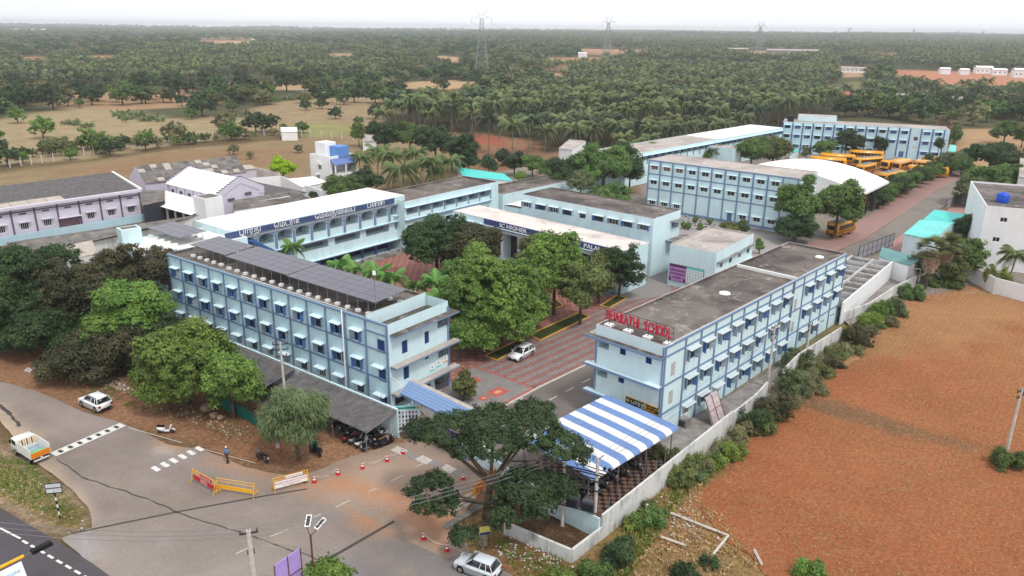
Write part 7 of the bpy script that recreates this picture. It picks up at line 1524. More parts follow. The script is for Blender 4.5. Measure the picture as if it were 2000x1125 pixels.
MB().box(-0.2, cl_+1.0, -dep_-0.6, 0.2, -0.1, 0.14, m_check).build('floor', cn)
# rail along the wall top
mb = MB(); rl = empty('pipe_rail', (*WP[0], 0), 0, 'thin pipe rail standing on the white wall by the canopy', 'railing')
for i in range(9):
    q = np.array(WP[0])+(np.array(WP[1])-np.array(WP[0]))*i/8-np.array(WP[0]); MB().tube([(q[0]-.3, q[1]+.3, 1.0), (q[0]-.3, q[1]+.3, 3.0)], 0.04, m_steel, 5).build('post', rl)
# gate
ga = math.atan2(66.0-71.4, -4.2+9.9); gt = empty('entrance_gate', (-10.3, 71.6, 0), ga, 'school gate with a blue tiled roof and square pillars', 'gate')
m_gt = plain('blue glazed roof tiles', (120, 146, 186), 0.45, var=0.12, scale=6)
mb = MB(); mb.hexa([(-0.2, -1.3, 4.35), (8.8, -1.3, 4.35), (8.8, 0, 5.3), (-0.2, 0, 5.3), (-0.2, -1.3, 4.5), (8.8, -1.3, 4.5), (8.8, 0, 5.45), (-0.2, 0, 5.45)], m_trim); mb.build('roof_slope', gt)
tm_ = MB()
for j in range(5):
    f0 = j/5; MBt = MB(); y0 = -1.32+1.3*f0; z0 = 4.5+0.95*f0; MBt.hexa([(-0.2, y0, z0+.02), (8.8, y0, z0+.02), (8.8, y0+.29, z0+.2), (-0.2, y0+.29, z0+.2), (-0.2, y0, z0+.07), (8.8, y0, z0+.07), (8.8, y0+.29, z0+.235), (-0.2, y0+.29, z0+.235)], m_gt); MBt.build('tile_course', gt)
mb = MB()
for i in range(32): mb.box(-0.1+i*.28, -0.05+i*.28, -1.36, -1.30, 4.4, 4.62, m_trim)
mb.build('tile_ends', gt)['kind'] = 'stuff'
MB().box(-0.2, 8.8, 0.0, 0.5, 4.2, 5.55, m_pale, top=m_roofl).build('parapet', gt)
for x in (0.6, 4.3, 8.2):
    mb = MB(); mb.box(x-.35, x+.35, -.35, .35, 0, 4.2, m_pale); mb.box(x-.42, x+.42, -.42, .42, 3.7, 3.95, m_trim); mb.box(x-.4, x+.4, -.4, .4, 0, .5, m_trim)
    mb.box(x-.36, x-.22, -.36, -.351, .6, 3.6, m_trim); mb.box(x+.22, x+.36, -.36, -.351, .6, 3.6, m_trim); mb.build('pillar', gt)
for (x0, x1) in ((4.75, 6.2), (6.25, 7.8)):
    mb = MB(); mb.box(x0, x1, -.1, -.04, .15, 2.2, plain('navy gate sheet', (44, 58, 120), 0.5)); 
    for i in range(4):
        for j in range(4): mb.box(x0+.15+i*(x1-x0-.3)/3-.05, x0+.15+i*(x1-x0-.3)/3+.05, -.12, -.101, .4+j*.5, .5+j*.5, m_yel)
    mb.box(x0, x1, -.11, -.03, .02, .14, m_orange); mb.build('gate_leaf', gt)
MB().tube([(-6.5, 1.2, 4.3), (-0.4, -0.6, 4.9)], 0.05, m_wht, 5).build('pipe', gt)
wallrun('gate_wall', 'pale blue wall wings right of the gate under the spreading tree', [(-3.6, 65.2), (-0.8, 62.8), (-1.6, 62.6)], 2.3, m_blue)
# photo hoarding beside the gate
bb = empty('photo_hoarding', (-12.35, 70.2, 0), math.atan2(0.35, 2.9), 'white hoarding with rows of portraits and a teal header by the gate', 'billboard')
mb = MB(); mb.box(0, 3.0, -.04, 0, 0.3, 3.3, plain('hoarding print', (222, 226, 238), 0.6, var=.03)); mb.build('board', bb)
mb = MB(); mb.box(0.02, 2.98, -.05, -.041, 2.85, 3.28, m_teall); mb.box(.35, 2.6, -.055, -.051, 3.0, 3.12, m_steeld); mb.tube([(.2, -.05, 3.05), (.2, -.06, 3.05)], .14, m_kerby, 10); mb.tube([(2.8, -.05, 3.05), (2.8, -.06, 3.05)], .14, m_kerby, 10); mb.build('header', bb)
mb = MB(); rg = random.Random(8)
for r_ in range(5):
    for c_ in range(8):
        x, z = .18+c_*.345, 2.42-r_*.47; mb.box(x, x+.2, -.05, -.042, z, z+.28, rg.choice((m_brn, m_greyw, m_mau, m_steeld, m_vent))); mb.box(x+.05, x+.15, -.055, -.051, z+.12, z+.25, m_black); mb.box(x-.02, x+.22, -.052, -.043, z-.1, z-.05, m_greyw)
mb.build('portraits', bb)
for x in (.1, 2.9): MB().tube([(x, .05, 0), (x, .05, 3.3)], .04, m_steeld, 5).build('post', bb)
# bike shed in the frame of the long block
sh = empty('bike_shed', (0, 0, 0), 0, 'lean-to bike shed with a dark corrugated roof below the long block', 'shed'); AB = Matrix.Translation((A.o[0], A.o[1], 0)) @ Matrix.Rotation(A.ang, 4, 'Z'); sh.matrix_world = AB
for (a_, b_) in ((16.5, 30.2), (31.2, 46.4)):
    mb = MB(); n = int((b_-a_)/0.5)
    for i in range(n):
        x0, x1 = a_+(b_-a_)*i/n, a_+(b_-a_)*(i+1)/n; xm = (x0+x1)/2; mb.quad((x0, -7.2, 2.45), (xm, -7.2, 2.51), (xm, -3.05, 3.21), (x0, -3.05, 3.15), m_asbd); mb.quad((xm, -7.2, 2.51), (x1, -7.2, 2.45), (x1, -3.05, 3.15), (xm, -3.05, 3.21), m_asbd)
    mb.build('roof_sheet', sh)
MB().box(6, 46.3, -3.0, -2.8, 0, 3.3, m_pale).build('back_wall', sh)
for x in (17, 22, 26, 31.5, 36, 41, 46): MB().tube([(x, -7.0, 0), (x, -7.0, 2.45)], .05, m_steel, 6).build('post', sh)
for x in range(20, 46, 4): MB().tube([(x, -2.9, 3.3), (x, -2.9, 4.2)], .025, m_rust, 4).build('wire_post', sh)
mb = MB()
for z in (3.6, 3.9, 4.15): mb.bar((16, -2.9, z), (44.5, -2.9, z), .012, m_steel)
mb.build('wires', sh)
mb = MB(); mb.box(35.8, 35.9, -7, -5.4, 0.1, 1.7, m_rust); mb.box(35.7, 36.0, -7.05, -6.95, 0, 1.8, m_rust); mb.build('gate_panel', sh)
# green net
nt_m = plain('dark green shade net', (26, 92, 82), 0.9, 0.05, var=.2, scale=4)
for lb, pts in (('green shade net fence behind the verge, left of the drooping tree', [(425, 795), (465, 812), (500, 832), (540, 856)]), ('short green shade net right of the drooping tree', [(604, 880), (621, 884)])):
    e = empty('net_fence', (*g(*pts[0]), 0), 0, lb, 'fence'); o0 = g(*pts[0])
    for a_, b_ in zip(pts[:-1], pts[1:]):
        a_, b_ = g(*a_)-o0, g(*b_)-o0; mb = MB(); k = 6
        for i in range(k):
            q0, q1 = a_+(b_-a_)*i/k, a_+(b_-a_)*(i+1)/k; j0, j1 = .06*math.sin(i*2.1), .06*math.sin((i+1)*2.1); mb.quad((q0[0]+j0, q0[1], 0), (q1[0]+j1, q1[1], 0), (q1[0], q1[1], 1.45), (q0[0], q0[1], 1.45), nt_m)
        mb.build('net', e); MB().tube([(a_[0], a_[1], 0), (a_[0], a_[1], 1.6)], .03, m_rust, 5).build('post', e)
# barricades
def barricade(px0, px1, label, board, boardm, lines, tcol, cb=m_yel, top=None, solid=False):
    a, b = g(*px0), g(*px1); d = b-a; L_ = float(np.linalg.norm(d)); e = empty('barricade', (a[0], a[1], 0), math.atan2(d[1], d[0]), label, 'barricade', 'yellow steel barricades at the entrance')
    H_ = 1.35
    for x in (.03, L_-.03):
        for sg in (-1, 1): MB().tube([(x, .42*sg, 0), (x, .03*sg, H_)], .035, cb, 5).build('leg', e)
        MB().bar((x, -.3, .4), (x, .3, .4), .05, cb).build('brace', e)
    mb = MB()
    for z in (H_, H_-.28, .38): mb.tube([(0, -.04, z), (L_, -.04, z)], .03, cb, 5)
    for i in range(5): x = L_*(i+.5)/5; mb.tube([(x, -.04, .38), (x, -.04, H_)], .02, cb, 4)
    mb.build('rails', e)
    z0, z1 = board; MB().box(.1 if not solid else 0, L_-.1, -.13, -.09, z0, z1, boardm).build('board', e)
    for (s, sz, z, x) in lines: text('lettering', s, sz, tcol, e, (L_*x, -.135, z), (R(90), 0, 0), .003, 'CENTER')
    if top: MB().box(L_*.35, L_*.85, -.13, -.09, H_-.28, H_-.02, top).build('small_board', e); text('lettering', 'BHARATHI INSTITUTIONS', .13, tcol, e, (L_*.6, -.135, H_-.2), (R(90), 0, 0), .003, 'CENTER')
    return e
barricade((380, 940), (425, 966), 'leftmost barricade with a red board and white words', (.4, .85), m_red, [('BHARATHI', .2, .64, .5), ('INSTITUTIONS', .16, .45, .5)], m_wht, top=m_red)
barricade((427, 958), (500, 970), 'second barricade with a yellow board', (.35, .72), m_yel, [('DRIVE SLOW   SLOW DRIVE', .16, .56, .5)][:0]+[('= = = = = = = = =', .12, .42, .5)][:0], m_rust)
barricade((535, 960), (603, 942), 'third barricade with a white board reading BHARATHI INSTITUTIONS', (.3, .95), m_wht, [('BHARATHI INSTITUTIONS', .26, .66, .5), ('MATRIC CBSE HIGHER SEC', .14, .48, .5), ('SCHOOL', .12, .35, .5)], m_red, top=m_wht)
barricade((872, 1012), (928, 982), 'fourth barricade beside the gate tree with a white and pink board', (.3, .85), m_wht, [('BHARATHI INSTITUTIONS', .24, .5, .5)], m_red, top=m_wht)
barricade((925, 972), (968, 935), 'fifth barricade, solid orange, behind the gate tree trunk', (.3, 1.2), m_orange, [], m_red, cb=m_orange, solid=True)
# cones and ropes
def cone_mesh():
    mb = MB(); mb.box(-.2, .2, -.2, .2, 0, .05, m_red); me = mb
    segs = [(.05, .17, m_red), (.28, .125, m_wht), (.42, .097, m_red), (.55, .07, m_wht), (.66, .05, m_red), (.82, .025, m_red)]
    for (z0, r0, m), (z1, r1, _) in zip(segs[:-1], segs[1:]): mb.tube([(0, 0, z0), (0, 0, z1)], [r0, r1], m, 12)
    return me.mesh('traffic_cone')
cmsh = cone_mesh(); cones = [(614, 942, 'cone nearest the third barricade'), (660, 927, 'second cone from the third barricade'), (708, 915, 'third cone from the third barricade'), (756, 901, 'fourth cone from the third barricade'), (787, 886, 'cone nearest the bike shed'), (905, 936, 'cone beyond the hanging branch of the gate tree'), (820, 995, 'cone half hidden under the hanging branch'), (827, 1053, 'cone on the edge of the orange dust'), (873, 1076, 'cone left of the silver car'), (957, 1099, 'cone behind the silver car')]
for (a, b, lb) in cones: q = g(a, b); tag(obj('traffic_cone', cmsh, None, (q[0], q[1], 0)), 'red and white '+lb, 'traffic cone', 'traffic cones roped along the entrance')
def rope(i, j, lb, sag=.5):
    a, b = np.append(g(*cones[i][:2]), .7), np.append(g(*cones[j][:2]), .7); pts = [tuple(a+(b-a)*t-np.array([0, 0, sag*4*t*(1-t)*.9])) for t in (0, .12, .25, .4, .5, .6, .75, .88, 1)]
    c = a.copy(); c[2] = 0; e = MB().tube([tuple(np.array(p)-c) for p in pts], .022, m_vent, 4).build('rope', None, tuple(c)); tag(e, lb, 'rope', 'ropes between the cones')
rope(0, 1, 'white rope between the first two cones by the third barricade'); rope(2, 3, 'white rope between the third and fourth cones'); rope(3, 4, 'white rope up to the cone near the bike shed'); rope(7, 8, 'white rope left of the silver car'); rope(8, 9, 'white rope behind the silver car')
# speed table strip at the gate
for i in range(6):
    a = np.array(g(780+i*24, 880+i*9)); MB().box(-.75, .75, -.5, .5, .004, .02, m_lineo if i % 2 == 0 else m_rum).build('rumble_block', road, (a[0], a[1], .004), R(-38))
# poles, wires, lamp, signs
m_pole = plain('concrete pole', (196, 190, 182), .8)
def epole(top, h, label, arms=((.0, 1.4), (.7, 1.4)), az=0.5, r=.14, base=None):
    p_ = g(*top, h) if base is None else g(*base); e = empty('electric_pole', (p_[0], p_[1], 0), az, label, 'pole'); MB().tube([(0, 0, -.2), (0, 0, h)], [r*1.3, r*.85], m_pole, 6).build('pole', e)
    for (dz, w_) in arms:
        mb = MB(); mb.box(-w_/2, w_/2, -.05, .05, h-dz-.3, h-dz-.2, m_steeld); mb.build('cross_arm', e)
        for x in (-w_/2+.06, 0, w_/2-.06):
            if x == 0 and dz: continue
            MB().tube([(x, 0, h-dz-.2), (x, 0, h-dz-.02), (x, 0, h-dz+.08)], [.05, .08, .04], m_brn, 6).build('insulator', e)
    return e, p_
P1, q1 = epole((485, 1035), 8, 'grey concrete pole at the bottom edge, left of the twin lamp', ((0, 1.2), (1.6, .5)), .3, r=.2)
P2, q2 = epole((547, 668), 8.5, 'pole with three cross arms in front of the long block', ((0, 1.6), (.6, 1.6), (1.4, 1.2)), .2)
P3, q3 = epole((1520, 655), 8.0, 'pole with many arms in the lane beside the right block', ((0, 1.6), (.8, 1.5), (1.6, 1.2)), .8, base=(1498, 758))
P4, q4 = epole((1583, 632), 5.5, 'shorter pole near the far end of the right block', ((0, 1.2), (.6, .9)), .8)
P5, q5 = epole((1979, 803), 7.5, 'pole standing alone in the red field at the right', ((0, 1.8), (.7, 1.4)), .6, base=(1964, 890))
def wire(a, b, lb, n=3, sag=1.0, sp=.5, r=.02):
    a, b = np.array(a, float), np.array(b, float); d = b-a; nrm = np.array([-d[1], d[0], 0]); nrm = nrm/np.linalg.norm(nrm); mb = MB()
    for k in range(n):
        o = nrm*(k-(n-1)/2)*sp; mb.tube([tuple(d*t+o-np.array([0, 0, sag*4*t*(1-t)])) for t in (0, .15, .3, .5, .7, .85, 1)], r, m_steel, 3, cap=False)
    tag(mb.build('power_lines', None, tuple(a)), lb, 'cable')
wire((*q1, 7.8), (-42, 45, 8), 'wires leaving the bottom pole toward the highway', 3); wire((*q1, 7.8), (5.5, 56.5, 6.5), 'wires from the bottom pole to the transformer', 3, .8)
wire((*q3, 7.7), (*q4, 5.3), 'wires between the two poles by the right block', 3, .4); wire((*q5, 7.2), (44, 42, 7), 'wires leaving the field pole', 2, .5); wire((*q3, 7.5), (8.4, 56.2, 6.6), 'wires along the wall to the transformer', 3, .7)
# twin head street lamp
lp = g(605, 1030, 6.2); e = empty('street_lamp', (lp[0], lp[1], 0), R(-18), 'twin-headed lamp post at the bottom edge', 'street lamp'); MB().tube([(0, 0, 0), (0, 0, 5.6)], .07, m_rust, 6).build('pole', e)
for sg in (-1, 1):
    MB().tube([(0, 0, 5.5), (sg*.25, .1, 5.75), (sg*.4, .25, 6.0)], .035, m_rust, 5).build('arm', e); mb = MB(); mb.box(-.2, .2, 0, .95, 0, .06, m_wht); mb.box(-.13, .13, .08, .87, .061, .07, m_steeld); mb.build('lamp_head', e, (sg*.35, .2, 6.0), rot=(R(25), 0, R(-20*sg)))
# purple hoarding
hp, hp2 = g(535, 1112, 4.2), g(585, 1068, 4.6); d = hp2-hp; e = empty('purple_hoarding', (hp[0], hp[1], 0), math.atan2(d[1], d[0]), 'back of a tall purple hoarding at the bottom edge', 'billboard'); Lh = float(np.linalg.norm(d))
MB().box(0, Lh, -.03, .03, 1.2, 4.5, plain('purple banner cloth', (176, 150, 214), .6, var=.06)).build('banner', e); mb = MB()
for x in (0, Lh*.5, Lh): mb.box(x-.03, x+.03, -.08, -.035, 0, 4.55, m_rust)
mb.box(0, Lh, -.08, -.036, 2.8, 2.86, m_rust); mb.build('frame', e)
# small back-of-sign on a striped post
sp = g(117, 1012); e = empty('road_sign', (sp[0], sp[1], 0), R(12), 'back of a white road sign on a black and white post', 'road sign')
for i in range(8): MB().tube([(0, 0, .35*i), (0, 0, .35*(i+1))], .06, m_black if i % 2 == 0 or i > 5 else m_wht, 6).build('post_band', e)
mb = MB(); mb.box(-.62, .62, -.05, -.02, 2.55, 3.45, plain('bare sign back', (206, 208, 214), .5)); mb.box(-.65, .65, -.08, -.055, 2.5, 2.56, m_black); mb.box(-.65, .65, -.08, -.055, 3.44, 3.5, m_black); mb.box(-.65, -.6, -.08, -.055, 2.56, 3.44, m_black); mb.box(.6, .65, -.08, -.055, 2.56, 3.44, m_black); mb.box(-.6, .6, -.08, -.055, 2.98, 3.04, m_black); mb.build('sign_plate', e)
# overhead arm with banner, bottom left
ta, tb2 = g(-60, 1138, 6.0), g(46, 1086, 6.0); d = tb2-ta; e = empty('signal_arm', (ta[0], ta[1], 0), math.atan2(d[1], d[0]), 'yellow overhead arm with a black signal back and a white banner, bottom left', 'traffic signal'); La = float(np.linalg.norm(d))
MB().tube([(0, 0, 0), (0, 0, 6.3)], .14, m_yel, 8).build('pole', e); MB().tube([(0, 0, 6), (La, 0, 6)], .12, m_yel, 8).build('arm', e)
mb = MB(); mb.box(La+.5, La+1.8, -.2, .2, 5.85, 6.1, m_black)
for i in range(8): mb.box(La+.52+i*.16, La+.6+i*.16, -.22, .22, 6.1, 6.14, m_black)
mb.build('signal_head', e); MB().tube([(La, 0, 6), (La+.5, 0, 6)], .02, m_steel, 4).build('bracket', e)
mb = MB(); mb.quad((La*.25, -.2, 5.85), (La*.92, -.2, 5.85), (La*.92, -.75, 4.4), (La*.25, -.75, 4.4), m_wht); mb.build('banner', e)
text('lettering', 'INSTITUTIONS', La*.085, plain('sky blue print', (96, 176, 214)), e, (La*.29, -.47, 5.3), (R(69), 0, 0), .003)
# transformer structure
tp1, tp2 = g(1160, 1045), g(1098, 1028); e = empty('transformer', (tp2[0], tp2[1], 0), math.atan2(tp1[1]-tp2[1], tp1[0]-tp2[0]), 'two grey transformers between a pair of concrete poles', 'transformer'); Lt = float(np.linalg.norm(tp1-tp2))
MB().tube([(0, 0, 0), (0, 0, 6.2)], [.17, .13], m_pole, 6).build('pole', e); MB().tube([(Lt, 0, 0), (Lt, 0, 7.4)], [.17, .13], m_pole, 6).build('pole', e)
for z in (2.2, 4.3, 5.2, 5.8):
    for y in (-.16, .16): MB().box(-.5, Lt+.6, y-.04, y+.04, z, z+.09, m_steeld if z != 2.2 else m_rust).build('beam', e)
for x in (.9, 2.3):
    mb = MB(); mb.box(x-.5, x+.5, -.35, .35, 2.3, 3.3, plain('transformer tank', (84, 90, 98), .5))
    for i in range(8): mb.box(x-.48+i*.125, x-.44+i*.125, -.5, .5, 2.4, 3.1, m_steeld)
    for i in range(3): mb.tube([(x-.3+i*.3, 0, 3.3), (x-.3+i*.3, 0, 3.6)], .05, m_brn, 6)
    mb.build('tank', e)
for x in (.6, 1.3, 2.0, 2.7):
    for z in (4.4, 5.3): MB().tube([(x, 0, z), (x, 0, z+.28)], [.06, .03], m_brn, 6).build('insulator', e)
mb = MB(); mb.bar((Lt-1.3, 0, 6.4), (Lt+1.3, 0, 6.2), .08, m_steeld); mb.bar((Lt, 0, 7.2), (Lt+.5, 0, 7.7), .06, m_steeld); mb.bar((Lt+1.2, 0, 6.3), (Lt+.2, 0, 4.9), .05, m_steeld); mb.build('cross_arm', e)
for i in range(3): MB().tube([(Lt+.6+i*.4, -.1, 6.5), (Lt+.6+i*.4, .12, 6.5)], .13, m_black, 10).build('disc', e)
# stumps and posts in the scrub
for (a, b, h, lb) in ((1097, 1028, 1.7, 'short white post standing in the leaf-strewn plot'), (1262, 1012, 1.4, 'leaning concrete post in the scrub')):
    q = g(a, b); tag(MB().box(-.09, .09, -.09, .09, 0, h, m_pole).build('concrete_post', None, (q[0], q[1], 0), .4), lb, 'post')
for (a, b, lb) in (((1310, 1004), (1422, 1048), 'long fallen concrete post lying in the scrub'), ((1422, 1048), (1392, 1085), 'fallen concrete post at the corner of the bare patch'), ((1473, 1076), (1488, 1105), 'short fallen post at the field edge'), ((1290, 1050), (1340, 1068), 'half buried concrete beam in the scrub')):
    a, b = g(*a), g(*b); c = (a+b)/2; tag(MB().tube([(a[0]-c[0], a[1]-c[1], .12), (b[0]-c[0], b[1]-c[1], .12)], .12, m_pole, 4, False).build('fallen_post', None, (c[0], c[1], 0)), lb, 'post')
# leaning board at block B, water box, tree stump with notice
q = g(1385, 818); e = empty('leaning_board', (q[0], q[1], 0), R(48), 'torn grey signboard leaning on the right block', 'board'); mb = MB(); mb.hexa([(-1.4, -1.2, .1), (1.4, -1.2, .1), (1.4, -1.1, .1), (-1.4, -1.1, .1), (-1.2, .1, 2.9), (1.3, .1, 2.9), (1.3, .2, 2.9), (-1.2, .2, 2.9)], plain('faded pink-grey board', (186, 170, 172), .7, var=.2)); mb.build('panel', e); mb = MB()
for x in (-1.3, 0, 1.35): mb.bar((x, -1.25, .1), (x, .05, 2.9), .06, m_rust)
mb.bar((-1.35, -.6, 1.5), (1.35, -.6, 1.5), .06, m_rust); mb.build('frame', e)
q = g(1335, 832); tag(MB().box(-.6, .6, -.5, .5, 0, 1.0, m_conc).box(-.35, .35, -.51, -.501, .15, .8, m_dark).build('meter_box', None, (q[0], q[1], 0), R(-43)), 'small concrete box at the foot of the right block', 'box')
q = g(943, 1062); e = empty('tree_stump', (q[0], q[1], 0), .3, 'pale tree stump with a yellow and blue notice board', 'stump'); MB().tube([(0, 0, 0), (0, 0, .6), (0, 0, 1.3)], [.42, .34, .3], plain('pale stump bark', (150, 136, 122), .9, var=.3), 9).build('stump', e)
mb = MB(); mb.box(-.4, .5, -.5, -.46, 1.2, 2.0, plain('yellow notice', (214, 204, 110))); mb.box(-.38, .48, -.51, -.501, 1.22, 1.45, m_blued); mb.build('notice', e)
q = g(543, 880); e = empty('notice_stand', (q[0], q[1], 0), .5, 'worn red-striped board leaning at the drooping tree', 'board'); mb = MB(); mb.box(-.25, .25, -.04, .04, .3, 2.0, m_vent); mb.box(-.28, -.2, -.05, .05, 0, 2.1, m_red); mb.box(.2, .28, -.05, .05, 0, 2.1, m_red); mb.build('panel', e)
q = g(513, 1045); 
for i in range(3):
    q = g(850+i*9, 1018-i*5)
q = g(905, 1010); tag(MB().box(-2.2, 2.2, -.3, .3, 0, .18, m_conc).build('kerb_slab', None, (q[0], q[1], 0), R(48)), 'long cement kerb slab below the fourth barricade', 'kerb')
# stones along the verge and rubble
def stones(name, pts, n, s, m, label, spread=.6):
    P_ = px(*pts); mb = MB(); rg = random.Random(hash(label) % 100)
    for i in range(n):
        k = rg.randrange(len(P_)-1); t = rg.random(); x = P_[k][0]*(1-t)+P_[k+1][0]*t+rg.gauss(0, spread); y = P_[k][1]*(1-t)+P_[k+1][1]*t+rg.gauss(0, spread); r = s*rg.uniform(.4, 1.5); a = rg.uniform(0, 6)
        vs = [(x+r*math.cos(a+j*1.26)*rg.uniform(.7, 1.2), y+r*math.sin(a+j*1.26)*rg.uniform(.7, 1.2), -0.03) for j in range(5)]; tp_ = (x+rg.uniform(-.3, .3)*r, y, r*rg.uniform(.4, .9)); mb.raw(vs+[tp_], [(j, (j+1) % 5, 5) for j in range(5)], m)
    tag(mb.build(name), label, kind='stuff')
m_st = plain('verge stone', (150, 128, 110), .9, var=.3); m_ws = plain('white rubble', (196, 192, 188), .9, var=.2)
stones('rubble', [(150, 735), (200, 745), (260, 762), (330, 795), (420, 825), (470, 850)], 420, .13, m_st, 'stones and rubble along the earth verge', .8)
stones('white_rubble', [(55, 722), (80, 718), (92, 716)], 160, .1, m_ws, 'small heap of whitish rubble on the verge', .45); stones('white_rubble', [(150, 728), (200, 742), (255, 762)], 260, .08, m_ws, 'strip of white rubble under the roadside trees', .45)
stones('litter', [(1300, 985), (1330, 1010), (1350, 1040)], 120, .09, m_ws, 'white litter on the bare patch in the scrub', 1.2); stones('litter', [(960, 1060), (1050, 1090), (1100, 1110)], 140, .1, m_ws, 'litter and stones below the plot wall', .8); stones('verge_litter', [(30, 930), (90, 960), (150, 1020)], 60, .08, m_ws, 'litter on the grass verge', 1.0)
for (a, b, r, lb) in ((405, 800, .7, 'large brown boulder under the fresh green tree'), (418, 815, .5, 'second boulder under the fresh green tree'), (430, 818, .4, 'smaller pale boulder beside the second')):
    q = g(a, b); rg = random.Random(a); bm = bmesh.new(); bmesh.ops.create_icosphere(bm, subdivisions=2, radius=r)
    for v in bm.verts: v.co *= rg.uniform(.82, 1.12); v.co.z = v.co.z*.8+r*.4
    me = bpy.data.meshes.new('boulder'); bm.to_mesh(me); bm.free(); me.materials.append(m_st); tag(obj('boulder', me, None, (q[0], q[1], 0)), lb, 'boulder')
# ---------------------------------------------------------------- vehicles
def bevel(me, wd, seg=2):
    bm = bmesh.new(); bm.from_mesh(me); bmesh.ops.remove_doubles(bm, verts=bm.verts, dist=1e-5)
    es = [e for e in bm.edges if len(e.link_faces) == 2 and e.calc_face_angle(0) > 0.5]
    bmesh.ops.bevel(bm, geom=es, offset=wd, segments=seg, affect='EDGES', clamp_overlap=True); bm.to_mesh(me); bm.free()
    me.polygons.foreach_set('use_smooth', [True]*len(me.polygons)); return me
def paintm(name, c): return plain(name, c, 0.28, 0.6, var=0.03)
m_cwht, m_csil = paintm('white car paint', (232, 234, 236)), paintm('silver car paint', (196, 202, 208))
m_cgl = plain('car window glass', (22, 26, 32), 0.08, 0.7, var=.05); m_lamp = plain('headlamp glass', (226, 230, 236), .15, .6); m_tail = plain('tail lamp', (150, 20, 24), .3); m_plate = plain('number plate', (226, 226, 222), .5); m_alloy = plain('wheel rim', (168, 170, 174), .35, .5, .6)
def wheel(r, wd=.2):
    mb = MB(); mb.tube([(0, -wd/2, 0), (0, wd/2, 0)], r, m_tyre, 18); mb.tube([(0, -wd/2-.012, 0), (0, wd/2+.012, 0)], r*.62, m_alloy, 14); mb.tube([(0, -wd/2-.02, 0), (0, wd/2+.02, 0)], r*.16, m_steeld, 8)
    for i in range(5):
        a = i*1.2566; mb.box(-.03, .03, -wd/2-.018, -wd/2-.013, r*.2, r*.55, m_steeld, 0) if False else None
    return mb.mesh('wheel')
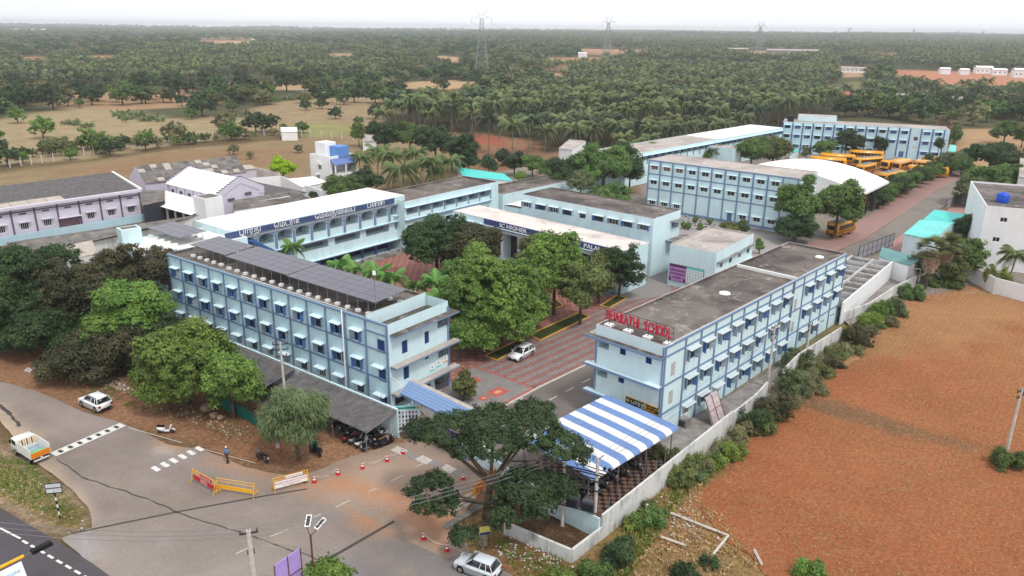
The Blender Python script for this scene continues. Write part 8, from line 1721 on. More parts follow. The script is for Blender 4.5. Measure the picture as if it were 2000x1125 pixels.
def car(label, loc, heading, L_=3.95, W_=1.72, H_=1.52, paint=m_cwht, cat='car', hood=.27, suv=False):
    """x forward, wheels on the ground"""
    e = empty('parked_car', (loc[0], loc[1], 0.0), heading, label, cat, 'parked cars')
    r = .33 if suv else .3; wb = L_*.64; xf, xr = wb/2+.02, -wb/2+.02; h0, belt = .2, H_*.60
    x0, x1 = -L_/2, L_/2
    pts = [(x0+.06, .32)]
    def arch(xc): return [(xc+(r+.07)*math.cos(a), r+(r+.07)*math.sin(a)*1.0) for a in (math.pi+.25, math.pi*.8, math.pi*.6, math.pi*.4, math.pi*.2, -.25)]
    pts = [(x0+.08, .3), (xr-r-.12, h0)]+[(a, max(b, h0)) for a, b in arch(xr)]+[(xr+r+.12, h0), (xf-r-.12, h0)]+[(a, max(b, h0)) for a, b in arch(xf)]+[(xf+r+.1, h0), (x1-.06, .3), (x1, .52), (x1-.03, belt*.80), (x1-.22, belt*.88), (x1-L_*hood, belt*1.03), (x0+.10, belt*1.05), (x0+.01, belt*.8), (x0, .5)]
    n = len(pts); mb = MB()
    ys = [(-W_/2+.05, .0), (-W_/2, .0), (W_/2, 0), (W_/2-.05, 0)]
    def sec(k):
        out = []
        for (a, b) in pts:
            t = max(0, (b-.55)/(belt-.55)); y = W_/2*(1-.07*t)*(1-.06*max(0, (abs(a)-L_*.38)/(L_*.12))); out.append((a, k*y, b))
        return out
    A1, B1 = sec(-1), sec(1); mb.raw(A1+B1, [tuple(range(n)), tuple(reversed(range(n, 2*n)))]+[(i, i+n, (i+1) % n+n, (i+1) % n) for i in range(n)], paint)
    obj('body', bevel(fixn(mb.mesh('body')), .035), e)
    bz = belt*1.0; g0, g1, t0, t1 = x0+.14, x1-L_*hood+.08, x0+(.42 if suv else .5), x1-L_*hood-.62
    wb_, wt_ = W_/2-.1, W_/2-.27
    gh = [(g0, -wb_, bz), (g1, -wb_+.02, bz), (g1, wb_-.02, bz), (g0, wb_, bz), (t0, -wt_, H_-.05), (t1, -wt_, H_-.05), (t1, wt_, H_-.05), (t0, wt_, H_-.05)]
    obj('windows', bevel(fixn(MB().hexa(gh, m_cgl).mesh('windows')), .03), e)
    mb = MB(); mb.hexa([(t0-.1, -wt_-.03, H_-.1), (t1+.1, -wt_-.03, H_-.1), (t1+.1, wt_+.03, H_-.1), (t0-.1, wt_+.03, H_-.1), (t0+.05, -wt_+.06, H_), (t1-.12, -wt_+.06, H_), (t1-.12, wt_-.06, H_), (t0+.05, wt_-.06, H_)], paint); obj('roof', bevel(fixn(mb.mesh('roof')), .04), e)
    mb = MB()
    for s in (-1, 1):
        for (xb, xt) in ((g0+.02, t0-.02), (g1-.04, t1+.04), ((g0+g1)/2-.05, (t0+t1)/2-.05), (g0+.62, t0+.32)): mb.bar((xb, s*(wb_+.0), bz-.02), (xt, s*(wt_+.02), H_-.07), .07, paint)
        if suv: mb.box(t0+.1, t1-.2, s*(wt_-.02)-.02, s*(wt_-.02)+.02, H_, H_+.05, m_steeld)
    obj('pillars', mb.mesh('pillars'), e)
    wm = wheel(r)
    for (x, y) in ((xf, -W_/2+.1), (xf, W_/2-.1), (xr, -W_/2+.1), (xr, W_/2-.1)): obj('wheel', wm, e, (x, y, r))
    hl = MB().box(-.12, .04, -.2, .2, 0, .13, m_lamp).mesh('headlight'); tl = MB().box(-.03, .1, -.14, .14, 0, .26, m_tail).mesh('tail_light')
    for s in (-1, 1): obj('headlight', hl, e, (x1-.07, s*(W_/2-.32), belt*.68)); obj('tail_light', tl, e, (x0+.03, s*(W_/2-.22), belt*.62)); obj('mirror', MB().box(-.08, .06, -.1, .1, 0, .14, paint).mesh('mirror'), e, (g1-.18, s*(W_/2+.04), bz+.02))
    mb = MB(); mb.box(x1-.1, x1+.015, -.55, .55, .34, .5, m_black); mb.box(x0-.015, x0+.1, -.6, .6, .3, .46, m_black); obj('bumper_trim', mb.mesh('bumper_trim'), e)
    mb = MB(); mb.box(x0-.02, x0+.1, -.25, .25, .62, .74, m_plate); mb.box(x1-.05, x1+.02, -.22, .22, .42, .52, m_plate); obj('number_plate', mb.mesh('number_plate'), e)
    return e
def mid(a, b): return (np.array(g(*a))+np.array(g(*b)))/2
def head(rear, front): d = np.array(g(*front))-np.array(g(*rear)); return math.atan2(d[1], d[0])
# suv: rear towards the right of the picture
car('white compact SUV parked on the earth verge, roof rails on top', g(188, 794), head((205, 800), (165, 782)), 4.0, 1.8, 1.6, m_cwht, suv=True)
car('white hatchback parked on the striped paving of the courtyard', g(1019, 697), head((1036, 688), (1003, 706)), 4.0, 1.75, 1.5, m_cwht)
car('silver hatchback at the bottom edge near the roped cones', g(934, 1117), head((962, 1128), (908, 1108)), 3.6, 1.6, 1.5, m_csil)
# white van half hidden behind the gate tree
e = car('white van parked beside the striped canopy behind the gate tree', g(1128, 838), head((1110, 850), (1145, 828)), 3.9, 1.7, 1.85, m_cwht, cat='van', hood=.16)
# small lorry
tr = empty('mini_truck', (*g(66, 893), 0), head((90, 905), (45, 876)), 'small white goods truck with an open bed and orange tailgate on the verge', 'truck')
m_tw = plain('truck white paint', (232, 232, 226), .4, var=.06)
mb = MB(); mb.prism([(1.0, .45), (2.55, .45), (2.62, .9), (2.45, 1.15), (2.1, 1.85), (1.0, 1.9)], -.85, .85, m_tw, axis='y'); obj('cab', bevel(fixn(mb.mesh('cab')), .06), tr)
mb = MB(); mb.hexa([(2.47, -.72, 1.18), (2.5, .72, 1.18), (2.48, .72, 1.2), (2.46, -.72, 1.2), (2.17, -.68, 1.75), (2.19, .68, 1.75), (2.17, .68, 1.78), (2.15, -.68, 1.78)], m_cgl)
for s in (-1, 1): mb.box(1.25, 2.05, s*.855-.008, s*.855+.008, 1.18, 1.7, m_cgl)
obj('windows', mb.mesh('windows'), tr)
for s in (-1, 1): MB().box(-1.75, .95, s*.88-.04, s*.88+.04, .75, 1.75, m_tw).build('side_panel', tr); MB().box(1.95, 2.15, s*.98-.06, s*.98+.06, 1.35, 1.65, m_black).build('mirror', tr)
MB().box(-1.75, .95, -.84, .84, .7, .76, m_greyw).build('bed_floor', tr); MB().box(-1.35, -.55, -.6, .5, .77, .95, plain('green tarpaulin', (112, 186, 134), .7)).build('tarpaulin', tr)
mb = MB(); mb.box(.9, .98, -.84, .84, .76, 1.9, m_tw)
for i in range(7): mb.box(.86, .895, -.75+i*.22, -.65+i*.22, 1.1, 1.75, m_rust if i % 2 else m_yel)
mb.build('head_board', tr); MB().box(-1.83, -1.76, -.86, .86, .8, 1.35, m_orange).build('tailgate', tr); MB().box(-1.86, -1.83, -.1, .1, .62, .74, m_plate).build('number_plate', tr)
mb = MB(); mb.box(-1.7, 2.3, -.35, -.25, .45, .6, m_black); mb.box(-1.7, 2.3, .25, .35, .45, .6, m_black); mb.box(-1.8, -1.7, -.7, .7, .42, .52, m_tw); mb.build('chassis', tr)
wm = wheel(.33, .2)
for x in (1.75, -1.0):
    for s in (-1, 1): obj('wheel', wm, tr, (x, s*.76, .33))
mb = MB()
for s in (-1, 1): mb.tube([(.95, s*.88, 1.78), (-1.75, s*.88, 1.78)], .03, m_tw, 5); mb.tube([(-1.75, s*.88, .8), (-1.75, s*.88, 1.78)], .03, m_tw, 5)
mb.build('rails', tr)
# buses
m_bus, m_bus2 = paintm('school bus yellow', (236, 166, 34)), paintm('faded bus orange', (226, 158, 84)); m_busroof = plain('bus roof grey', (122, 124, 122), .6); m_buscream = plain('bus roof cream', (224, 188, 120), .5)
def bus_proto(paint, roofm, L_=10.5, gray=True):
    H_, W_ = 3.15, 2.45; x0, x1 = -L_/2, L_/2; parts = []
    mb = MB(); mb.prism([(x0, .45), (x1-.05, .45), (x1+.05, 1.3), (x1-.12, H_-.15), (x1-.35, H_), (x0+.15, H_), (x0, H_-.2)], -W_/2, W_/2, paint, axis='y'); parts.append(('body', bevel(fixn(mb.mesh('body')), .08), []))
    mb = MB()
    for s in (-1, 1): mb.box(x0+.5, x1-.9, s*W_/2-.012, s*W_/2+.012, 1.55, 2.5, m_cgl); 
    mb2 = MB(); n = int(L_/1.15)
    for s in (-1, 1):
        for i in range(n+1): mb2.box(x0+.5+(L_-1.4)*i/n-.04, x0+.5+(L_-1.4)*i/n+.04, s*W_/2-.018, s*W_/2+.018, 1.5, 2.55, paint)
    parts.append(('window_band', mb.mesh('window_band'), [])); parts.append(('window_posts', mb2.mesh('window_posts'), []))
    mb = MB(); mb.hexa([(x1+.02, -1.05, 1.35), (x1+.07, -1.05, 1.35), (x1+.07, 1.05, 1.35), (x1+.02, 1.05, 1.35), (x1-.12, -1.0, 2.6), (x1-.07, -1.0, 2.6), (x1-.07, 1.0, 2.6), (x1-.12, 1.0, 2.6)], m_cgl); parts.append(('windscreen', mb.mesh('windscreen'), []))
    parts.append(('rear_window', MB().box(x0-.02, x0+.02, -.9, .9, 1.6, 2.45, m_cgl).mesh('rear_window'), []))
    mb = MB(); mb.box(x0+.5, x1-.9, -W_/2+.25, W_/2-.25, H_+.003, H_+.04, roofm)
    for i in range(3): mb.box(x0+L_*(.25+i*.25)-.3, x0+L_*(.25+i*.25)+.3, -.3, .3, H_+.045, H_+.14, roofm)
    parts.append(('roof', mb.mesh('roof'), []))
    mb = MB(); mb.box(x1-.02, x1+.1, -1.1, 1.1, .5, .75, m_black); mb.box(x0-.06, x0, -1.1, 1.1, .5, .7, m_black); mb.box(x1, x1+.08, -1.05, -.65, .85, 1.05, m_lamp); mb.box(x1, x1+.08, .65, 1.05, .85, 1.05, m_lamp); mb.box(x0-.03, x0, -1.1, -.9, .9, 1.3, m_tail); mb.box(x0-.03, x0, .9, 1.1, .9, 1.3, m_tail); parts.append(('bumpers_and_lights', mb.mesh('bumpers_and_lights'), []))
    parts.append(('side_stripe', MB().box(x0+.1, x1-.1, -W_/2-.012, W_/2+.012, 1.12, 1.2, m_black).mesh('side_stripe'), []))
    wm = wheel(.48, .28)
    for x in (x1-2.2, x0+2.3):
        for s in (-1, 1): parts.append(('wheel', wm, (x, s*(W_/2-.14), .48)))
    return parts
BP = {('y', 10.5): bus_proto(m_bus, m_busroof), ('y2', 10.5): bus_proto(m_bus, m_bus), ('c', 9.0): bus_proto(m_bus2, m_buscream, 9.0), ('y3', 8.0): bus_proto(m_bus, m_busroof, 8.0)}
def bus(kind, px_, py_, hd, label, z=0):
    k = [q for q in BP if q[0] == kind][0]; p_ = g(px_, py_); e = empty('school_bus', (p_[0], p_[1], 0), hd, label, 'bus', 'yellow school buses')
    for nm, me, lc in BP[k]: obj(nm, me, e, lc if lc else (0, 0, 0))
aJ = R(-21)
B1 = [('y2', 1616, 327, aJ, 'yellow bus half behind the arched roof, nearest it'), ('y2', 1634, 320, aJ, 'yellow bus just behind the one by the arched roof'), ('y2', 1690, 313, aJ, 'long yellow bus under the dark trees before the far block'), ('y', 1694, 326, R(205), 'yellow bus with a grey roof facing the camera, left of the pair'), ('y', 1740, 330, R(222), 'yellow bus with dark grey roof seen end on, left of the cream one'), ('c', 1760, 333, R(222), 'faded orange and cream bus facing the camera'), ('y2', 1810, 345, R(-12), 'long yellow bus behind the young trees, right of centre'), ('c', 1815, 334, R(-12), 'cream-roofed bus behind the long yellow one'), ('y2', 1835, 327, R(-14), 'yellow bus farthest right before the far block'), ('y3', 1690, 340, R(40), 'bus roof peeping over the arched roof edge'), ('y', 1738, 356, R(40), 'grey-roofed bus behind the first young trees'), ('c', 1765, 358, R(40), 'cream bus behind the middle young trees'), ('y', 1790, 352, R(40), 'grey-roofed bus beside the cream one behind the young trees'), ('c', 1733, 376, R(40), 'cream bus whose roof shows between arched roof and trees'), ('y3', 1690, 402, R(50), 'bus under the front edge of the arched shelter')]
for b in B1: bus(*b)
bus('y3', 1641, 458, head((1618, 464), (1660, 450)), 'single yellow bus parked beneath the large green tree')
# two wheelers
def cyc(label, loc, hd, kind='bike', paint=None, group='parked motorcycles', lean=.1):
    e = empty('motorcycle' if kind == 'bike' else 'scooter', (loc[0], loc[1], 0), hd, label, 'motorcycle' if kind == 'bike' else 'scooter', group); e.rotation_euler = (lean, 0, hd); paint = paint or m_black
    for nm, me, lc in (BIKE if kind == 'bike' else SCOOT)[paint.name] if paint.name in (BIKE if kind == 'bike' else SCOOT) else mk(kind, paint): obj(nm, me, e, lc)
    return e
BIKE, SCOOT = {}, {}
def mk(kind, paint):
    P_ = []; r = .3 if kind == 'bike' else .24; wbs = .64 if kind == 'bike' else .62
    mb = MB(); mb.tube([(0, -.05, 0), (0, .05, 0)], r, m_tyre, 16); mb.tube([(0, -.055, 0), (0, .055, 0)], r*.66, m_alloy, 12); mb.tube([(0, -.06, 0), (0, .06, 0)], r*.56, m_tyre, 12); w_ = mb.mesh('wheel')
    P_ += [('wheel', w_, (wbs, 0, r)), ('wheel', w_, (-wbs, 0, r))]
    if kind == 'bike':
        mb = MB(); mb.prism([(-.1, .62), (.35, .6), (.42, .82), (.2, .92), (-.12, .86)], -.13, .13, paint, axis='y'); P_.append(('fuel_tank', bevel(fixn(mb.mesh('fuel_tank')), .04), (0, 0, 0)))
        mb = MB(); mb.prism([(-.12, .74), (-.12, .84), (-.45, .82), (-.8, .9), (-.82, .82), (-.4, .7)], -.13, .13, m_black, axis='y'); P_.append(('seat', mb.mesh('seat'), (0, 0, 0)))
        mb = MB(); mb.box(-.15, .25, -.14, .14, .28, .6, m_steeld); mb.tube([(-.1, -.16, .3), (-.85, -.2, .38)], .05, m_steel, 6); mb.bar((-.64, .08, .3), (-.4, .1, .7), .05, m_steel); P_.append(('engine', mb.mesh('engine'), (0, 0, 0)))
        mb = MB(); mb.prism([(-.5, .55), (-.9, .72), (-.98, .62), (-.6, .45)], -.09, .09, paint, axis='y'); mb.box(-1.0, -.95, -.1, .1, .55, .68, m_plate); P_.append(('rear_fender', mb.mesh('rear_fender'), (0, 0, 0)))
    else:
        mb = MB(); mb.prism([(-.9, .5), (-.55, .25), (-.15, .25), (-.1, .35), (-.2, .72), (-.8, .78), (-.95, .66)], -.17, .17, paint, axis='y'); P_.append(('body', bevel(fixn(mb.mesh('body')), .05), (0, 0, 0)))
        P_.append(('floor_board', MB().box(-.2, .35, -.16, .16, .24, .3, paint).mesh('floor_board'), (0, 0, 0)))
        mb = MB(); mb.prism([(.3, .28), (.38, .26), (.56, .92), (.48, .95)], -.2, .2, paint, axis='y'); P_.append(('leg_shield', bevel(fixn(mb.mesh('leg_shield')), .02), (0, 0, 0)))
        mb = MB(); mb.prism([(-.15, .74), (-.18, .84), (-.85, .9), (-.88, .8)], -.15, .15, m_black, axis='y'); P_.append(('seat', mb.mesh('seat'), (0, 0, 0)))
        mb = MB(); mb.prism([(.42, .42), (.66, .52), (.9, .34), (.88, .3), (.64, .44)], -.08, .08, paint, axis='y'); P_.append(('front_fender', mb.mesh('front_fender'), (0, 0, 0)))
    mb = MB(); mb.bar((wbs, -.07, r), (.44, -.06, .95), .04, m_steel); mb.bar((wbs, .07, r), (.44, .06, .95), .04, m_steel); mb.tube([(.3, -.34, 1.0), (.42, -.15, .98), (.42, .15, .98), (.3, .34, 1.0)], .02, m_black, 5); mb.tube([(.5, 0, .86), (.6, 0, .86)], [.07, .1], m_lamp, 8)
    for s in (-1, 1): mb.tube([(.42, s*.25, 1.0), (.42, s*.33, 1.15)], .01, m_black, 4); mb.box(.4, .43, s*.35-.07, s*.35+.05, 1.13, 1.22, m_greyw)
    P_.append(('handlebar', mb.mesh('handlebar'), (0, 0, 0)))
    (BIKE if kind == 'bike' else SCOOT)[paint.name] = P_; return P_
m_mw, m_mg, m_mb, m_mr = paintm('white scooter paint', (230, 232, 234)), paintm('silver scooter paint', (150, 154, 158)), paintm('black bike paint', (26, 27, 32)), paintm('red bike paint', (140, 24, 28))
cyc('white scooter standing alone at the road edge', g(326, 845), head((312, 846), (343, 845)), 'scooter', m_mw, 'two-wheelers on the roadside', .05)
cyc('black motorcycle at the road edge near the walking man', g(512, 900), head((527, 907), (503, 893)), 'bike', m_mb, 'two-wheelers on the roadside')
cyc('black scooter beside the green net at the drooping tree', g(616, 888), head((625, 892), (606, 882)), 'scooter', m_mb, 'two-wheelers on the roadside')
cyc('black motorcycle behind the fourth barricade under the gate tree', g(884, 982), head((895, 975), (872, 990)), 'bike', m_mb, 'two-wheelers on the roadside')
k = 0; rg = random.Random(4)
SL = [(684, 858, 's', m_mr), (697, 862, 's', m_mg), (708, 868, 's', m_mw), (722, 874, 'b', m_mb), (745, 870, 's', m_mb), (757, 866, 's', m_mb), (690, 845, 'b', m_mb), (702, 848, 's', m_mg), (715, 852, 's', m_mb), (730, 856, 'b', m_mb), (742, 852, 's', m_mb), (752, 846, 's', m_mw), (680, 838, 'b', m_mb), (700, 836, 'b', m_mb), (716, 840, 's', m_mb), (660, 832, 'b', m_mr), (648, 820, 'b', m_mb), (630, 810, 's', m_mb), (612, 800, 'b', m_mb), (592, 790, 'b', m_mb)]
names = ['red', 'silver', 'white', 'black']
for i, (a, b, kd, p_) in enumerate(SL):
    q = g(a, b+2); cn_ = {m_mr: 'red', m_mg: 'silver', m_mw: 'white', m_mb: 'black'}[p_]; row = 'front row' if i < 6 else ('second row' if i < 12 else ('back row' if i < 15 else 'left part'))
    cyc(f"{cn_} {'scooter' if kd == 's' else 'motorcycle'}, {nth(i)} parked under the bike shed, {row}", q, R(52)+rg.uniform(-.25, .25), 'scooter' if kd == 's' else 'bike', p_, 'two-wheelers under the bike shed')
for i, (u, v) in enumerate(((6.9, -10.8), (6.9, -9.6), (6.9, -8.4), (6.8, -7.0), (6.9, -5.5), (4.8, -11.2), (3.8, -11.0), (2.8, -11.2), (6.9, -3.6))):
    c_, s_ = math.cos(ca), math.sin(ca); q = (9.94+u*c_-v*s_, 71.68+u*s_+v*c_)
    cyc(f"dark two-wheeler, {nth(i)} parked under the striped canopy", q, ca+rg.uniform(-.3, .3)+(0 if u > 5 else 1.5), 'bike' if i % 2 else 'scooter', m_mb, 'two-wheelers under the striped canopy')

# ---------------------------------------------------------------- people
def skin_body(name, joints, edges, rad, m, sub=1, parent=None, loc=(0, 0, 0), rz=0, root=0):
    me = bpy.data.meshes.new(name); me.from_pydata(joints, edges, []); o = bpy.data.objects.new(name, me); COL.objects.link(o)
    md = o.modifiers.new('skin', 'SKIN'); ly = me.skin_vertices[0].data if me.skin_vertices else None
    if ly is None:
        bm = bmesh.new(); bm.from_mesh(me); bm.verts.layers.skin.verify(); bm.to_mesh(me); bm.free(); ly = me.skin_vertices[0].data
    for i, r in enumerate(rad): ly[i].radius = (r, r) if not isinstance(r, tuple) else r; ly[i].use_root = (i == root)
    sb = o.modifiers.new('sub', 'SUBSURF'); sb.levels = sub; sb.render_levels = sub
    dg = bpy.context.evaluated_depsgraph_get(); m2 = bpy.data.meshes.new_from_object(o.evaluated_get(dg)); bpy.data.objects.remove(o); m2.name = name; m2.materials.clear(); m2.materials.append(m)
    m2.polygons.foreach_set('use_smooth', [True]*len(m2.polygons)); return m2
m_skin = plain('brown skin', (132, 88, 64), .6); m_hair = plain('black hair', (26, 22, 22), .8); m_shirt = plain('bright blue shirt', (62, 142, 214), .8); m_trous = plain('dark navy trousers', (34, 38, 62), .85); m_cap = plain('pale cap cloth', (214, 206, 196), .8)
JB = [(0, 0, .95), (0, 0, 1.15), (0, 0, 1.38), (0, 0, 1.47), (0, .01, 1.58), (0, .01, 1.68), (-.17, 0, 1.4), (-.23, .03, 1.12), (-.2, .16, .9), (.17, 0, 1.4), (.24, .0, 1.12), (.26, .05, .88), (-.09, 0, .9), (-.13, .12, .5), (-.15, .02, .09), (-.15, .2, .04), (.09, 0, .9), (.12, -.02, .5), (.14, -.18, .1), (.14, -.02, .04)]
EB = [(0, 1), (1, 2), (2, 3), (3, 4), (4, 5), (2, 6), (6, 7), (7, 8), (2, 9), (9, 10), (10, 11), (0, 12), (12, 13), (13, 14), (14, 15), (0, 16), (16, 17), (17, 18), (18, 19)]
RB = [.13, .12, .14, .055, .095, .07, .06, .045, .03, .06, .045, .03, .09, .06, .04, .04, .09, .06, .04, .04]
hj, he_, hr_ = list(JB), list(EB), list(RB)
for base, sx in ((8, -1), (11, 1)):
    bx, by, bz_ = JB[base]; pi_ = len(hj); hj.append((bx, by+.03, bz_-.08)); hr_.append(.026); he_.append((base, pi_))
    for fi, (dx, ln) in enumerate(((-.03, .075), (-.01, .085), (.01, .08), (.03, .065))): q = len(hj); hj.append((bx+dx, by+.04, bz_-.11-ln*.5)); hr_.append(.009); he_.append((pi_, q)); hj.append((bx+dx, by+.055, bz_-.11-ln)); hr_.append(.007); he_.append((q, q+1))
    q = len(hj); hj.append((bx-sx*.04, by+.06, bz_-.1)); hr_.append(.01); he_.append((pi_, q))
body_me = skin_body('body', hj, he_, hr_, m_skin)
shirt_me = skin_body('shirt', [JB[i] for i in (0, 1, 2, 6, 7, 9, 10)], [(0, 1), (1, 2), (2, 3), (3, 4), (2, 5), (5, 6)], [.155, .145, .16, .075, .062, .075, .062], m_shirt)
tr_me = skin_body('trousers', [JB[i] for i in (0, 12, 13, 14, 16, 17, 18)], [(0, 1), (1, 2), (2, 3), (0, 4), (4, 5), (5, 6)], [.14, .1, .078, .062, .1, .078, .062], m_trous)
ps = g(445, 903); pe = empty('person', (ps[0], ps[1], 0), R(150), 'man in a bright blue shirt and dark trousers walking on the road', 'person')
obj('body', body_me, pe); obj('shirt', shirt_me, pe); obj('trousers', tr_me, pe)
bm = bmesh.new(); bmesh.ops.create_uvsphere(bm, u_segments=12, v_segments=8, radius=.108); [setattr(v.co, 'z', max(v.co.z, -.02)) for v in bm.verts]; hm_ = bpy.data.meshes.new('cap'); bm.to_mesh(hm_); bm.free(); hm_.materials.append(m_cap); obj('cap', hm_, pe, (0, 0, 1.66))
mb = MB(); mb.raw([(-.018, .1, 1.57), (.018, .1, 1.57), (0, .13, 1.575), (0, .1, 1.62)], [(0, 1, 2), (0, 2, 3), (1, 3, 2)], m_skin); mb.box(-.045, -.025, .095, .102, 1.61, 1.622, m_black); mb.box(.025, .045, .095, .102, 1.61, 1.622, m_black); mb.box(-.02, .02, .097, .104, 1.535, 1.543, m_tail); mb.build('face', pe)
for s in (-.15, .14): MB().box(s-.05, s+.05, -.06 if s < 0 else -.22, .24 if s < 0 else .06, 0, .08, m_black).build('shoe', pe)
# pupils sitting and standing in the rear court
SJ = [(0, 0, .1), (0, .0, .35), (0, .02, .55), (0, .04, .68), (0, .05, .78), (-.13, .02, .5), (-.16, .18, .3), (.13, .02, .5), (.16, .18, .3), (-.12, .1, .1), (-.2, .32, .12), (0, .38, .06), (.12, .1, .1), (.2, .32, .12), (.03, .4, .06)]
SE = [(0, 1), (1, 2), (2, 3), (3, 4), (2, 5), (5, 6), (2, 7), (7, 8), (0, 9), (9, 10), (10, 11), (0, 12), (12, 13), (13, 14)]
sit_me = skin_body('body', SJ, SE, [.12, .1, .1, .05, .08, .05, .035, .05, .035, .07, .05, .04, .07, .05, .04], m_skin); sit_sh = skin_body('shirt', [SJ[i] for i in (0, 1, 2, 5, 6, 7, 8)], [(0, 1), (1, 2), (2, 3), (3, 4), (2, 5), (5, 6)], [.14, .12, .12, .062, .05, .062, .05], plain('pale school shirt', (196, 206, 222), .8)); hair_me = hm_.copy(); hair_me.materials[0] = m_hair
sit_tr = skin_body('trousers', [SJ[i] for i in (0, 9, 10, 12, 13)], [(0, 1), (1, 2), (0, 3), (3, 4)], [.13, .085, .065, .085, .065], m_trous)
rg = random.Random(9)
st = [(1338, 428), (1334, 436), (1345, 434), (1352, 438), (1344, 442), (1358, 441), (1336, 446), (1350, 446), (1368, 432), (1366, 440), (1371, 446), (1378, 444), (1389, 443), (1380, 449), (1374, 424), (1376, 427), (1372, 428), (1341, 424), (1362, 447), (1395, 446)]
for i, (a, b) in enumerate(st):
    q = g(a, b); e = empty('person', (q[0], q[1], .02), rg.uniform(0, 6.28), f"school pupil in a pale shirt sitting on the rear court, {ordn(sorted(x[0]*1000+x[1] for x in st).index(a*1000+b))} from the left", 'person', 'pupils sitting in the rear court'); obj('body', sit_me, e); obj('shirt', sit_sh, e); obj('trousers', sit_tr, e); obj('hair', hair_me, e, (0, .05, .76)).scale = (.85, .85, .85)
for (a, b, lb) in ((1359, 432, 'small round shrub in the rear court, tallest'), (1336, 444, 'small round shrub at the left of the rear court'), (1344, 445, 'second small round shrub at the left of the rear court'), (1368, 446, 'small round shrub in front of the pupils'), (1386, 436, 'loose shrub at the foot of the grid-fronted block')):
    tpx(a, b-4, 4.5, 6, .8, 'bright', lb, leaf=.2, cr=.35, cat='shrub', name='shrub', group='shrubs of the rear court')
for (a, b, r1, r2, k_, lb) in ((1425, 444, 18, 9, 'olive', 'wide olive shrub at the grid-fronted block wall'), (1450, 440, 8, 12, 'grey', 'pale thin shrub beside the olive one'), (1455, 447, 8, 7, 'deep', 'dark round shrub right of the olive one'), (1484, 480, 6, 14, 'mid', 'slim young tree at the corner of the poster block')):
    tpx(a, b, r1, r2, 1.6, k_, lb, leaf=.24, cr=.5, cat='shrub', name='shrub')

# ---------------------------------------------------------------- pylons
m_pyl = plain('pylon steel', (158, 160, 164), .6, .3)
def pylon(x, y, H_, label, az=0.0, hw=6.2, th=.2, detail=9):
    e = empty('electricity_pylon', (x, y, 0), az, label, 'pylon', 'lattice pylons of one power line'); z0 = -2
    def w_(z): return hw*(1-z/H_)**1.25*0.85+.9 if z < H_*.72 else .9+(hw*(.28)**1.25*.85)*(1-(z-H_*.72)/(H_*.28))*.6
    zs = [H_*.9*(1-(1-i/detail)**1.25) for i in range(detail+1)]
    leg = MB(); br = MB()
    for sx in (-1, 1):
        for sy in (-1, 1):
            for a, b in zip(zs[:-1], zs[1:]): leg.bar((sx*w_(a), sy*w_(a), a if a else z0), (sx*w_(b), sy*w_(b), b), th, m_pyl)
    for a, b in zip(zs[:-1], zs[1:]):
        for sx in (-1, 1):
            br.bar((sx*w_(a), -w_(a), a), (sx*w_(b), w_(b), b), th*.55, m_pyl); br.bar((sx*w_(a), w_(a), a), (sx*w_(b), -w_(b), b), th*.55, m_pyl); br.bar((-w_(a), sx*w_(a), a), (w_(b), sx*w_(b), b), th*.55, m_pyl); br.bar((w_(a), sx*w_(a), a), (-w_(b), sx*w_(b), b), th*.55, m_pyl)
            br.bar((sx*w_(b), -w_(b), b), (sx*w_(b), w_(b), b), th*.6, m_pyl); br.bar((-w_(b), sx*w_(b), b), (w_(b), sx*w_(b), b), th*.6, m_pyl)
    leg.build('legs', e); br.build('bracing', e)
    for zf in (.70, .90):
        z = H_*zf; a_ = MB(); o_ = hw*1.3
        for s in (-1, 1):
            for sy in (-1, 1): a_.bar((s*w_(z), sy*w_(z), z), (s*o_, 0, z+.3), th*.6, m_pyl); a_.bar((s*w_(z), sy*w_(z), z+2.4), (s*o_, 0, z+.4), th*.5, m_pyl)
            a_.bar((s*w_(z)*1.0, 0, z), (s*(o_+w_(z))/2, 0, z+1.2), th*.4, m_pyl)
        a_.build('cross_arm', e)
        for s in (-1, 1): MB().tube([(s*o_, 0, z+.2), (s*o_, 0, z-4.0)], .13, m_pyl, 5).build('insulator', e)
    t_ = MB(); z = H_*.9
    for s in (-1, 1):
        t_.bar((s*.7, 0, z+2.2), (s*hw*.85, 0, H_+1.2), th*.6, m_pyl); t_.bar((s*.2, 0, z+3.2), (s*hw*.85, 0, H_+1.2), th*.45, m_pyl)
    t_.build('peak', e)
    return e
pb1 = g(941, 152); pylon(pb1[0], pb1[1], 52, 'nearest lattice pylon, left of centre', .15)
def fpyl(px_, top, base, H_, lb, th, det=6):
    # far pylon: height fixes the distance on the sight line to its top
    r = ray(px_, top); t = (H_-CAMH)/r[2]; x, y = r[0]*t, r[1]*t
    e = pylon(x, y, H_, lb, .2, 6.0, th, det); e.location.z = gz(x, y); return x, y
P2_ = (0, 0)
r_ = ray(1188, 70); 
def at_d(px_, D): r = ray(px_, 60); t = D/r[1]; return (r[0]*t, D)
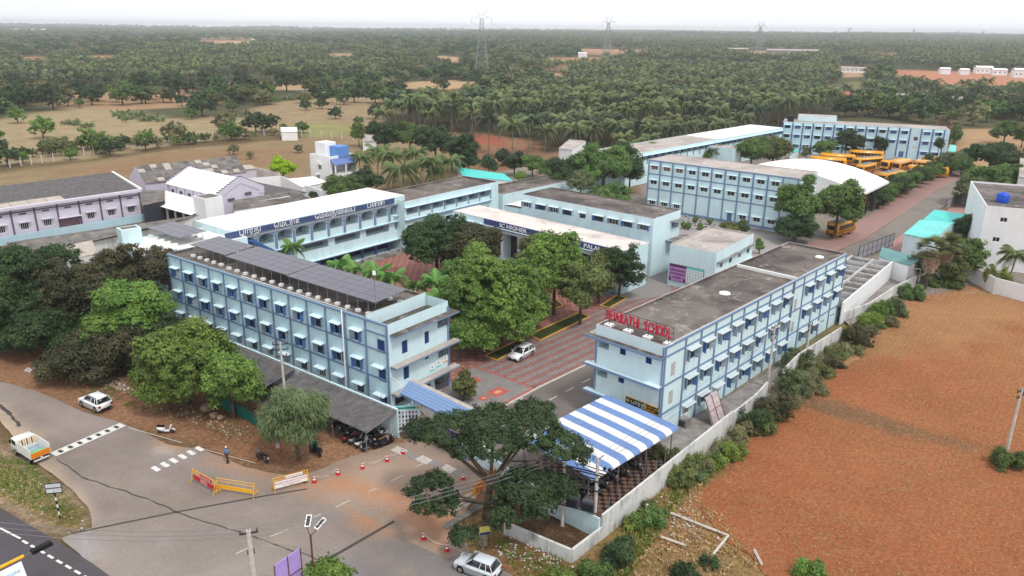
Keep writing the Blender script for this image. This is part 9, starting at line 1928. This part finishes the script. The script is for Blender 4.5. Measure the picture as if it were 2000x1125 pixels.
PL = [(1188, 960, 52, 'second lattice pylon, above the middle palms', .36, 7), (1485, 1120, 50, 'third lattice pylon, above the long wing', .4, 6), (1659, 2300, 52, 'far faint pylon, first right of the third', .6, 4), (1785, 2600, 52, 'far faint pylon, second right of the third', .7, 4), (1872, 2900, 50, 'far faint pylon, third right of the third', .7, 4), (1921, 2700, 50, 'rightmost far faint pylon', .7, 4)]
pos = [(pb1[0], pb1[1], 52)]
for (a, D, H_, lb, th, dt) in PL:
    x, y = at_d(a, D); e = pylon(x, y, H_, lb, .2, 6.2, th, dt); e.location.z = gz(x, y); pos.append((x, y, H_+gz(x, y)))
for i, (a, b) in enumerate(zip(pos[:3], pos[1:4])):
    for s in (-1, 1):
        for zf in (.62, .82):
            A_ = (a[0]+s*7.5, a[1], a[2]*zf); B2 = (b[0]+s*7.5, b[1], b[2]*zf); d = np.array(B2)-np.array(A_); tag(MB().tube([tuple(d*t-np.array([0, 0, 14*4*t*(1-t)])) for t in (0, .1, .2, .35, .5, .65, .8, .9, 1)], .05, m_steel, 3, cap=False).build('power_line', None, A_), f"{'upper' if zf > .7 else 'lower'} {'left' if s < 0 else 'right'} conductor after the {nth(i)} pylon of the line", 'cable')
# long cement sheet pile by the red earth
q = g(1012, 308); tag(MB().prism([(-1.4, 0), (1.4, 0), (1.2, .9), (0, 1.5), (-1.2, .9)], -4, 4, m_asbd, axis='x').build('sheet_pile', None, (q[0], q[1], 0), R(-40)), 'covered grey pile on the red earth by the palms', 'pile')
# ---------------------------------------------------------------- haze
hm = bpy.data.materials.new('haze'); hm.use_nodes = True; ht = hm.node_tree; ht.nodes.clear()
ho = ht.nodes.new('ShaderNodeOutputMaterial'); hv = ht.nodes.new('ShaderNodeVolumePrincipled')
hv.inputs['Color'].default_value = (0.86, 0.91, 0.98, 1); hv.inputs['Density'].default_value = 0.00013; hv.inputs['Anisotropy'].default_value = 0.0
ht.links.new(hv.outputs[0], ho.inputs['Volume'])
hb = MB().box(-7300, 7300, -450, 10900, -20, 66, hm).build('haze'); hb.data.materials.clear(); hb.data.materials.append(hm)
tag(hb, 'pale haze over the whole plain', kind='stuff')
